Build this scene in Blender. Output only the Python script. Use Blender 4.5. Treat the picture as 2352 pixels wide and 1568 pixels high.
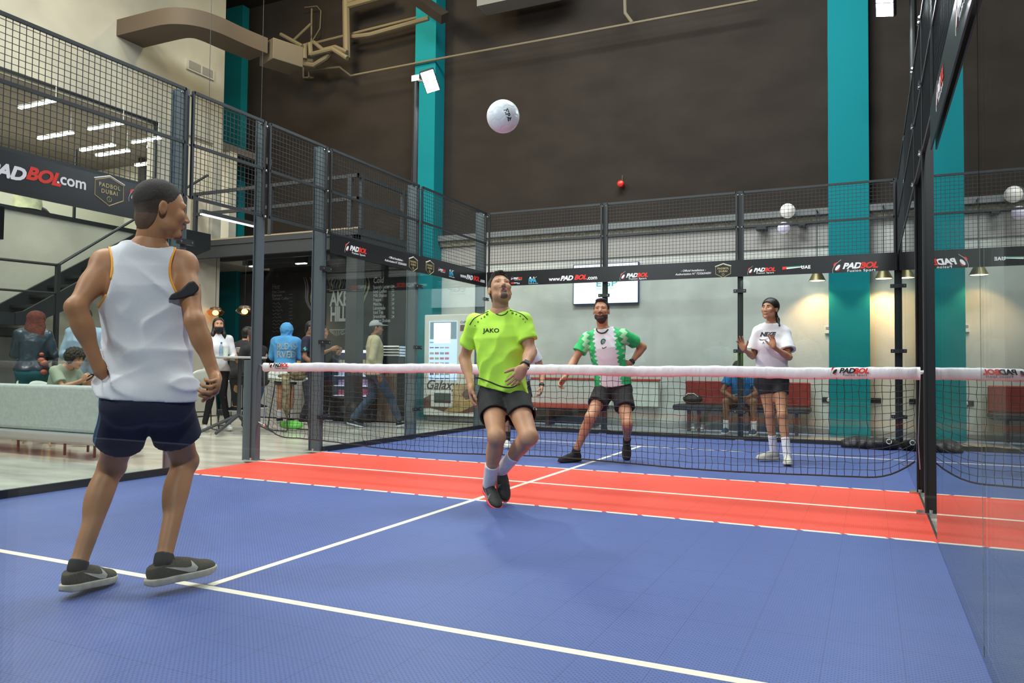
import bpy, math, random
import numpy as np
from mathutils import Vector, Matrix
from mathutils.bvhtree import BVHTree
for _o in list(bpy.data.objects): bpy.data.objects.remove(_o, do_unlink=True)
SC = bpy.context.scene
COL = SC.collection
R = math.radians

# ---------------------------------------------------------------- camera
CX, CY, CZ = 2.6493, -6.0453, 0.9709
YAW, PIT, ROL, FPX = 0.4366, 0.0353, 0.0103, 1760.1
FW = np.array([-math.sin(YAW)*math.cos(PIT), math.cos(YAW)*math.cos(PIT), math.sin(PIT)])
_rt = np.array([math.cos(YAW), math.sin(YAW), 0.0]); _up = np.cross(_rt, FW)
RT = _rt*math.cos(ROL) + _up*math.sin(ROL); UP = -_rt*math.sin(ROL) + _up*math.cos(ROL)
cam_d = bpy.data.cameras.new('camera'); cam = bpy.data.objects.new('camera', cam_d); COL.objects.link(cam)
cam.matrix_world = Matrix(((RT[0], UP[0], -FW[0], CX), (RT[1], UP[1], -FW[1], CY), (RT[2], UP[2], -FW[2], CZ), (0, 0, 0, 1)))
cam_d.sensor_width = 36.0; cam_d.lens = FPX*36.0/2352.0; cam_d.clip_start = 0.05; cam_d.clip_end = 100
SC.camera = cam

# ---------------------------------------------------------------- world, exposure, big lights
SC.view_settings.view_transform = 'Standard'; SC.view_settings.look = 'None'
SC.view_settings.gamma = 1.0; SC.view_settings.use_curve_mapping = False
SC.view_settings.exposure = -0.12
wd = bpy.data.worlds.new('world'); SC.world = wd; wd.use_nodes = True
wd.node_tree.nodes['Background'].inputs['Color'].default_value = (0.72, 0.82, 1.0, 1)
wd.node_tree.nodes['Background'].inputs['Strength'].default_value = 0.75

def area_light(name, loc, target, sx, sy, power, color=(1, 1, 1), spread=180):
    l = bpy.data.lights.new(name, 'AREA'); l.shape = 'RECTANGLE'; l.size = sx; l.size_y = sy
    l.energy = power; l.color = color; l.spread = R(spread)
    o = bpy.data.objects.new(name, l); COL.objects.link(o); o.location = loc
    d = Vector(target) - Vector(loc); o.rotation_euler = d.to_track_quat('-Z', 'Y').to_euler()
    return o
area_light('ceiling_light', (0.0, -4.0, 8.8), (0.0, -3.6, 0), 2.5, 4.0, 290, (0.95, 0.98, 1.0))
area_light('ceiling_light', (0.0, 2.2, 8.8), (0.0, 4.6, 0), 5.0, 2.0, 950, (0.95, 0.98, 1.0))
area_light('ceiling_light', (-6.2, -1.5, 8.8), (-6.8, 1.0, 0), 2.5, 6.0, 1250, (1.0, 0.97, 0.92))
for fx in (-3.2, 3.2):   # the near pair of the four cage floodlights, behind the photographer
    area_light('near_floodlight', (fx, -6.6, 5.0), (0, 0.5, 0.8), 0.3, 0.4, 190, (0.92, 0.96, 1.0))

# ---------------------------------------------------------------- pixel helpers (2352x1568 frame -> points on real planes)
CAMP = np.array([CX, CY, CZ])
def rayd(u, v):
    return FW + RT*((u-1176.0)/FPX) - UP*((v-784.0)/FPX)
def at(u, v, ax, val):
    d = rayd(u, v); t = (val-CAMP[ax])/d[ax]; return CAMP + d*t
def X(u, v, y): return at(u, v, 1, y)[0]

# ---------------------------------------------------------------- materials
MATS = {}
def mat(name, col, rough=0.6, metal=0.0, emit=None, estr=0.0, noise=0.0, nscale=8.0, bump=0.0, bscale=60.0, spec=0.5, stretch=(1, 1, 1), sub=0.0, alpha=None, col2=None):
    if name in MATS: return MATS[name]
    m = bpy.data.materials.new(name); m.use_nodes = True; nt = m.node_tree; b = nt.nodes['Principled BSDF']
    c = (*col, 1)
    b.inputs['Base Color'].default_value = c; b.inputs['Roughness'].default_value = rough
    b.inputs['Metallic'].default_value = metal; b.inputs['Specular IOR Level'].default_value = spec
    if sub: b.inputs['Subsurface Weight'].default_value = sub; b.inputs['Subsurface Radius'].default_value = (0.02, 0.008, 0.005)
    if emit: b.inputs['Emission Color'].default_value = (*emit, 1); b.inputs['Emission Strength'].default_value = estr
    if noise or bump:
        tc = nt.nodes.new('ShaderNodeTexCoord'); mp = nt.nodes.new('ShaderNodeMapping')
        nt.links.new(tc.outputs['Object'], mp.inputs['Vector']); mp.inputs['Scale'].default_value = stretch
    if noise:
        n = nt.nodes.new('ShaderNodeTexNoise'); n.inputs['Scale'].default_value = nscale; n.inputs['Detail'].default_value = 5
        nt.links.new(mp.outputs['Vector'], n.inputs['Vector'])
        rp = nt.nodes.new('ShaderNodeValToRGB'); rp.color_ramp.elements[0].position = 0.32; rp.color_ramp.elements[1].position = 0.68
        c2 = col2 if col2 else tuple(min(1, x*(1+noise)) for x in col)
        c1 = col if col2 else tuple(x*(1-noise) for x in col)
        rp.color_ramp.elements[0].color = (*c1, 1); rp.color_ramp.elements[1].color = (*c2, 1)
        nt.links.new(n.outputs['Fac'], rp.inputs['Fac']); nt.links.new(rp.outputs['Color'], b.inputs['Base Color'])
    if bump:
        n2 = nt.nodes.new('ShaderNodeTexNoise'); n2.inputs['Scale'].default_value = bscale; n2.inputs['Detail'].default_value = 4
        nt.links.new(mp.outputs['Vector'], n2.inputs['Vector'])
        bp = nt.nodes.new('ShaderNodeBump'); bp.inputs['Strength'].default_value = bump; bp.inputs['Distance'].default_value = 0.02
        nt.links.new(n2.outputs['Fac'], bp.inputs['Height']); nt.links.new(bp.outputs['Normal'], b.inputs['Normal'])
    MATS[name] = m; return m

def glass_mat(name='glass', tint=(0.93, 0.97, 0.96), k=1.0):
    if name in MATS: return MATS[name]
    m = bpy.data.materials.new(name); m.use_nodes = True; nt = m.node_tree; nt.nodes.clear()
    out = nt.nodes.new('ShaderNodeOutputMaterial'); mx = nt.nodes.new('ShaderNodeMixShader')
    tr = nt.nodes.new('ShaderNodeBsdfTransparent'); gl = nt.nodes.new('ShaderNodeBsdfGlossy')
    tr.inputs['Color'].default_value = (*tint, 1); gl.inputs['Roughness'].default_value = 0.0
    fr = nt.nodes.new('ShaderNodeFresnel'); ge = nt.nodes.new('ShaderNodeNewGeometry')
    mr = nt.nodes.new('ShaderNodeMapRange'); mr.inputs['To Min'].default_value = 1.5; mr.inputs['To Max'].default_value = 1/1.5
    nt.links.new(ge.outputs['Backfacing'], mr.inputs['Value']); nt.links.new(mr.outputs['Result'], fr.inputs['IOR'])
    mu = nt.nodes.new('ShaderNodeMath'); mu.operation = 'MULTIPLY'; mu.inputs[1].default_value = k; mu.use_clamp = True
    nt.links.new(fr.outputs['Fac'], mu.inputs[0]); nt.links.new(mu.outputs[0], mx.inputs['Fac'])
    nt.links.new(tr.outputs[0], mx.inputs[1]); nt.links.new(gl.outputs[0], mx.inputs[2]); nt.links.new(mx.outputs[0], out.inputs['Surface'])
    MATS[name] = m; return m

# ---------------------------------------------------------------- mesh builder
_TXT = {}
class MB:
    def __init__(s): s.v = []; s.f = []; s.mi = []; s.cur = 0
    def add(s, vs, fs):
        n = len(s.v); s.v += [tuple(map(float, p)) for p in vs]; s.f += [tuple(i+n for i in f) for f in fs]; s.mi += [s.cur]*len(fs); return s
    def box(s, lo, hi):
        x0, y0, z0 = lo; x1, y1, z1 = hi
        if x0 > x1: x0, x1 = x1, x0
        if y0 > y1: y0, y1 = y1, y0
        if z0 > z1: z0, z1 = z1, z0
        return s.add([(x0,y0,z0),(x1,y0,z0),(x1,y1,z0),(x0,y1,z0),(x0,y0,z1),(x1,y0,z1),(x1,y1,z1),(x0,y1,z1)],
                     [(0,3,2,1),(4,5,6,7),(0,1,5,4),(1,2,6,5),(2,3,7,6),(3,0,4,7)])
    def obox(s, c, ax, half):
        c = np.array(c, float); A = [np.array(a, float)/np.linalg.norm(a) for a in ax]
        P = []
        for k in ((-1,-1,-1),(1,-1,-1),(1,1,-1),(-1,1,-1),(-1,-1,1),(1,-1,1),(1,1,1),(-1,1,1)):
            P.append(c + sum(A[i]*half[i]*k[i] for i in range(3)))
        return s.add(P, [(0,3,2,1),(4,5,6,7),(0,1,5,4),(1,2,6,5),(2,3,7,6),(3,0,4,7)])
    def rbox(s, lo, hi, r=0.01, n=3):
        # box with rounded vertical (z) edges and softened top
        x0, y0, z0 = lo; x1, y1, z1 = hi; ring = []
        r = min(r, abs(x1-x0)/2.01, abs(y1-y0)/2.01)
        for cx, cy, a0 in ((x1-r, y1-r, 0), (x0+r, y1-r, 90), (x0+r, y0+r, 180), (x1-r, y0+r, 270)):
            for i in range(n+1):
                a = R(a0 + 90*i/n); ring.append((cx, cy, math.cos(a), math.sin(a)))
        m = len(ring); rz = min(r, (z1-z0)/2.01); lv = []
        for i in range(n+1):
            a = R(90*i/n); lv.append((z0+rz-rz*math.cos(a), r*math.sin(a)))
        for i in range(n+1):
            a = R(90*i/n); lv.append((z1-rz+rz*math.sin(a), r*math.cos(a)))
        V = []
        for z, q in lv:
            q = max(q, r*0.15)
            for cx, cy, ux, uy in ring: V.append((cx+ux*q, cy+uy*q, z))
        F = [tuple(reversed(range(m)))] + [tuple((len(lv)-1)*m + i for i in range(m))]
        for k in range(len(lv)-1):
            for i in range(m): F.append((k*m+i, k*m+(i+1) % m, (k+1)*m+(i+1) % m, (k+1)*m+i))
        return s.add(V, F)
    def tube(s, pts, r, n=8, closed=False, cap=True):
        P = [np.array(p, float) for p in pts]; m = len(P); rr = r if hasattr(r, '__len__') else [r]*m
        T = []
        for i in range(m):
            if closed: t = P[(i+1) % m]-P[i-1]
            else: t = P[min(i+1, m-1)]-P[max(i-1, 0)]
            T.append(t/(np.linalg.norm(t)+1e-12))
        u = np.cross(T[0], (0, 0, 1.0))
        if np.linalg.norm(u) < 1e-3: u = np.cross(T[0], (0, 1.0, 0))
        u /= np.linalg.norm(u); V = []
        for i in range(m):
            u = u - T[i]*(u@T[i]); u /= np.linalg.norm(u)+1e-12; w = np.cross(T[i], u)
            for k in range(n):
                a = 2*math.pi*k/n; V.append(P[i] + rr[i]*(u*math.cos(a)+w*math.sin(a)))
        F = []
        for i in range(m if closed else m-1):
            j = (i+1) % m
            for k in range(n): F.append((i*n+k, i*n+(k+1) % n, j*n+(k+1) % n, j*n+k))
        if cap and not closed:
            F.append(tuple(reversed(range(n)))); F.append(tuple((m-1)*n+k for k in range(n)))
        return s.add(V, F)
    def cyl(s, a, b, r1, r2=None, n=16): return s.tube([a, b], [r1, r1 if r2 is None else r2], n)
    def lathe(s, prof, c=(0, 0, 0), n=24, ax=None):
        V = []; F = []; m = len(prof); c = np.array(c, float)
        if ax is None: e1, e2, e3 = np.eye(3)
        else:
            e3 = np.array(ax, float); e3 /= np.linalg.norm(e3); e1 = np.cross(e3, (0.31, 0.83, 0.2)); e1 /= np.linalg.norm(e1); e2 = np.cross(e3, e1)
        for r, z in prof:
            for k in range(n):
                a = 2*math.pi*k/n; V.append(c + e1*r*math.cos(a)+e2*r*math.sin(a)+e3*z)
        for i in range(m-1):
            for k in range(n): F.append((i*n+k, i*n+(k+1) % n, (i+1)*n+(k+1) % n, (i+1)*n+k))
        return s.add(V, F)
    def ball(s, c, r, n=16, A=None):
        rx, ry, rz = r if hasattr(r, '__len__') else (r, r, r); V = []; F = []; m = n//2
        A = np.eye(3) if A is None else np.array(A, float)
        for i in range(m+1):
            t = math.pi*i/m
            for k in range(n):
                a = 2*math.pi*k/n
                V.append(np.array(c) + A.T@np.array((rx*math.sin(t)*math.cos(a), ry*math.sin(t)*math.sin(a), -rz*math.cos(t))))
        for i in range(m):
            for k in range(n): F.append((i*n+k, i*n+(k+1) % n, (i+1)*n+(k+1) % n, (i+1)*n+k))
        return s.add(V, F)
    def prism(s, poly, o, ex, ey, t):
        # polygon in the (ex, ey) frame at o, thickness t towards ex x ey
        o = np.array(o, float); ex = np.array(ex, float); ey = np.array(ey, float); ez = np.cross(ex, ey); ez /= np.linalg.norm(ez); n = len(poly)
        V = [o+ex*p[0]+ey*p[1] for p in poly] + [o+ex*p[0]+ey*p[1]+ez*t for p in poly]
        F = [tuple(reversed(range(n))), tuple(range(n, 2*n))] + [(i, (i+1) % n, n+(i+1) % n, n+i) for i in range(n)]
        return s.add(V, F)
    def text(s, body, size, o, ex, ey, bold=0.0, shear=0.0, align='LEFT', sx=1.0, t=0.0015, wrap=None, space=1.0):
        key = (body, bold, shear, align, space)
        if key not in _TXT:
            cu = bpy.data.curves.new('t', 'FONT'); cu.body = body; cu.size = 1.0; cu.offset = bold; cu.shear = shear; cu.align_x = align; cu.space_character = space
            cu.extrude = 0.5; cu.resolution_u = 3
            ob = bpy.data.objects.new('t', cu); COL.objects.link(ob)
            dg = bpy.context.evaluated_depsgraph_get(); me = bpy.data.meshes.new_from_object(ob.evaluated_get(dg))
            _TXT[key] = ([tuple(v.co) for v in me.vertices], [tuple(p.vertices) for p in me.polygons])
            bpy.data.objects.remove(ob); bpy.data.curves.remove(cu); bpy.data.meshes.remove(me)
        vs, fs = _TXT[key]
        o = np.array(o, float); ex = np.array(ex, float); ex /= np.linalg.norm(ex); ey = np.array(ey, float); ey /= np.linalg.norm(ey); ez = np.cross(ex, ey)
        V = [o + ex*(x*size*sx) + ey*(y*size) + ez*((z+0.5)*t) for x, y, z in vs]
        if wrap: V = wrap(V)
        return s.add(V, fs)
    def build(s, name, m, parent=None, smooth=False, bevel=0.0, **tags):
        me = bpy.data.meshes.new(name)
        off = OFF.get(parent.name, (0, 0, 0)) if parent else (0, 0, 0)
        vs = [(a-off[0], b-off[1], c-off[2]) for a, b, c in s.v] if any(off) else s.v
        me.from_pydata(vs, [], s.f); me.update()
        ms = m if isinstance(m, (list, tuple)) else [m]
        for q in ms: me.materials.append(q)
        if len(ms) > 1: me.polygons.foreach_set('material_index', s.mi)
        if smooth: me.polygons.foreach_set('use_smooth', [True]*len(me.polygons))
        o = bpy.data.objects.new(name, me); COL.objects.link(o)
        if parent: o.parent = parent; OFF[o.name] = off
        if bevel:
            b = o.modifiers.new('b', 'BEVEL'); b.width = bevel; b.segments = 2; b.limit_method = 'ANGLE'
        if smooth and smooth != 'all':
            try: me.set_sharp_from_angle(angle=R(40))
            except Exception: pass
        tag(o, **tags); return o
OFF = {}
def tag(o, label=None, cat=None, group=None, kind=None):
    if label: o['label'] = label
    if cat: o['category'] = cat
    if group: o['group'] = group
    if kind: o['kind'] = kind
    return o
def thing(name, label, cat, loc=(0, 0, 0), group=None):
    o = bpy.data.objects.new(name, None); COL.objects.link(o); o.location = loc; o.empty_display_size = 0.1
    OFF[o.name] = tuple(map(float, loc)); tag(o, label, cat, group); return o
def dup(root, delta=(0, 0, 0), rotz=0.0, label=None, group=None):
    r = root.copy(); COL.objects.link(r); r.location = Vector(root.location)+Vector(delta); r.rotation_euler = (0, 0, root.rotation_euler.z+rotz)
    if label: r['label'] = label
    if group: r['group'] = group
    for ch in list(root.children):
        c = ch.copy(); COL.objects.link(c); c.parent = r
        for g in list(ch.children):
            d = g.copy(); COL.objects.link(d); d.parent = c
    return r
# ================================================================ materials
M_teal = mat('teal_paint', (0.004, 0.205, 0.235), 0.75, spec=0.15, bump=0.25, bscale=90)
M_dark = mat('dark_plaster', (0.038, 0.030, 0.025), 0.9, spec=0.12, noise=0.14, nscale=1.2, bump=0.4, bscale=140, stretch=(1, 1, 2))
M_conc = mat('concrete_plaster', (0.54, 0.545, 0.51), 0.85, noise=0.10, nscale=2.2, bump=0.15, bscale=50)
M_conc2 = mat('concrete_wall', (0.38, 0.36, 0.30), 0.85, noise=0.16, col2=(0.54, 0.51, 0.42), nscale=1.0, bump=0.15, bscale=40)
M_blk = mat('black_steel', (0.012, 0.014, 0.016), 0.45)
M_steel = mat('grey_painted_steel', (0.085, 0.112, 0.13), 0.45)
M_char = mat('charcoal_steel', (0.035, 0.038, 0.042), 0.55)
M_wire = mat('wire_grey', (0.02, 0.024, 0.028), 0.5)
M_ban = mat('black_vinyl', (0.008, 0.008, 0.010), 0.35)
M_white = mat('white_ink', (0.85, 0.85, 0.85), 0.5)
M_red = mat('red_ink', (0.75, 0.035, 0.02), 0.5)
M_gold = mat('gold_ink', (0.50, 0.42, 0.18), 0.5)
M_cyan = mat('cyan_ink', (0.03, 0.35, 0.55), 0.5)
M_green = mat('green_ink', (0.02, 0.28, 0.14), 0.5)
M_greyink = mat('grey_ink', (0.25, 0.25, 0.26), 0.6)
M_inkblk = mat('black_ink', (0.012, 0.012, 0.014), 0.6)
M_chrome = mat('chrome', (0.7, 0.7, 0.72), 0.25, 1.0)
M_cream = mat('cream_wall', (0.62, 0.58, 0.48), 0.8)
M_glass = glass_mat()
M_glassr = glass_mat('side_glass', (0.80, 0.86, 0.85), 1.35)
M_glassn = glass_mat('near_glass', (0.95, 0.98, 0.97), 0.45)
M_led = mat('led_white', (1, 1, 1), 0.5, emit=(0.95, 0.97, 1.0), estr=9)
M_pipe = mat('dusty_pipe', (0.16, 0.128, 0.078), 0.7)
M_duct = mat('brown_duct', (0.095, 0.067, 0.045), 0.7)

# ---- floor materials
def tile_mat(name, col):
    m = bpy.data.materials.new(name); m.use_nodes = True; nt = m.node_tree; b = nt.nodes['Principled BSDF']
    b.inputs['Roughness'].default_value = 0.5; b.inputs['Specular IOR Level'].default_value = 0.35
    tc = nt.nodes.new('ShaderNodeTexCoord')
    mp = nt.nodes.new('ShaderNodeMapping'); mp.inputs['Rotation'].default_value = (0, 0, R(45)); mp.inputs['Scale'].default_value = (1, 1, 1)
    nt.links.new(tc.outputs['Object'], mp.inputs['Vector'])
    def grid(vec, period, width):
        sep = nt.nodes.new('ShaderNodeSeparateXYZ'); nt.links.new(vec, sep.inputs[0]); outs = []
        for ax in (0, 1):
            a = nt.nodes.new('ShaderNodeMath'); a.operation = 'PINGPONG'; a.inputs[1].default_value = period/2; nt.links.new(sep.outputs[ax], a.inputs[0])
            c = nt.nodes.new('ShaderNodeMath'); c.operation = 'LESS_THAN'; c.inputs[1].default_value = width/2; nt.links.new(a.outputs[0], c.inputs[0]); outs.append(c)
        mx = nt.nodes.new('ShaderNodeMath'); mx.operation = 'MAXIMUM'; nt.links.new(outs[0].outputs[0], mx.inputs[0]); nt.links.new(outs[1].outputs[0], mx.inputs[1]); return mx
    rib = grid(mp.outputs['Vector'], 0.0145, 0.0085); joint = grid(tc.outputs['Object'], 0.25, 0.003)
    mc = nt.nodes.new('ShaderNodeMix'); mc.data_type = 'RGBA'
    mc.inputs[6].default_value = (*[x*0.62 for x in col], 1); mc.inputs[7].default_value = (*[min(1, x*1.12+0.012) for x in col], 1)
    nt.links.new(rib.outputs[0], mc.inputs[0])
    no = nt.nodes.new('ShaderNodeTexNoise'); no.inputs['Scale'].default_value = 1.1; no.inputs['Detail'].default_value = 3; nt.links.new(tc.outputs['Object'], no.inputs['Vector'])
    mr = nt.nodes.new('ShaderNodeMapRange'); mr.inputs[3].default_value = 0.88; mr.inputs[4].default_value = 1.12; nt.links.new(no.outputs['Fac'], mr.inputs[0])
    mj = nt.nodes.new('ShaderNodeMix'); mj.data_type = 'RGBA'; mj.blend_type = 'MULTIPLY'; mj.inputs[0].default_value = 1
    cc = nt.nodes.new('ShaderNodeCombineColor')
    for i in range(3): nt.links.new(mr.outputs[0], cc.inputs[i])
    nt.links.new(mc.outputs[2], mj.inputs[6]); nt.links.new(cc.outputs[0], mj.inputs[7])
    m2 = nt.nodes.new('ShaderNodeMix'); m2.data_type = 'RGBA'; m2.inputs[7].default_value = (*[x*0.55 for x in col], 1)
    jf = nt.nodes.new('ShaderNodeMath'); jf.operation = 'MULTIPLY'; jf.inputs[1].default_value = 0.6; nt.links.new(joint.outputs[0], jf.inputs[0])
    nt.links.new(jf.outputs[0], m2.inputs[0]); nt.links.new(mj.outputs[2], m2.inputs[6]); nt.links.new(m2.outputs[2], b.inputs['Base Color'])
    bp = nt.nodes.new('ShaderNodeBump'); bp.inputs['Strength'].default_value = 0.35; bp.inputs['Distance'].default_value = 0.002
    nt.links.new(rib.outputs[0], bp.inputs['Height']); nt.links.new(bp.outputs['Normal'], b.inputs['Normal'])
    return m
M_blue = tile_mat('blue_court_tile', (0.056, 0.090, 0.265))
M_redt = tile_mat('red_court_tile', (0.72, 0.060, 0.032))
M_line = mat('cream_line', (0.74, 0.69, 0.56), 0.55)
M_floor = mat('polished_concrete', (0.56, 0.53, 0.45), 0.16, noise=0.28, nscale=2.0, stretch=(0.5, 1.6, 1), spec=0.6)

HX0, HX1, HY0, HY1, HZ = -9.0, 4.4, -11.0, 6.8, 9.0
# floor
MB().box((-16, HY0, -0.2), (HX1, 9.2, -0.02)).build('floor', M_floor, kind='structure')
MB().box((-3.0, -5.05, -0.02), (3.0, -1.0, 0.0)).build('floor_court_near', M_blue, kind='structure')
MB().box((-3.0, -1.0, -0.02), (3.0, 1.0, 0.0)).build('floor_court_red_zone', M_redt, kind='structure')
MB().box((-3.0, 1.0, -0.02), (3.0, 5.05, 0.0)).build('floor_court_far', M_blue, kind='structure')
m = MB()
for y, x0, x1 in ((0, -3, 3), (3.53, -3, 3), (-3.53, -3, 3)): m.box((x0, y-0.022, 0), (x1, y+0.022, 0.0012))
m.box((-0.022, -3.5, 0), (0.022, 3.5, 0.0014))
for sgn in (-1, 1):
    for k in range(24):
        x = -3+0.25*k; y = sgn*1.0
        m.prism([(x+0.018+0.012, y-0.02), (x+0.238+0.006, y-0.02), (x+0.226, y+0.02), (x+0.006, y+0.02)], (0, 0, 0), (1, 0, 0), (0, 1, 0), 0.0012)
m.build('trim_1', M_line, kind='structure')
m = MB()
m.box((-3.02, 1.0, -0.01), (-2.985, 5.07, 0.06)); m.box((-3.02, -5.07, -0.01), (-2.985, -1.0, 0.06)); m.box((-3, 5.035, -0.01), (3, 5.07, 0.06))
m.build('trim_2', M_blk, kind='structure')
MB().box((3.0, -5.05, -0.02), (3.012, 5.05, 0.006)).build('trim_3', mat('rubber_edge', (0.02, 0.022, 0.02), 0.8), kind='structure')

# ---- hall walls
m = MB(); m.box((HX0-2.2, HY1, 3.40), (HX1+0.2, HY1+0.2, HZ)); m.build('wall_back_upper', M_dark, kind='structure')
m = MB(); m.box((-5.4, HY1, 0), (HX1+0.2, HY1+0.2, 3.40)); m.build('wall_back', M_conc, kind='structure')
m = MB(); m.box((HX0-2.2, HY1, 0), (-5.4, HY1+0.2, 3.40)); m.build('wall_back_cafe', mat('cafe_black_wall', (0.012, 0.013, 0.013), 0.7, noise=0.2, nscale=3), kind='structure')
MB().box((HX1, HY0, 0), (HX1+0.2, HY1, HZ)).build('wall_right', M_dark, kind='structure')
MB().box((-16, HY0-0.2, 0), (HX1+0.2, HY0, HZ)).build('wall_front', M_dark, kind='structure')
MB().box((-16.2, HY0, 0), (-16, 9.2, HZ)).build('wall_far_left', M_dark, kind='structure')
MB().box((-16, HY0, HZ), (HX1+0.2, 9.2, HZ+0.2)).build('ceiling', M_dark, kind='structure')
# left wall with the upper floor opening (y < 3.35, z 3.31..5.33)
m = MB(); m.box((HX0-0.2, HY0, 0), (HX0, 5.2, 3.29)); m.box((HX0-0.2, HY0, 5.33), (HX0, 5.2, HZ)); m.box((HX0-0.2, 3.62, 3.29), (HX0, 3.98, 5.33))
m.box((HX0-0.2, 4.98, 3.29), (HX0, 5.2, 5.33)); m.build('wall_left', M_conc2, kind='structure')
MB().box((-16, HY0, 3.05), (HX0-0.2, 6.8, 3.29)).build('floor_upper', M_conc2, kind='structure')
MB().box((-16, HY0, 5.36), (HX0-0.2, 6.8, 5.5)).build('ceiling_upper', mat('upper_ceiling', (0.16, 0.14, 0.12), 0.8), kind='structure')
MB().box((-14.2, HY0, 3.29), (-14.0, 6.8, 5.36)).build('wall_upper_room', M_cream, kind='structure')
MB().box((-14.0, 5.6, 3.29), (HX0-0.2, 5.8, 5.36)).build('wall_upper_end', M_cream, kind='structure')
# upper opening frame + glass balustrade
m = MB(); m.box((HX0-0.03, HY0, 3.27), (HX0+0.03, 5.2, 3.33)); m.box((HX0-0.03, HY0, 5.30), (HX0+0.03, 3.66, 5.345)); m.box((HX0-0.03, 3.60, 3.3), (HX0+0.03, 3.64, 5.33))
for y in (-1.2, 0.45, 2.1): m.box((HX0-0.02, y, 3.3), (HX0+0.02, y+0.03, 4.45))
m.build('window_1', M_blk, kind='structure')
g = MB().box((HX0-0.008, -8, 3.33), (HX0+0.004, 3.60, 4.42)).build('window_2', glass_mat('rail_glass', (0.97, 0.98, 0.97), 0.5), kind='structure')
# door of the upper corridor
d = thing('glass_door', 'cream lit door with long dark pull handle on the upper floor', 'door', (HX0-0.1, 4.5, 3.31))
MB().box((HX0-0.12, 4.0, 3.31), (HX0-0.07, 4.96, 5.3)).build('panel', mat('door_cream', (0.75, 0.66, 0.50), 0.6), d)
m = MB(); m.cyl((HX0+0.02, 4.25, 3.6), (HX0+0.02, 4.25, 4.35), 0.015, n=8); m.box((HX0-0.07, 4.24, 3.7), (HX0+0.02, 4.26, 3.73)); m.box((HX0-0.07, 4.24, 4.2), (HX0+0.02, 4.26, 4.23)); m.build('door_handle', M_blk, d)
# recess behind the wall end
MB().box((-11.4, 5.2, 0), (-11.2, 6.8, HZ)).build('wall_recess', M_dark, kind='structure')
# teal columns
for x0, x1, y0 in ((-10.62, -9.95, 6.6), (-5.32, -4.86, 6.45), (2.09, 2.66, 6.6)):
    MB().box((x0, y0, 0), (x1, HY1, HZ)).build('wall_column', M_teal, kind='structure')
# skirting ledge on the back wall
MB().box((-4.86, HY1-0.02, 0), (HX1, HY1, 0.09)).build('baseboard_back', mat('skirting', (0.30, 0.29, 0.26), 0.7), kind='structure')
# grey ledge beam
m = MB(); m.box((-4.86, 6.62, 3.40), (2.09, 6.8, 3.50)); m.box((2.66, 6.62, 3.40), (HX1, 6.8, 3.50))
m.build('trim_4', mat('grey_ledge', (0.16, 0.165, 0.165), 0.7), kind='structure')
m = MB(); m.box((-4.86, 6.72, 3.30), (2.09, 6.8, 3.40)); m.box((2.66, 6.72, 3.30), (HX1, 6.8, 3.40))
m.build('trim_5', mat('tan_ledge', (0.33, 0.30, 0.22), 0.8, noise=0.4, nscale=30), kind='structure')
MB().box((-4.86, 6.77, 2.93), (2.09, 6.8, 3.28)).build('trim_6', mat('shade_band', (0.36, 0.34, 0.32), 0.8), kind='structure')  # shade below the ledge, put in as a darker strip of colour

# ---- mezzanine over the cafe
MZ = 3.33
m = MB(); m.box((HX0, 4.5, MZ-0.12), (-5.17, 6.8, MZ)); m.build('floor_mezzanine', M_char, kind='structure')
m = MB()
for z0, z1, yy in ((MZ-0.34, MZ-0.12, 4.52),):
    m.box((HX0, yy, z0), (-5.19, yy+0.1, z1)); m.box((-5.29, yy, z0), (-5.19, 6.8, z1))
for y in (5.2, 5.8, 6.3): m.box((HX0, y, MZ-0.3), (-5.29, y+0.08, MZ-0.12))
m.build('trim_7', M_char, kind='structure')
MB().box((HX0, 4.497, MZ-0.02), (-5.165, 4.5, MZ+0.005)).build('trim_8', mat('tan_edge', (0.35, 0.28, 0.18), 0.7), kind='structure')
rl = thing('railing', 'dark steel guard rail around the mezzanine above the cafe', 'railing', (-7, 4.5, MZ))
m = MB()
for z in (4.22, 3.83):
    m.box((HX0, 4.50, z-0.03), (-5.17, 4.54, z+0.03)); m.box((-5.21, 4.5, z-0.03), (-5.17, 6.8, z+0.03))
m.build('rail_bar', M_char, rl)
for (x, y) in ((-8.95, 4.52), (-7.1, 4.52), (-5.35, 4.52), (-5.19, 4.62), (-5.19, 5.9), (-5.19, 6.75)):
    MB().box((x-0.035, y-0.03, MZ), (x+0.035, y+0.03, 4.25)).build('rail_post', M_char, rl)
MB().box((-5.48, 4.62, 0), (-5.26, 4.84, MZ-0.12)).build('column_steel', M_char, kind='structure')

# ---- stairs along the left wall
st = thing('staircase', 'black steel staircase with railing rising along the concrete wall', 'staircase', (-8.3, 0.5, 0))
m = MB(); m.box((-8.95, -1.6, 1.50), (-8.0, 0.72, 1.67)); m.build('landing', M_blk, st)
m = MB()
for xx in (-8.04, -8.95):
    m.prism([(0.60, 1.50), (0.78, 1.50), (4.0, 3.31-0.28), (4.0, 3.31), (3.3, 3.31), (0.72, 1.70), (0.60, 1.67)], (xx, 0, 0), (0, 1, 0), (0, 0, 1), 0.05)
m.build('stringer', M_blk, st)
m = MB()
for k in range(9):
    y = 0.80+k*0.28; z = 1.66+k*0.28*0.624; m.box((-8.92, y, z-0.04), (-8.04, y+0.28, z))
m.build('tread', M_blk, st)
m = MB(); m.tube([(-8.0, -1.6, 2.33), (-8.0, 1.19, 2.40)], 0.022, 6); m.tube([(-8.0, 1.19, 2.40), (-8.0, 3.9, 4.35)], 0.022, 6); m.tube([(-8.0, -1.6, 1.92), (-8.0, 1.19, 1.99)], 0.018, 6)
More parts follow.
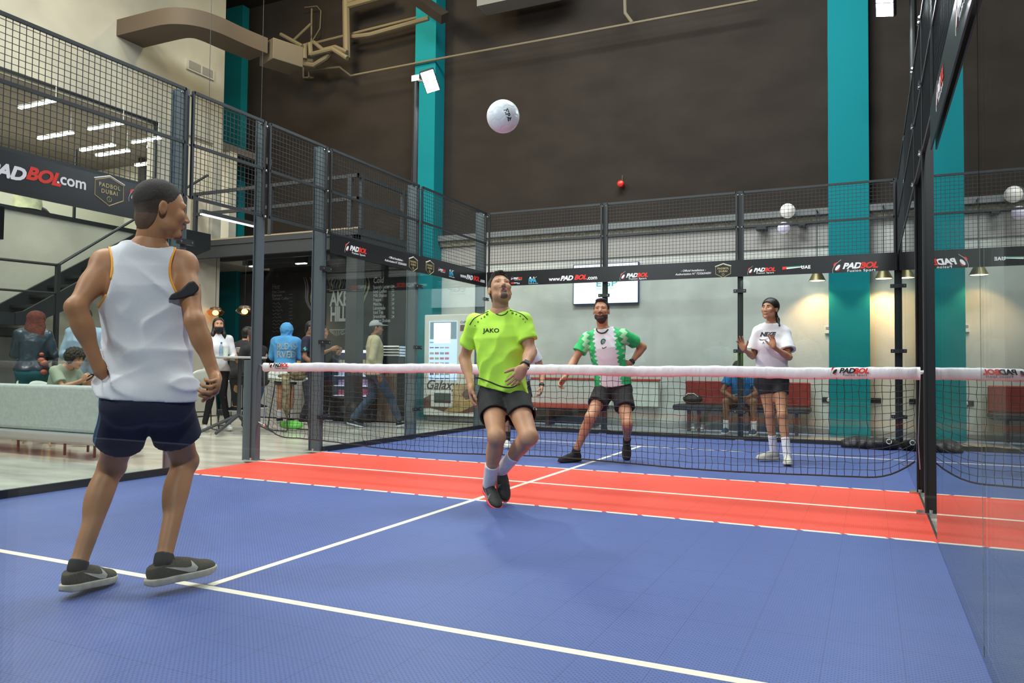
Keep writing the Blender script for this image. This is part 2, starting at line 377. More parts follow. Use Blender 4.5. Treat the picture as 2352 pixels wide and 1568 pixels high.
m.build('handrail', M_blk, st)
for y_, z_ in ((1.165, 2.42), (-1.55, 2.34)): MB().box((-8.03, y_, 0), (-7.975, y_+0.055, z_)).build('newel_post', M_blk, st)
# dark doors below the landing
m = MB(); m.box((-8.98, -1.5, 1.38), (-8.9, 1.3, 1.50))
m.build('trim_9', M_char, kind='structure')
for i, y in enumerate((-1.4, -0.35, 0.62)):
    dd = MB(); dd.box((-8.99, y, 0), (-8.93, y+0.62, 1.36)); dd.build('door_%d' % (i+1), mat('grey_door', (0.16, 0.155, 0.15), 0.5), kind='structure')
    dd = MB(); dd.box((-8.99, y-0.1, 0), (-8.90, y, 1.40)); dd.box((-8.99, y+0.62, 0), (-8.90, y+0.68, 1.40)); dd.build('trim_%d' % (10+i), M_blk, kind='structure')
# ================================================================ cage posts, glass, mesh, banners
def hook(mb, p, ax):
    q = np.array(p, float); a = np.array(ax, float)
    mb.cyl(q-a*0.02, q+a*0.02, 0.011, n=6); mb.ball(q+a*0.02, 0.012, 8)
def post(x, y, nx, ny, h, label, m=None, clamps=(2.095, 1.249, 0.40), wide=0.12):
    """steel H profile standing just outside the cage; (nx, ny) points outwards"""
    o = thing('cage_post', label, 'post', (x, y, 0), 'steel cage posts'); m = m or M_steel
    tx, ty = -ny, nx
    a = np.array((nx, ny, 0.0)); t = np.array((tx, ty, 0.0)); b = MB()
    c = np.array((x, y, h/2))
    b.obox(c+a*(0.012), (a, t, (0, 0, 1)), (0.006, 0.035, h/2)); b.obox(c+a*wide, (a, t, (0, 0, 1)), (0.006, 0.035, h/2)); b.obox(c+a*(wide/2+0.006), (a, t, (0, 0, 1)), (wide/2-0.006, 0.022, h/2))
    b.build('profile', m, o)
    b = MB(); b.obox(np.array((x, y, 0.004))+a*wide/2, (a, t, (0, 0, 1)), (wide/2+0.05, 0.06, 0.008))
    for sg in (-1, 1): b.cyl(np.array((x, y, 0.008))+a*wide/2+t*sg*0.05, np.array((x, y, 0.035))+a*wide/2+t*sg*0.05, 0.012, n=6)
    b.build('base_plate', M_chrome, o)
    for z in (2.52, 3.0, 3.46):
        for sg in (-1, 1):
            b = MB(); hook(b, np.array((x, y, z))-a*0.005+t*sg*0.045, t); b.build('mesh_hook', M_chrome, o)
    if clamps:
        for z in clamps:
            b = MB(); b.obox(np.array((x, y, z))-a*0.02, (a, t, (0, 0, 1)), (0.020, 0.085, 0.024)); cl = b.build('glass_clamp', M_blk, o)
            for sg in (-1, 1):
                b = MB(); b.cyl(np.array((x, y, z))-a*0.034+t*sg*0.062, np.array((x, y, z))-a*0.044+t*sg*0.062, 0.008, n=8); b.build('screw', M_chrome, cl)
    return o
G = {}
for y, nm in ((5.05, 'far left corner of the cage beside the vending machine'), (3.0, 'left side, carrying the floodlight pole'), (1.0, 'left side at the far edge of the red zone'),
              (0.0, 'left side holding the net, second from the near corner'), (-1.0, 'left side behind the tank top player')):
    p_ = post(-3.03, y, -1, 0, 3.52, 'grey steel post, '+nm, wide=0.15 if y else 0.085, clamps=(2.095, 1.249, 0.40) if y != 0 else None)
    if y == 0: MB().box((-3.215, -0.03, 0), (-3.125, 0.03, 1.03)).build('net_winder_box', M_steel, p_, bevel=0.004)
for x, nm in ((-1.0, 'back side in front of the wall screen'), (1.0, 'back side just left of the woman in the white tee'), (2.985, 'back right corner over the black bag')):
    post(x, 5.08, 0, 1, 3.52, 'black steel post on the '+nm, M_blk, wide=0.06)
for y, nm in ((3.0, 'behind the two net side posts'), (1.0, 'right behind the net post'), (0.0, 'holding the right end of the net')):
    post(2.985 if y != 3.0 else 3.0, y, 1, 0, 3.52, 'black steel post on the right side '+nm, M_blk, wide=0.055 if y else 0.085, clamps=None)
o = thing('cage_post', 'black steel post cropped at the left edge of the photo', 'post', (0.87, -5.08, 0), 'steel cage posts')
MB().box((0.80, -5.14, 0), (0.925, -5.07, 3.52)).build('profile', M_blk, o)
cl = MB().box((0.84, -5.07, 1.235), (0.975, -5.03, 1.305)).build('glass_clamp', M_blk, o); MB().cyl((0.935, -5.066, 1.27), (0.935, -5.078, 1.27), 0.009, n=10).build('screw', M_chrome, cl)

def pane(a, b, z0, z1, n, label):
    a = np.array(a, float); b = np.array(b, float); c = (a+b)/2; d = b-a; L = np.linalg.norm(d); d /= L
    m = MB(); m.obox((c[0], c[1], (z0+z1)/2), ((d[0], d[1], 0), (-d[1], d[0], 0), (0, 0, 1)), (L/2-0.01, 0.006, (z1-z0)/2))
    return m.build('glass_pane', M_glassr if a[0] > 2.9 else M_glassn if a[1] < -5 and b[1] < -5 else M_glass, label=label, cat='glass pane', group='cage glass panes')
for (y0, y1, nm) in ((3.0, 5.0, 'nearest the vending machine'), (1.0, 3.0, 'before the walking man in the cap'), (-3.0, -1.0, 'behind the tank top player'), (-5.0, -3.0, 'in front of the pale sofa')):
    pane((-3.0, y0), (-3.0, y1), 0.06, 2.5, 0, 'clear left side glass pane '+nm)
for (x0, x1, nm) in ((-3, -1, 'in front of the red rail bench'), (-1, 1, 'right of the wall screen'), (1, 3, 'in front of the teal column')):
    pane((x0, 5.05), (x1, 5.05), 0.06, 2.5, 0, 'clear glass pane of the back cage side, '+nm)
for (y0, y1, nm) in ((3.0, 5.0, 'farthest one'), (1.0, 3.0, 'middle one'), (-3.0, -1.0, 'reflecting the net and bench'), (-5.0, -3.0, 'nearest the lower right photo corner')):
    pane((3.0, y0), (3.0, y1), 0.012, 2.5, 0, 'reflective glass pane of the right cage side, '+nm)
for (x0, x1, nm) in ((0.93, 3, 'one the picture is taken through'), (-1, 0.80, 'one left of the cropped post')):
    pane((x0, -5.05), (x1, -5.05), 0.012, 2.5, 0, 'clear glass pane of the near cage side, '+nm)

def mesh_panel(a, b, label, z0=2.5, z1=3.5):
    a = np.array((*a, 0.0)); b = np.array((*b, 0.0)); d = b-a; L = np.linalg.norm(d); d /= L; n = np.array((-d[1], d[0], 0))
    o = thing('mesh_panel', label, 'wire mesh panel', tuple((a+b)/2+np.array((0, 0, z0))), 'wire mesh panels of the cage')
    m = MB(); w = 0.0021
    e0 = 0.045; U = lambda s, z: a+d*s+np.array((0, 0, z))
    k = int(round((L-2*e0)/0.05))
    for i in range(1, k):
        s = e0+(L-2*e0)*i/k; m.obox(U(s, (z0+z1)/2)+n*w, (d, n, (0, 0, 1)), (w, w, (z1-z0)/2))
    for i in range(1, int((z1-z0)/0.05)):
        z = z0+i*0.05; m.obox(U(L/2, z)-n*w, (d, n, (0, 0, 1)), (L/2-e0, w, w))
    m.build('wire_grid', M_wire, o)
    m = MB()
    for z in (z0+0.015, (z0+z1)/2+0.0, z1-0.01): m.obox(U(L/2, z), (d, n, (0, 0, 1)), (L/2-e0, 0.012, 0.014))
    for s in (e0, L-e0): m.obox(U(s, (z0+z1)/2), (d, n, (0, 0, 1)), (0.012, 0.012, (z1-z0)/2))
    m.build('frame', M_wire, o); return o
for (y0, y1, nm) in ((3, 5.05, 'beside the teal column in the far corner'), (1, 3, 'in front of the mezzanine corner'), (0, 1, 'over the far half of the left entrance'), (-1, 0, 'over the near half of the left entrance'), (-3, -1, "above the tank top player's head"), (-5, -3, 'at the far left edge')):
    mesh_panel((-3.0, y0), (-3.0, y1), 'black wire mesh panel on the left side, '+nm)
for (x0, x1, nm) in ((-3, -1, 'left of the screen'), (-1, 1, 'below the red alarm'), (1, 3, 'in front of the teal column')):
    mesh_panel((x0, 5.05), (x1, 5.05), 'black wire mesh panel on the back side, '+nm)
for (y0, y1, nm) in ((3, 5.05, 'farthest'), (1, 3, 'second farthest'), (-1, 1, 'above the net end'), (-3, -1, 'highest in the photo')):
    mesh_panel((3.0, y0), (3.0, y1), 'black wire mesh panel seen edge-on along the right side, '+nm)

# ---- printed banners
def logo(W, Rr, o, ex, ey, h, sub=True, mirror=False):
    """PADBOL word mark; h = height of the capitals; o = left end of base line"""
    o = np.array(o, float); ex = np.array(ex, float); ey = np.array(ey, float)
    # emblem
    e = o + ex*(-0.95*h) + ey*(0.25*h)
    def ell(cx, cy, a, b, rot, n=14): return [(cx+a*math.cos(t)*math.cos(rot)-b*math.sin(t)*math.sin(rot), cy+a*math.cos(t)*math.sin(rot)+b*math.sin(t)*math.cos(rot)) for t in [2*math.pi*i/n for i in range(n)]]
    W.prism([(x*h, y*h) for x, y in ell(0.15, 0.0, 0.62, 0.27, R(52))], e, ex, ey, 0.0012)
    Rr.prism([(x*h, y*h) for x, y in ((-0.55, 0.55), (-0.35, 0.85), (0.15, 0.95), (-0.25, 0.55), (-0.5, 0.15))], e, ex, ey, 0.0012)
    Rr.prism([(x*h, y*h) for x, y in ((-0.1, -0.6), (0.25, -0.62), (0.5, -0.3), (0.55, -0.05), (0.25, -0.45))], e, ex, ey, 0.0012)
    W.tube([e+ex*h*x+ey*h*y for x, y in ((-0.62, -0.95), (-0.70, -0.55), (-0.55, 0.0), (-0.1, 0.7), (0.75, 1.4))], 0.025*h, 4)
    W.text('PAD', h*1.42, o, ex, ey, bold=0.045, shear=0.3, sx=1.12, space=0.95)
    Rr.text('BOL', h*1.42, o+ex*h*2.78, ex, ey, bold=0.045, shear=0.3, sx=1.12, space=0.95)
    if sub: W.text('Fusion Sport', h*0.62, o+ex*h*0.75-ey*h*0.62, ex, ey, bold=0.012, sx=1.25, space=1.15)
def fipa(C, W, Gd, o, ex, ey, h):
    o = np.array(o, float); ex = np.array(ex); ey = np.array(ey)
    C.text('FIPA', h*0.85, o, ex, ey, bold=0.04, sx=0.9, space=0.85); Gd.prism([(h*0.85+h*0.14*math.cos(t), h*0.75+h*0.14*math.sin(t)) for t in [k*0.6283 for k in range(10)]], o, ex, ey, 0.0012)
    W.prism([(h*0.30+h*0.15*math.cos(t), h*0.68+h*0.2*math.sin(t)) for t in [k*0.6283 for k in range(10)]], o, ex, ey, 0.0010)
    W.tube([o+ex*h*0.5+ey*h*0.4, o+ex*h*1.35+ey*h*0.85], h*0.02, 4); W.text('Federation International', h*0.16, o-ey*h*0.2, ex, ey)
def hexa(Gd, o, ex, ey, h, W):
    o = np.array(o, float); ex = np.array(ex); ey = np.array(ey)
    P = [(-0.55, 0.30), (0, 0.5), (0.55, 0.30), (0.55, -0.22), (0, -0.5), (-0.55, -0.22)]
    Gd.tube([o+ex*h*x+ey*h*y for x, y in P], h*0.02, 4, closed=True); W.tube([o+ex*h*x*1.08+ey*(h*y+0.05*h) for x, y in P[:3]], h*0.022, 4)
    Gd.text('PADBOL', h*0.2, o+ey*h*0.12, ex, ey, bold=0.015, align='CENTER', space=1.15); Gd.text('DUBAI', h*0.2, o-ey*h*0.09, ex, ey, bold=0.015, align='CENTER', space=1.15)
    Gd.tube([o-ey*h*0.27+ex*h*0.09*math.cos(t)+ey*h*0.09*math.sin(t) for t in [k*0.785 for k in range(8)]], h*0.012, 4, closed=True); Gd.text('1', h*0.13, o-ey*h*0.315, ex, ey, align='CENTER')
def inst(W, o, ex, ey, h):
    o = np.array(o, float); ey = np.array(ey)
    W.text('- Official Installation -', h, o+ey*h*0.62, ex, ey, bold=0.004, shear=0.2, align='CENTER'); W.text('Authorization N° 723265AE01', h, o-ey*h*0.55, ex, ey, bold=0.004, shear=0.2, align='CENTER')
def inks(root, **k):
    for nm, (mb, mt) in k.items():
        if mb.v: mb.build('lettering', mt, root)
# back banner
BY = 5.025; EX, EY, EZ = (1, 0, 0), (0, 1, 0), (0, 0, 1)
o = thing('banner', 'long black sponsor banner across the back glass with web address and crests', 'banner', (0, BY+0.01, 2.26), 'black sponsor banners')
MB().box((-2.98, BY, 2.295), (2.98, BY+0.008, 2.53)).build('vinyl', M_ban, o)
W, Rr, Gd, C, Gn = MB(), MB(), MB(), MB(), MB()
YB = BY-0.002
def bx(u, v): p = at(u, v, 1, BY); return (p[0], YB, p[2])
logo(W, Rr, bx(1438, 637), EX, EZ, 0.058); logo(W, Rr, bx(1731, 624), EX, EZ, 0.050); logo(W, Rr, bx(1935, 617), EX, EZ, 0.074); logo(W, Rr, bx(1179, 641), EX, EZ, 0.028)
fipa(C, W, Gd, bx(1214, 649), EX, EZ, 0.105)
W.text('www.', 0.085, bx(1261, 645), EX, EZ, bold=0.02); W.text('.com', 0.085, bx(1348, 642), EX, EZ, bold=0.02)
W.text('PAD', 0.098, bx(1287, 644), EX, EZ, bold=0.045, shear=0.3, sx=1.1, space=0.95); Rr.text('BOL', 0.098, bx(1319, 642), EX, EZ, bold=0.045, shear=0.3, sx=1.1, space=0.95)
inst(W, bx(1592, 627), EX, EZ, 0.041); hexa(Gd, bx(1661, 622), EX, EZ, 0.19, W)
p = bx(1797, 616)
Rr.prism([(0, -0.02), (0.055, -0.012), (0.055, 0.02), (0, 0.02)], p, EX, EZ, 0.0012); Gn.prism([(0.055, 0.008), (0.27, 0.016), (0.27, 0.026), (0.055, 0.02)], p, EX, EZ, 0.0012); W.prism([(0.055, -0.014), (0.27, 0.004), (0.27, 0.014), (0.055, 0.006)], p, EX, EZ, 0.0012)
W.text('UAE', 0.06, bx(1840, 617), EX, EZ, bold=0.04, space=1.1)
Rr.prism([(0, -0.01), (0.05, -0.01), (0.05, 0.01), (0, 0.01)], bx(1174, 650), EX, EZ, 0.0012); W.prism([(0.05, -0.006), (0.12, -0.004), (0.12, 0.004), (0.05, 0.006)], bx(1174, 650), EX, EZ, 0.0012); W.text('UAE', 0.024, bx(1188, 652), EX, EZ, bold=0.03)
inks(o, a=(W, M_white), b=(Rr, M_red), c=(Gd, M_gold), d=(C, M_cyan), e=(Gn, M_green))
# left banners: readable direction along +y
def left_banner(y0, y1, z0, z1, label):
    o = thing('banner', label, 'banner', (-2.98, (y0+y1)/2, z0), 'black sponsor banners'); MB().box((-2.985, y0, z0), (-2.977, y1, z1)).build('vinyl', M_ban, o); return o
XB = -2.975
def lx(u, v): p = at(u, v, 0, -2.977); return (XB, p[1], p[2])
o = left_banner(1.03, 5.0, 2.285, 2.505, 'black sponsor banner on the far half of the left glass, by the menu boards')
W, Rr, Gd, C = MB(), MB(), MB(), MB()
logo(W, Rr, lx(803, 574), EY, EZ, 0.058); logo(W, Rr, lx(1010, 621), EY, EZ, 0.028)
inst(W, lx(909, 601), EY, EZ, 0.041); hexa(Gd, lx(949, 607), EY, EZ, 0.19, W); hexa(Gd, lx(987, 615), EY, EZ, 0.19, W); fipa(C, W, Gd, lx(1031, 632), EY, EZ, 0.105)
W.text('www.', 0.085, lx(1057, 636), EY, EZ, bold=0.02); W.text('.com', 0.085, lx(1102, 647), EY, EZ, bold=0.02)
W.text('PAD', 0.098, lx(1071, 640), EY, EZ, bold=0.045, shear=0.3, sx=1.1, space=0.95); Rr.text('BOL', 0.098, lx(1087, 643), EY, EZ, bold=0.045, shear=0.3, sx=1.1, space=0.95)
inks(o, a=(W, M_white), b=(Rr, M_red), c=(Gd, M_gold), d=(C, M_cyan))
o = left_banner(-4.98, -1.03, 2.20, 2.50, "black sponsor banner on the near half of the left glass, above the tank top player")
W, Rr, Gd = MB(), MB(), MB()
W.text('PAD', 0.132, lx(-34, 396), EY, EZ, bold=0.045, shear=0.3, sx=1.1, space=0.95); Rr.text('BOL', 0.132, lx(58, 409), EY, EZ, bold=0.045, shear=0.3, sx=1.1, space=0.95); W.text('.com', 0.125, lx(129, 420), EY, EZ, bold=0.02)
hexa(Gd, lx(251, 440), EY, EZ, 0.235, W); logo(W, Rr, lx(318, 456), EY, EZ, 0.058)
inks(o, a=(W, M_white), b=(Rr, M_red), c=(Gd, M_gold))
o = thing('banner', 'black sponsor banner along the near right glass, seen almost edge-on', 'banner', (2.98, -3, 2.26), 'black sponsor banners')
MB().box((2.977, -4.98, 2.262), (2.985, -1.03, 2.505)).build('vinyl', M_ban, o)
W, Rr = MB(), MB(); logo(W, Rr, (2.975, -1.6, 2.38), (0, -1, 0), EZ, 0.058); logo(W, Rr, (2.975, -2.6, 2.38), (0, -1, 0), EZ, 0.058); inks(o, a=(W, M_white), b=(Rr, M_red))

# ---- net
net = thing('court_net', 'black court net with white padded top tape stretched across the red zone', 'net', (0, 0, 0))
def nb(x):   # bottom height of the net
    t = abs(x)/3.0
    return 0.215+0.20*max(0, (t-0.88)/0.12)**2 + (0.03 if x < -1.5 else 0)*min(1, (-x-1.5)/1.0) + 0.012*math.sin(x*2.3+1)
ZT = 0.928; m = MB(); rng = random.Random(3); NC = 118; NR = 14
def npt(i, j):
    x = -2.93+5.86*i/NC; b = nb(x); z = ZT-(ZT-b)*j/NR; rn = random.Random(i*100+j)
    return (x+(rn.random()-.5)*0.010*(j > 0), (rn.random()-.5)*0.02+0.012*math.sin(x*3+z*4), z+(rn.random()-.5)*0.008*(j > 0)*(j < NR))
for i in range(NC+1): m.tube([npt(i, j) for j in range(NR+1)], 0.0021, 4, cap=False)
for j in range(1, NR): m.tube([npt(i, j) for i in range(NC+1)], 0.0021, 4, cap=False)
m.build('netting', M_inkblk, net)
MB().tube([npt(i, NR) for i in range(NC+1)], 0.006, 6).build('bottom_cord', M_inkblk, net)
m = MB(); n = 12; S = 260; V = []; F = []
for i in range(S+1):
    x = -2.97+5.94*i/S
    for k in range(n):
        a = 2*math.pi*k/n; w = 1+0.06*math.sin(x*41+3*math.sin(x*7))*math.sin(x*9+k)
        V.append((x, 0.030*w*math.cos(a), 0.962+0.043*(abs(math.sin(a))**0.7)*math.copysign(1, math.sin(a))*w+0.004*math.sin(x*5)))
for i in range(S):
    for k in range(n): F.append((i*n+k, i*n+(k+1) % n, (i+1)*n+(k+1) % n, (i+1)*n+k))
F.append(tuple(range(n))); F.append(tuple(reversed([S*n+k for k in range(n)]))); m.add(V, F)
tp = m.build('top_tape', mat('white_pvc', (0.76, 0.73, 0.76), 0.45, bump=0.5, bscale=14, stretch=(1.5, 1, 0.4)), net, smooth='all')
W, Rr = MB(), MB(); W2 = MB()
logo(W, Rr, (-2.82, -0.038, 0.965), EX, EZ, 0.034); logo(W, Rr, (2.45, -0.038, 0.965), EX, EZ, 0.034)
W.build('lettering', M_inkblk, tp); Rr.build('lettering', M_red, tp)
m = MB(); m.tube([(-3.03, 0, 0.98), (-2.96, 0, 0.97)], 0.012, 8); m.tube([(3.03, 0, 0.98), (2.96, 0, 0.97)], 0.012, 8); m.tube([(-2.97, 0, 0.92), (-2.955, 0, 0.5), (-2.965, 0, 0.38)], 0.005, 6); m.tube([(2.97, 0, 0.92), (2.955, 0, 0.5), (2.965, 0, 0.3)], 0.005, 6)
m.cyl((-3.03, 0, 0.39), (-2.95, 0, 0.36), 0.012, n=8); m.build('tension_fitting', M_chrome, net)

# ---- floodlights on the cage posts
def floodlight(px, py, sx, label, first=False):
    o = thing('floodlight', label, 'floodlight', (px, py, 3.5), 'floodlights on the cage')
    m = MB(); m.cyl((px, py, 3.5), (px, py, 5.05), 0.035, n=10); m.build('pole', M_blk, o)
    m = MB(); m.box((px-0.06, py-0.04, 4.98), (px+0.06, py+0.04, 5.06)); m.tube([(px, py, 5.0), (px+sx*0.14, py-0.05, 4.96)], 0.02, 6); m.build('bracket', M_chrome, o)
    c = np.array((px+sx*0.26, py-0.07, 4.93)); nrm = np.array((sx*0.42, -0.62, -0.60)); nrm /= np.linalg.norm(nrm)
    a = np.array((sx*0.80, 0.35, 0.3)); a -= nrm*(a@nrm); a /= np.linalg.norm(a); b = np.cross(nrm, a)
    MB().obox(c, (a, b, nrm), (0.10, 0.155, 0.03)).build('housing', M_blk, o, bevel=0.006)
    for sg in (-1, 1): MB().obox(c+nrm*0.032+b*0.075*sg, (a, b, nrm), (0.088, 0.068, 0.004)).build('led_panel', M_flood, o)
    m = MB(); m.tube([(px-sx*0.05, py, 5.0), (px-sx*0.045, py, 4.2), (px-sx*0.06, py, 3.55)], 0.006, 5); m.build('cable', M_blk, o)
    l = bpy.data.lights.new('flood', 'AREA'); l.size = 0.2; l.size_y = 0.3; l.shape = 'RECTANGLE'; l.energy = 90; l.color = (0.86, 0.94, 1.0)
    q = bpy.data.objects.new('flood_lamp', l); COL.objects.link(q); q.location = c+nrm*0.06; q.rotation_euler = Vector(nrm).to_track_quat('-Z', 'Y').to_euler()
    return o
M_flood = mat('flood_led', (1, 1, 1), 0.5, emit=(0.85, 0.95, 1.0), estr=40)
floodlight(-3.09, 3.0, 1, 'glowing white floodlight on a pole in front of the teal column')
floodlight(3.09, 3.0, -1, 'glowing white floodlight cropped by the top right of the photo')
# ================================================================ back wall furniture
M_redup = mat('red_upholstery', (0.27, 0.028, 0.02), 0.75, noise=0.12, nscale=12, bump=0.2)
M_redwood = mat('red_lacquer', (0.50, 0.06, 0.035), 0.5)
M_panel = mat('white_panel', (0.60, 0.62, 0.58), 0.6)
M_dwood = mat('dark_brown_wood', (0.05, 0.022, 0.016), 0.5)
M_blackup = mat('black_upholstery', (0.018, 0.02, 0.026), 0.6)
# red rail bench
b = thing('wall_bench', 'long bench with red seat, white back panel and red top rail below the screen', 'bench', (-1.7, 6.5, 0))
MB().box((-4.2, 6.60, 0.36), (-0.55, 6.72, 0.79)).build('backrest', M_panel, b)
MB().rbox((-4.2, 6.58, 0.785), (-0.52, 6.66, 0.82), 0.01).build('top_rail', M_redwood, b)
MB().rbox((-4.2, 6.25, 0.30), (-1.55, 6.62, 0.375), 0.02).build('seat', M_redwood, b)
for x in (-4.1, -3.3, -2.45, -1.63): MB().box((x, 6.30, 0), (x+0.06, 6.58, 0.30)).build('leg', M_dwood, b)
MB().box((-4.1, 6.6, 0.05), (-1.6, 6.63, 0.28)).build('kick_panel', mat('dark_glass_panel', (0.05, 0.065, 0.06), 0.2), b)
# black and red bench
b = thing('wall_bench', 'black seat bench with red padded back panels behind the woman in the white tee', 'bench', (0.8, 6.5, 0))
for x0, x1 in ((-0.10, 0.82), (0.84, 1.82)): MB().rbox((x0, 6.62, 0.42), (x1, 6.72, 0.80), 0.02).build('backrest', M_redup, b)
MB().rbox((-0.22, 6.20, 0.335), (1.84, 6.66, 0.425), 0.03).build('seat', M_blackup, b)
for x in (0.0, 0.16, 0.95, 1.62): MB().box((x, 6.28, 0), (x+0.05, 6.34, 0.335)).build('leg', M_dwood, b)
MB().box((-0.15, 6.655, 0.425), (1.84, 6.665, 0.432)).build('piping', mat('tan_piping', (0.45, 0.30, 0.15), 0.6), b)
o = thing('handbag', 'small dark brown handbag lying on the left end of the black bench', 'bag', (0.06, 6.42, 0.43))
m = MB(); m.ball((0.06, 6.42, 0.515), (0.16, 0.10, 0.085), 16); m.build('body', mat('bag_brown', (0.03, 0.022, 0.018), 0.55, bump=0.6, bscale=20), o, smooth='all')
MB().tube([(-0.06, 6.36, 0.55), (0.0, 6.34, 0.60), (0.10, 6.34, 0.60), (0.16, 6.36, 0.55)], 0.008, 6).build('handle', M_panel, o)
def sneaker_simple(c, ang, mu, ms, name, label, L=0.27):
    o = thing(name, label, 'shoe', c, 'shoes under the bench')
    ca, sa = math.cos(ang), math.sin(ang); A = np.array(((ca, sa, 0), (-sa, ca, 0), (0, 0, 1)))
    f = np.array((ca, sa, 0)); c = np.array(c)
    m = MB(); m.ball(c+f*0.02+np.array((0, 0, 0.045)), (L*0.45, 0.045, 0.035), 14, A); m.ball(c-f*0.06+np.array((0, 0, 0.07)), (0.065, 0.042, 0.05), 12, A); m.build('upper', mu, o, smooth='all')
    m = MB(); m.ball(c+np.array((0, 0, 0.014)), (L*0.5, 0.052, 0.014), 14, A); m.build('sole', ms, o, smooth='all')
    return o
M_shoew = mat('white_shoe', (0.70, 0.68, 0.66), 0.6)
# screen
o = thing('wall_screen', 'white lit wall screen with a teal logo above the red rail bench', 'screen', (-1.55, 6.77, 2.1))
p0 = at(1316, 700, 1, 6.74); p1 = at(1467, 612, 1, 6.74)
MB().box((p0[0], 6.74, p0[2]), (p1[0], 6.79, 2.83)).build('casing', mat('screen_blue_black', (0.02, 0.02, 0.09), 0.4), o)
MB().box((p0[0]+0.015, 6.735, p0[2]+0.015), (p1[0]-0.015, 6.74, 2.815)).build('display', mat('display_white', (0.9, 0.95, 1), 0.4, emit=(0.82, 0.92, 1.0), estr=0.95), o)
m = MB(); q = at(1368, 658, 1, 6.73); m.text('EGP', 0.15, (q[0], 6.733, q[2]), EX, EZ, bold=0.01, sx=1.5); m.text('ENERGY GYM PRO', 0.035, (q[0]+0.01, 6.733, q[2]-0.055), EX, EZ, sx=1.1)
m.build('lettering', mat('screen_teal', (0.05, 0.35, 0.42), 0.5, emit=(0.1, 0.45, 0.55), estr=0.5), o)
# alarm
p = at(1427, 423, 1, 6.72); o = thing('fire_alarm', 'round red alarm bell high on the dark back wall', 'alarm', tuple(p))
m = MB(); m.lathe([(0, -0.08), (0.03, -0.078), (0.055, -0.06), (0.062, -0.03), (0.062, 0.0), (0.045, 0.03), (0.045, 0.08)], (p[0], 6.72, p[2]), 20, (0, 1, 0)); m.build('bell', mat('alarm_red', (0.62, 0.03, 0.02), 0.35), o, smooth=True)
m = MB(); m.tube([(p[0], 6.76, p[2]+0.05), (p[0]+0.005, 6.77, p[2]+0.17)], 0.005, 6); m.build('conduit', M_pipe, o)
# globe lamps, speakers
for (u, v, r, y, lb, cc) in ((1809, 484, 0.115, 6.5, 'white globe lamp half above the grey ledge', (0.75, 0.72, 0.66)), (1800, 523, 0.092, 6.5, 'smaller lilac-white globe lamp below the grey ledge', (0.62, 0.58, 0.72))):
    p = at(u, v, 1, y); o = thing('globe_lamp', lb, 'lamp', tuple(p), 'globe lamps')
    MB().ball(tuple(p), r, 20).build('globe', mat('globe_%d' % u, cc, 0.3, emit=cc, estr=0.45), o, smooth='all')
    MB().tube([(p[0], y, p[2]), (p[0], y+0.1, p[2]+0.02), (p[0], 6.8, p[2]+0.02)] if u == 1800 else [(p[0], y, p[2]+r*0.9), (p[0], 6.8, p[2]+r*0.9)], 0.008, 6).build('arm', M_blk, o)
for (u, v, w, h, lb) in ((1750, 523, 0.085, 0.048, 'black box speaker left of the globe lamps'), (1843, 516, 0.055, 0.038, 'smaller black box speaker right of the globe lamps')):
    p = at(u, v, 1, 6.65); o = thing('wall_speaker', lb, 'speaker', tuple(p), 'wall speakers')
    MB().box((p[0]-w, 6.58, p[2]-h), (p[0]+w, 6.72, p[2]+h)).build('cabinet', M_blk, o, bevel=0.01); MB().box((p[0]-w*0.8, 6.572, p[2]-h*0.7), (p[0]+w*0.8, 6.58, p[2]+h*0.7)).build('grille', M_wire, o)
    MB().box((p[0]-0.02, 6.72, p[2]-0.02), (p[0]+0.02, 6.77, p[2]+0.02)).build('bracket', M_blk, o)
# cone pendants
M_brass = mat('aged_brass', (0.20, 0.16, 0.08), 0.4, 0.6)
M_bulb = mat('warm_bulb', (1, 0.8, 0.5), 0.5, emit=(1.0, 0.78, 0.45), estr=7)
for (u, v, lb) in ((1877, 645, 'left of the teal column'), (2030, 640, 'right of the teal column'), (2092, 636, 'partly hidden by the net post')):
    p = at(u, v, 1, 6.5); x, z = p[0], p[2]; o = thing('pendant_lamp', 'brass cone pendant lamp with warm light, '+lb, 'lamp', (x, 6.5, z), 'cone pendant lamps')
    MB().lathe([(0.125, 0), (0.03, 0.20), (0.02, 0.27), (0.0, 0.27), (0.0, 0.262), (0.015, 0.255), (0.025, 0.195), (0.12, 0.0), (0.125, 0)], (x, 6.5, z), 24).build('shade', M_brass, o, smooth=True)
    MB().cyl((x, 6.5, z+0.27), (x, 6.5, 3.44), 0.006, n=6).build('cord', M_blk, o); MB().box((x-0.01, 6.48, 3.43), (x+0.01, 6.63, 3.45)).build('wall_arm', M_blk, o)
    MB().lathe([(0, 0.004), (0.112, 0.004), (0.112, 0.012), (0, 0.012)], (x, 6.5, z), 20).build('bulb', M_bulb, o)
    l = bpy.data.lights.new('pendant_light', 'SPOT'); l.energy = 75; l.color = (1.0, 0.54, 0.24); l.spot_size = R(112); l.spot_blend = 0.6; l.shadow_soft_size = 0.06
    q = bpy.data.objects.new('pendant_light', l); COL.objects.link(q); q.location = (x, 6.5, z-0.02); q.rotation_euler = (R(12), 0, 0)
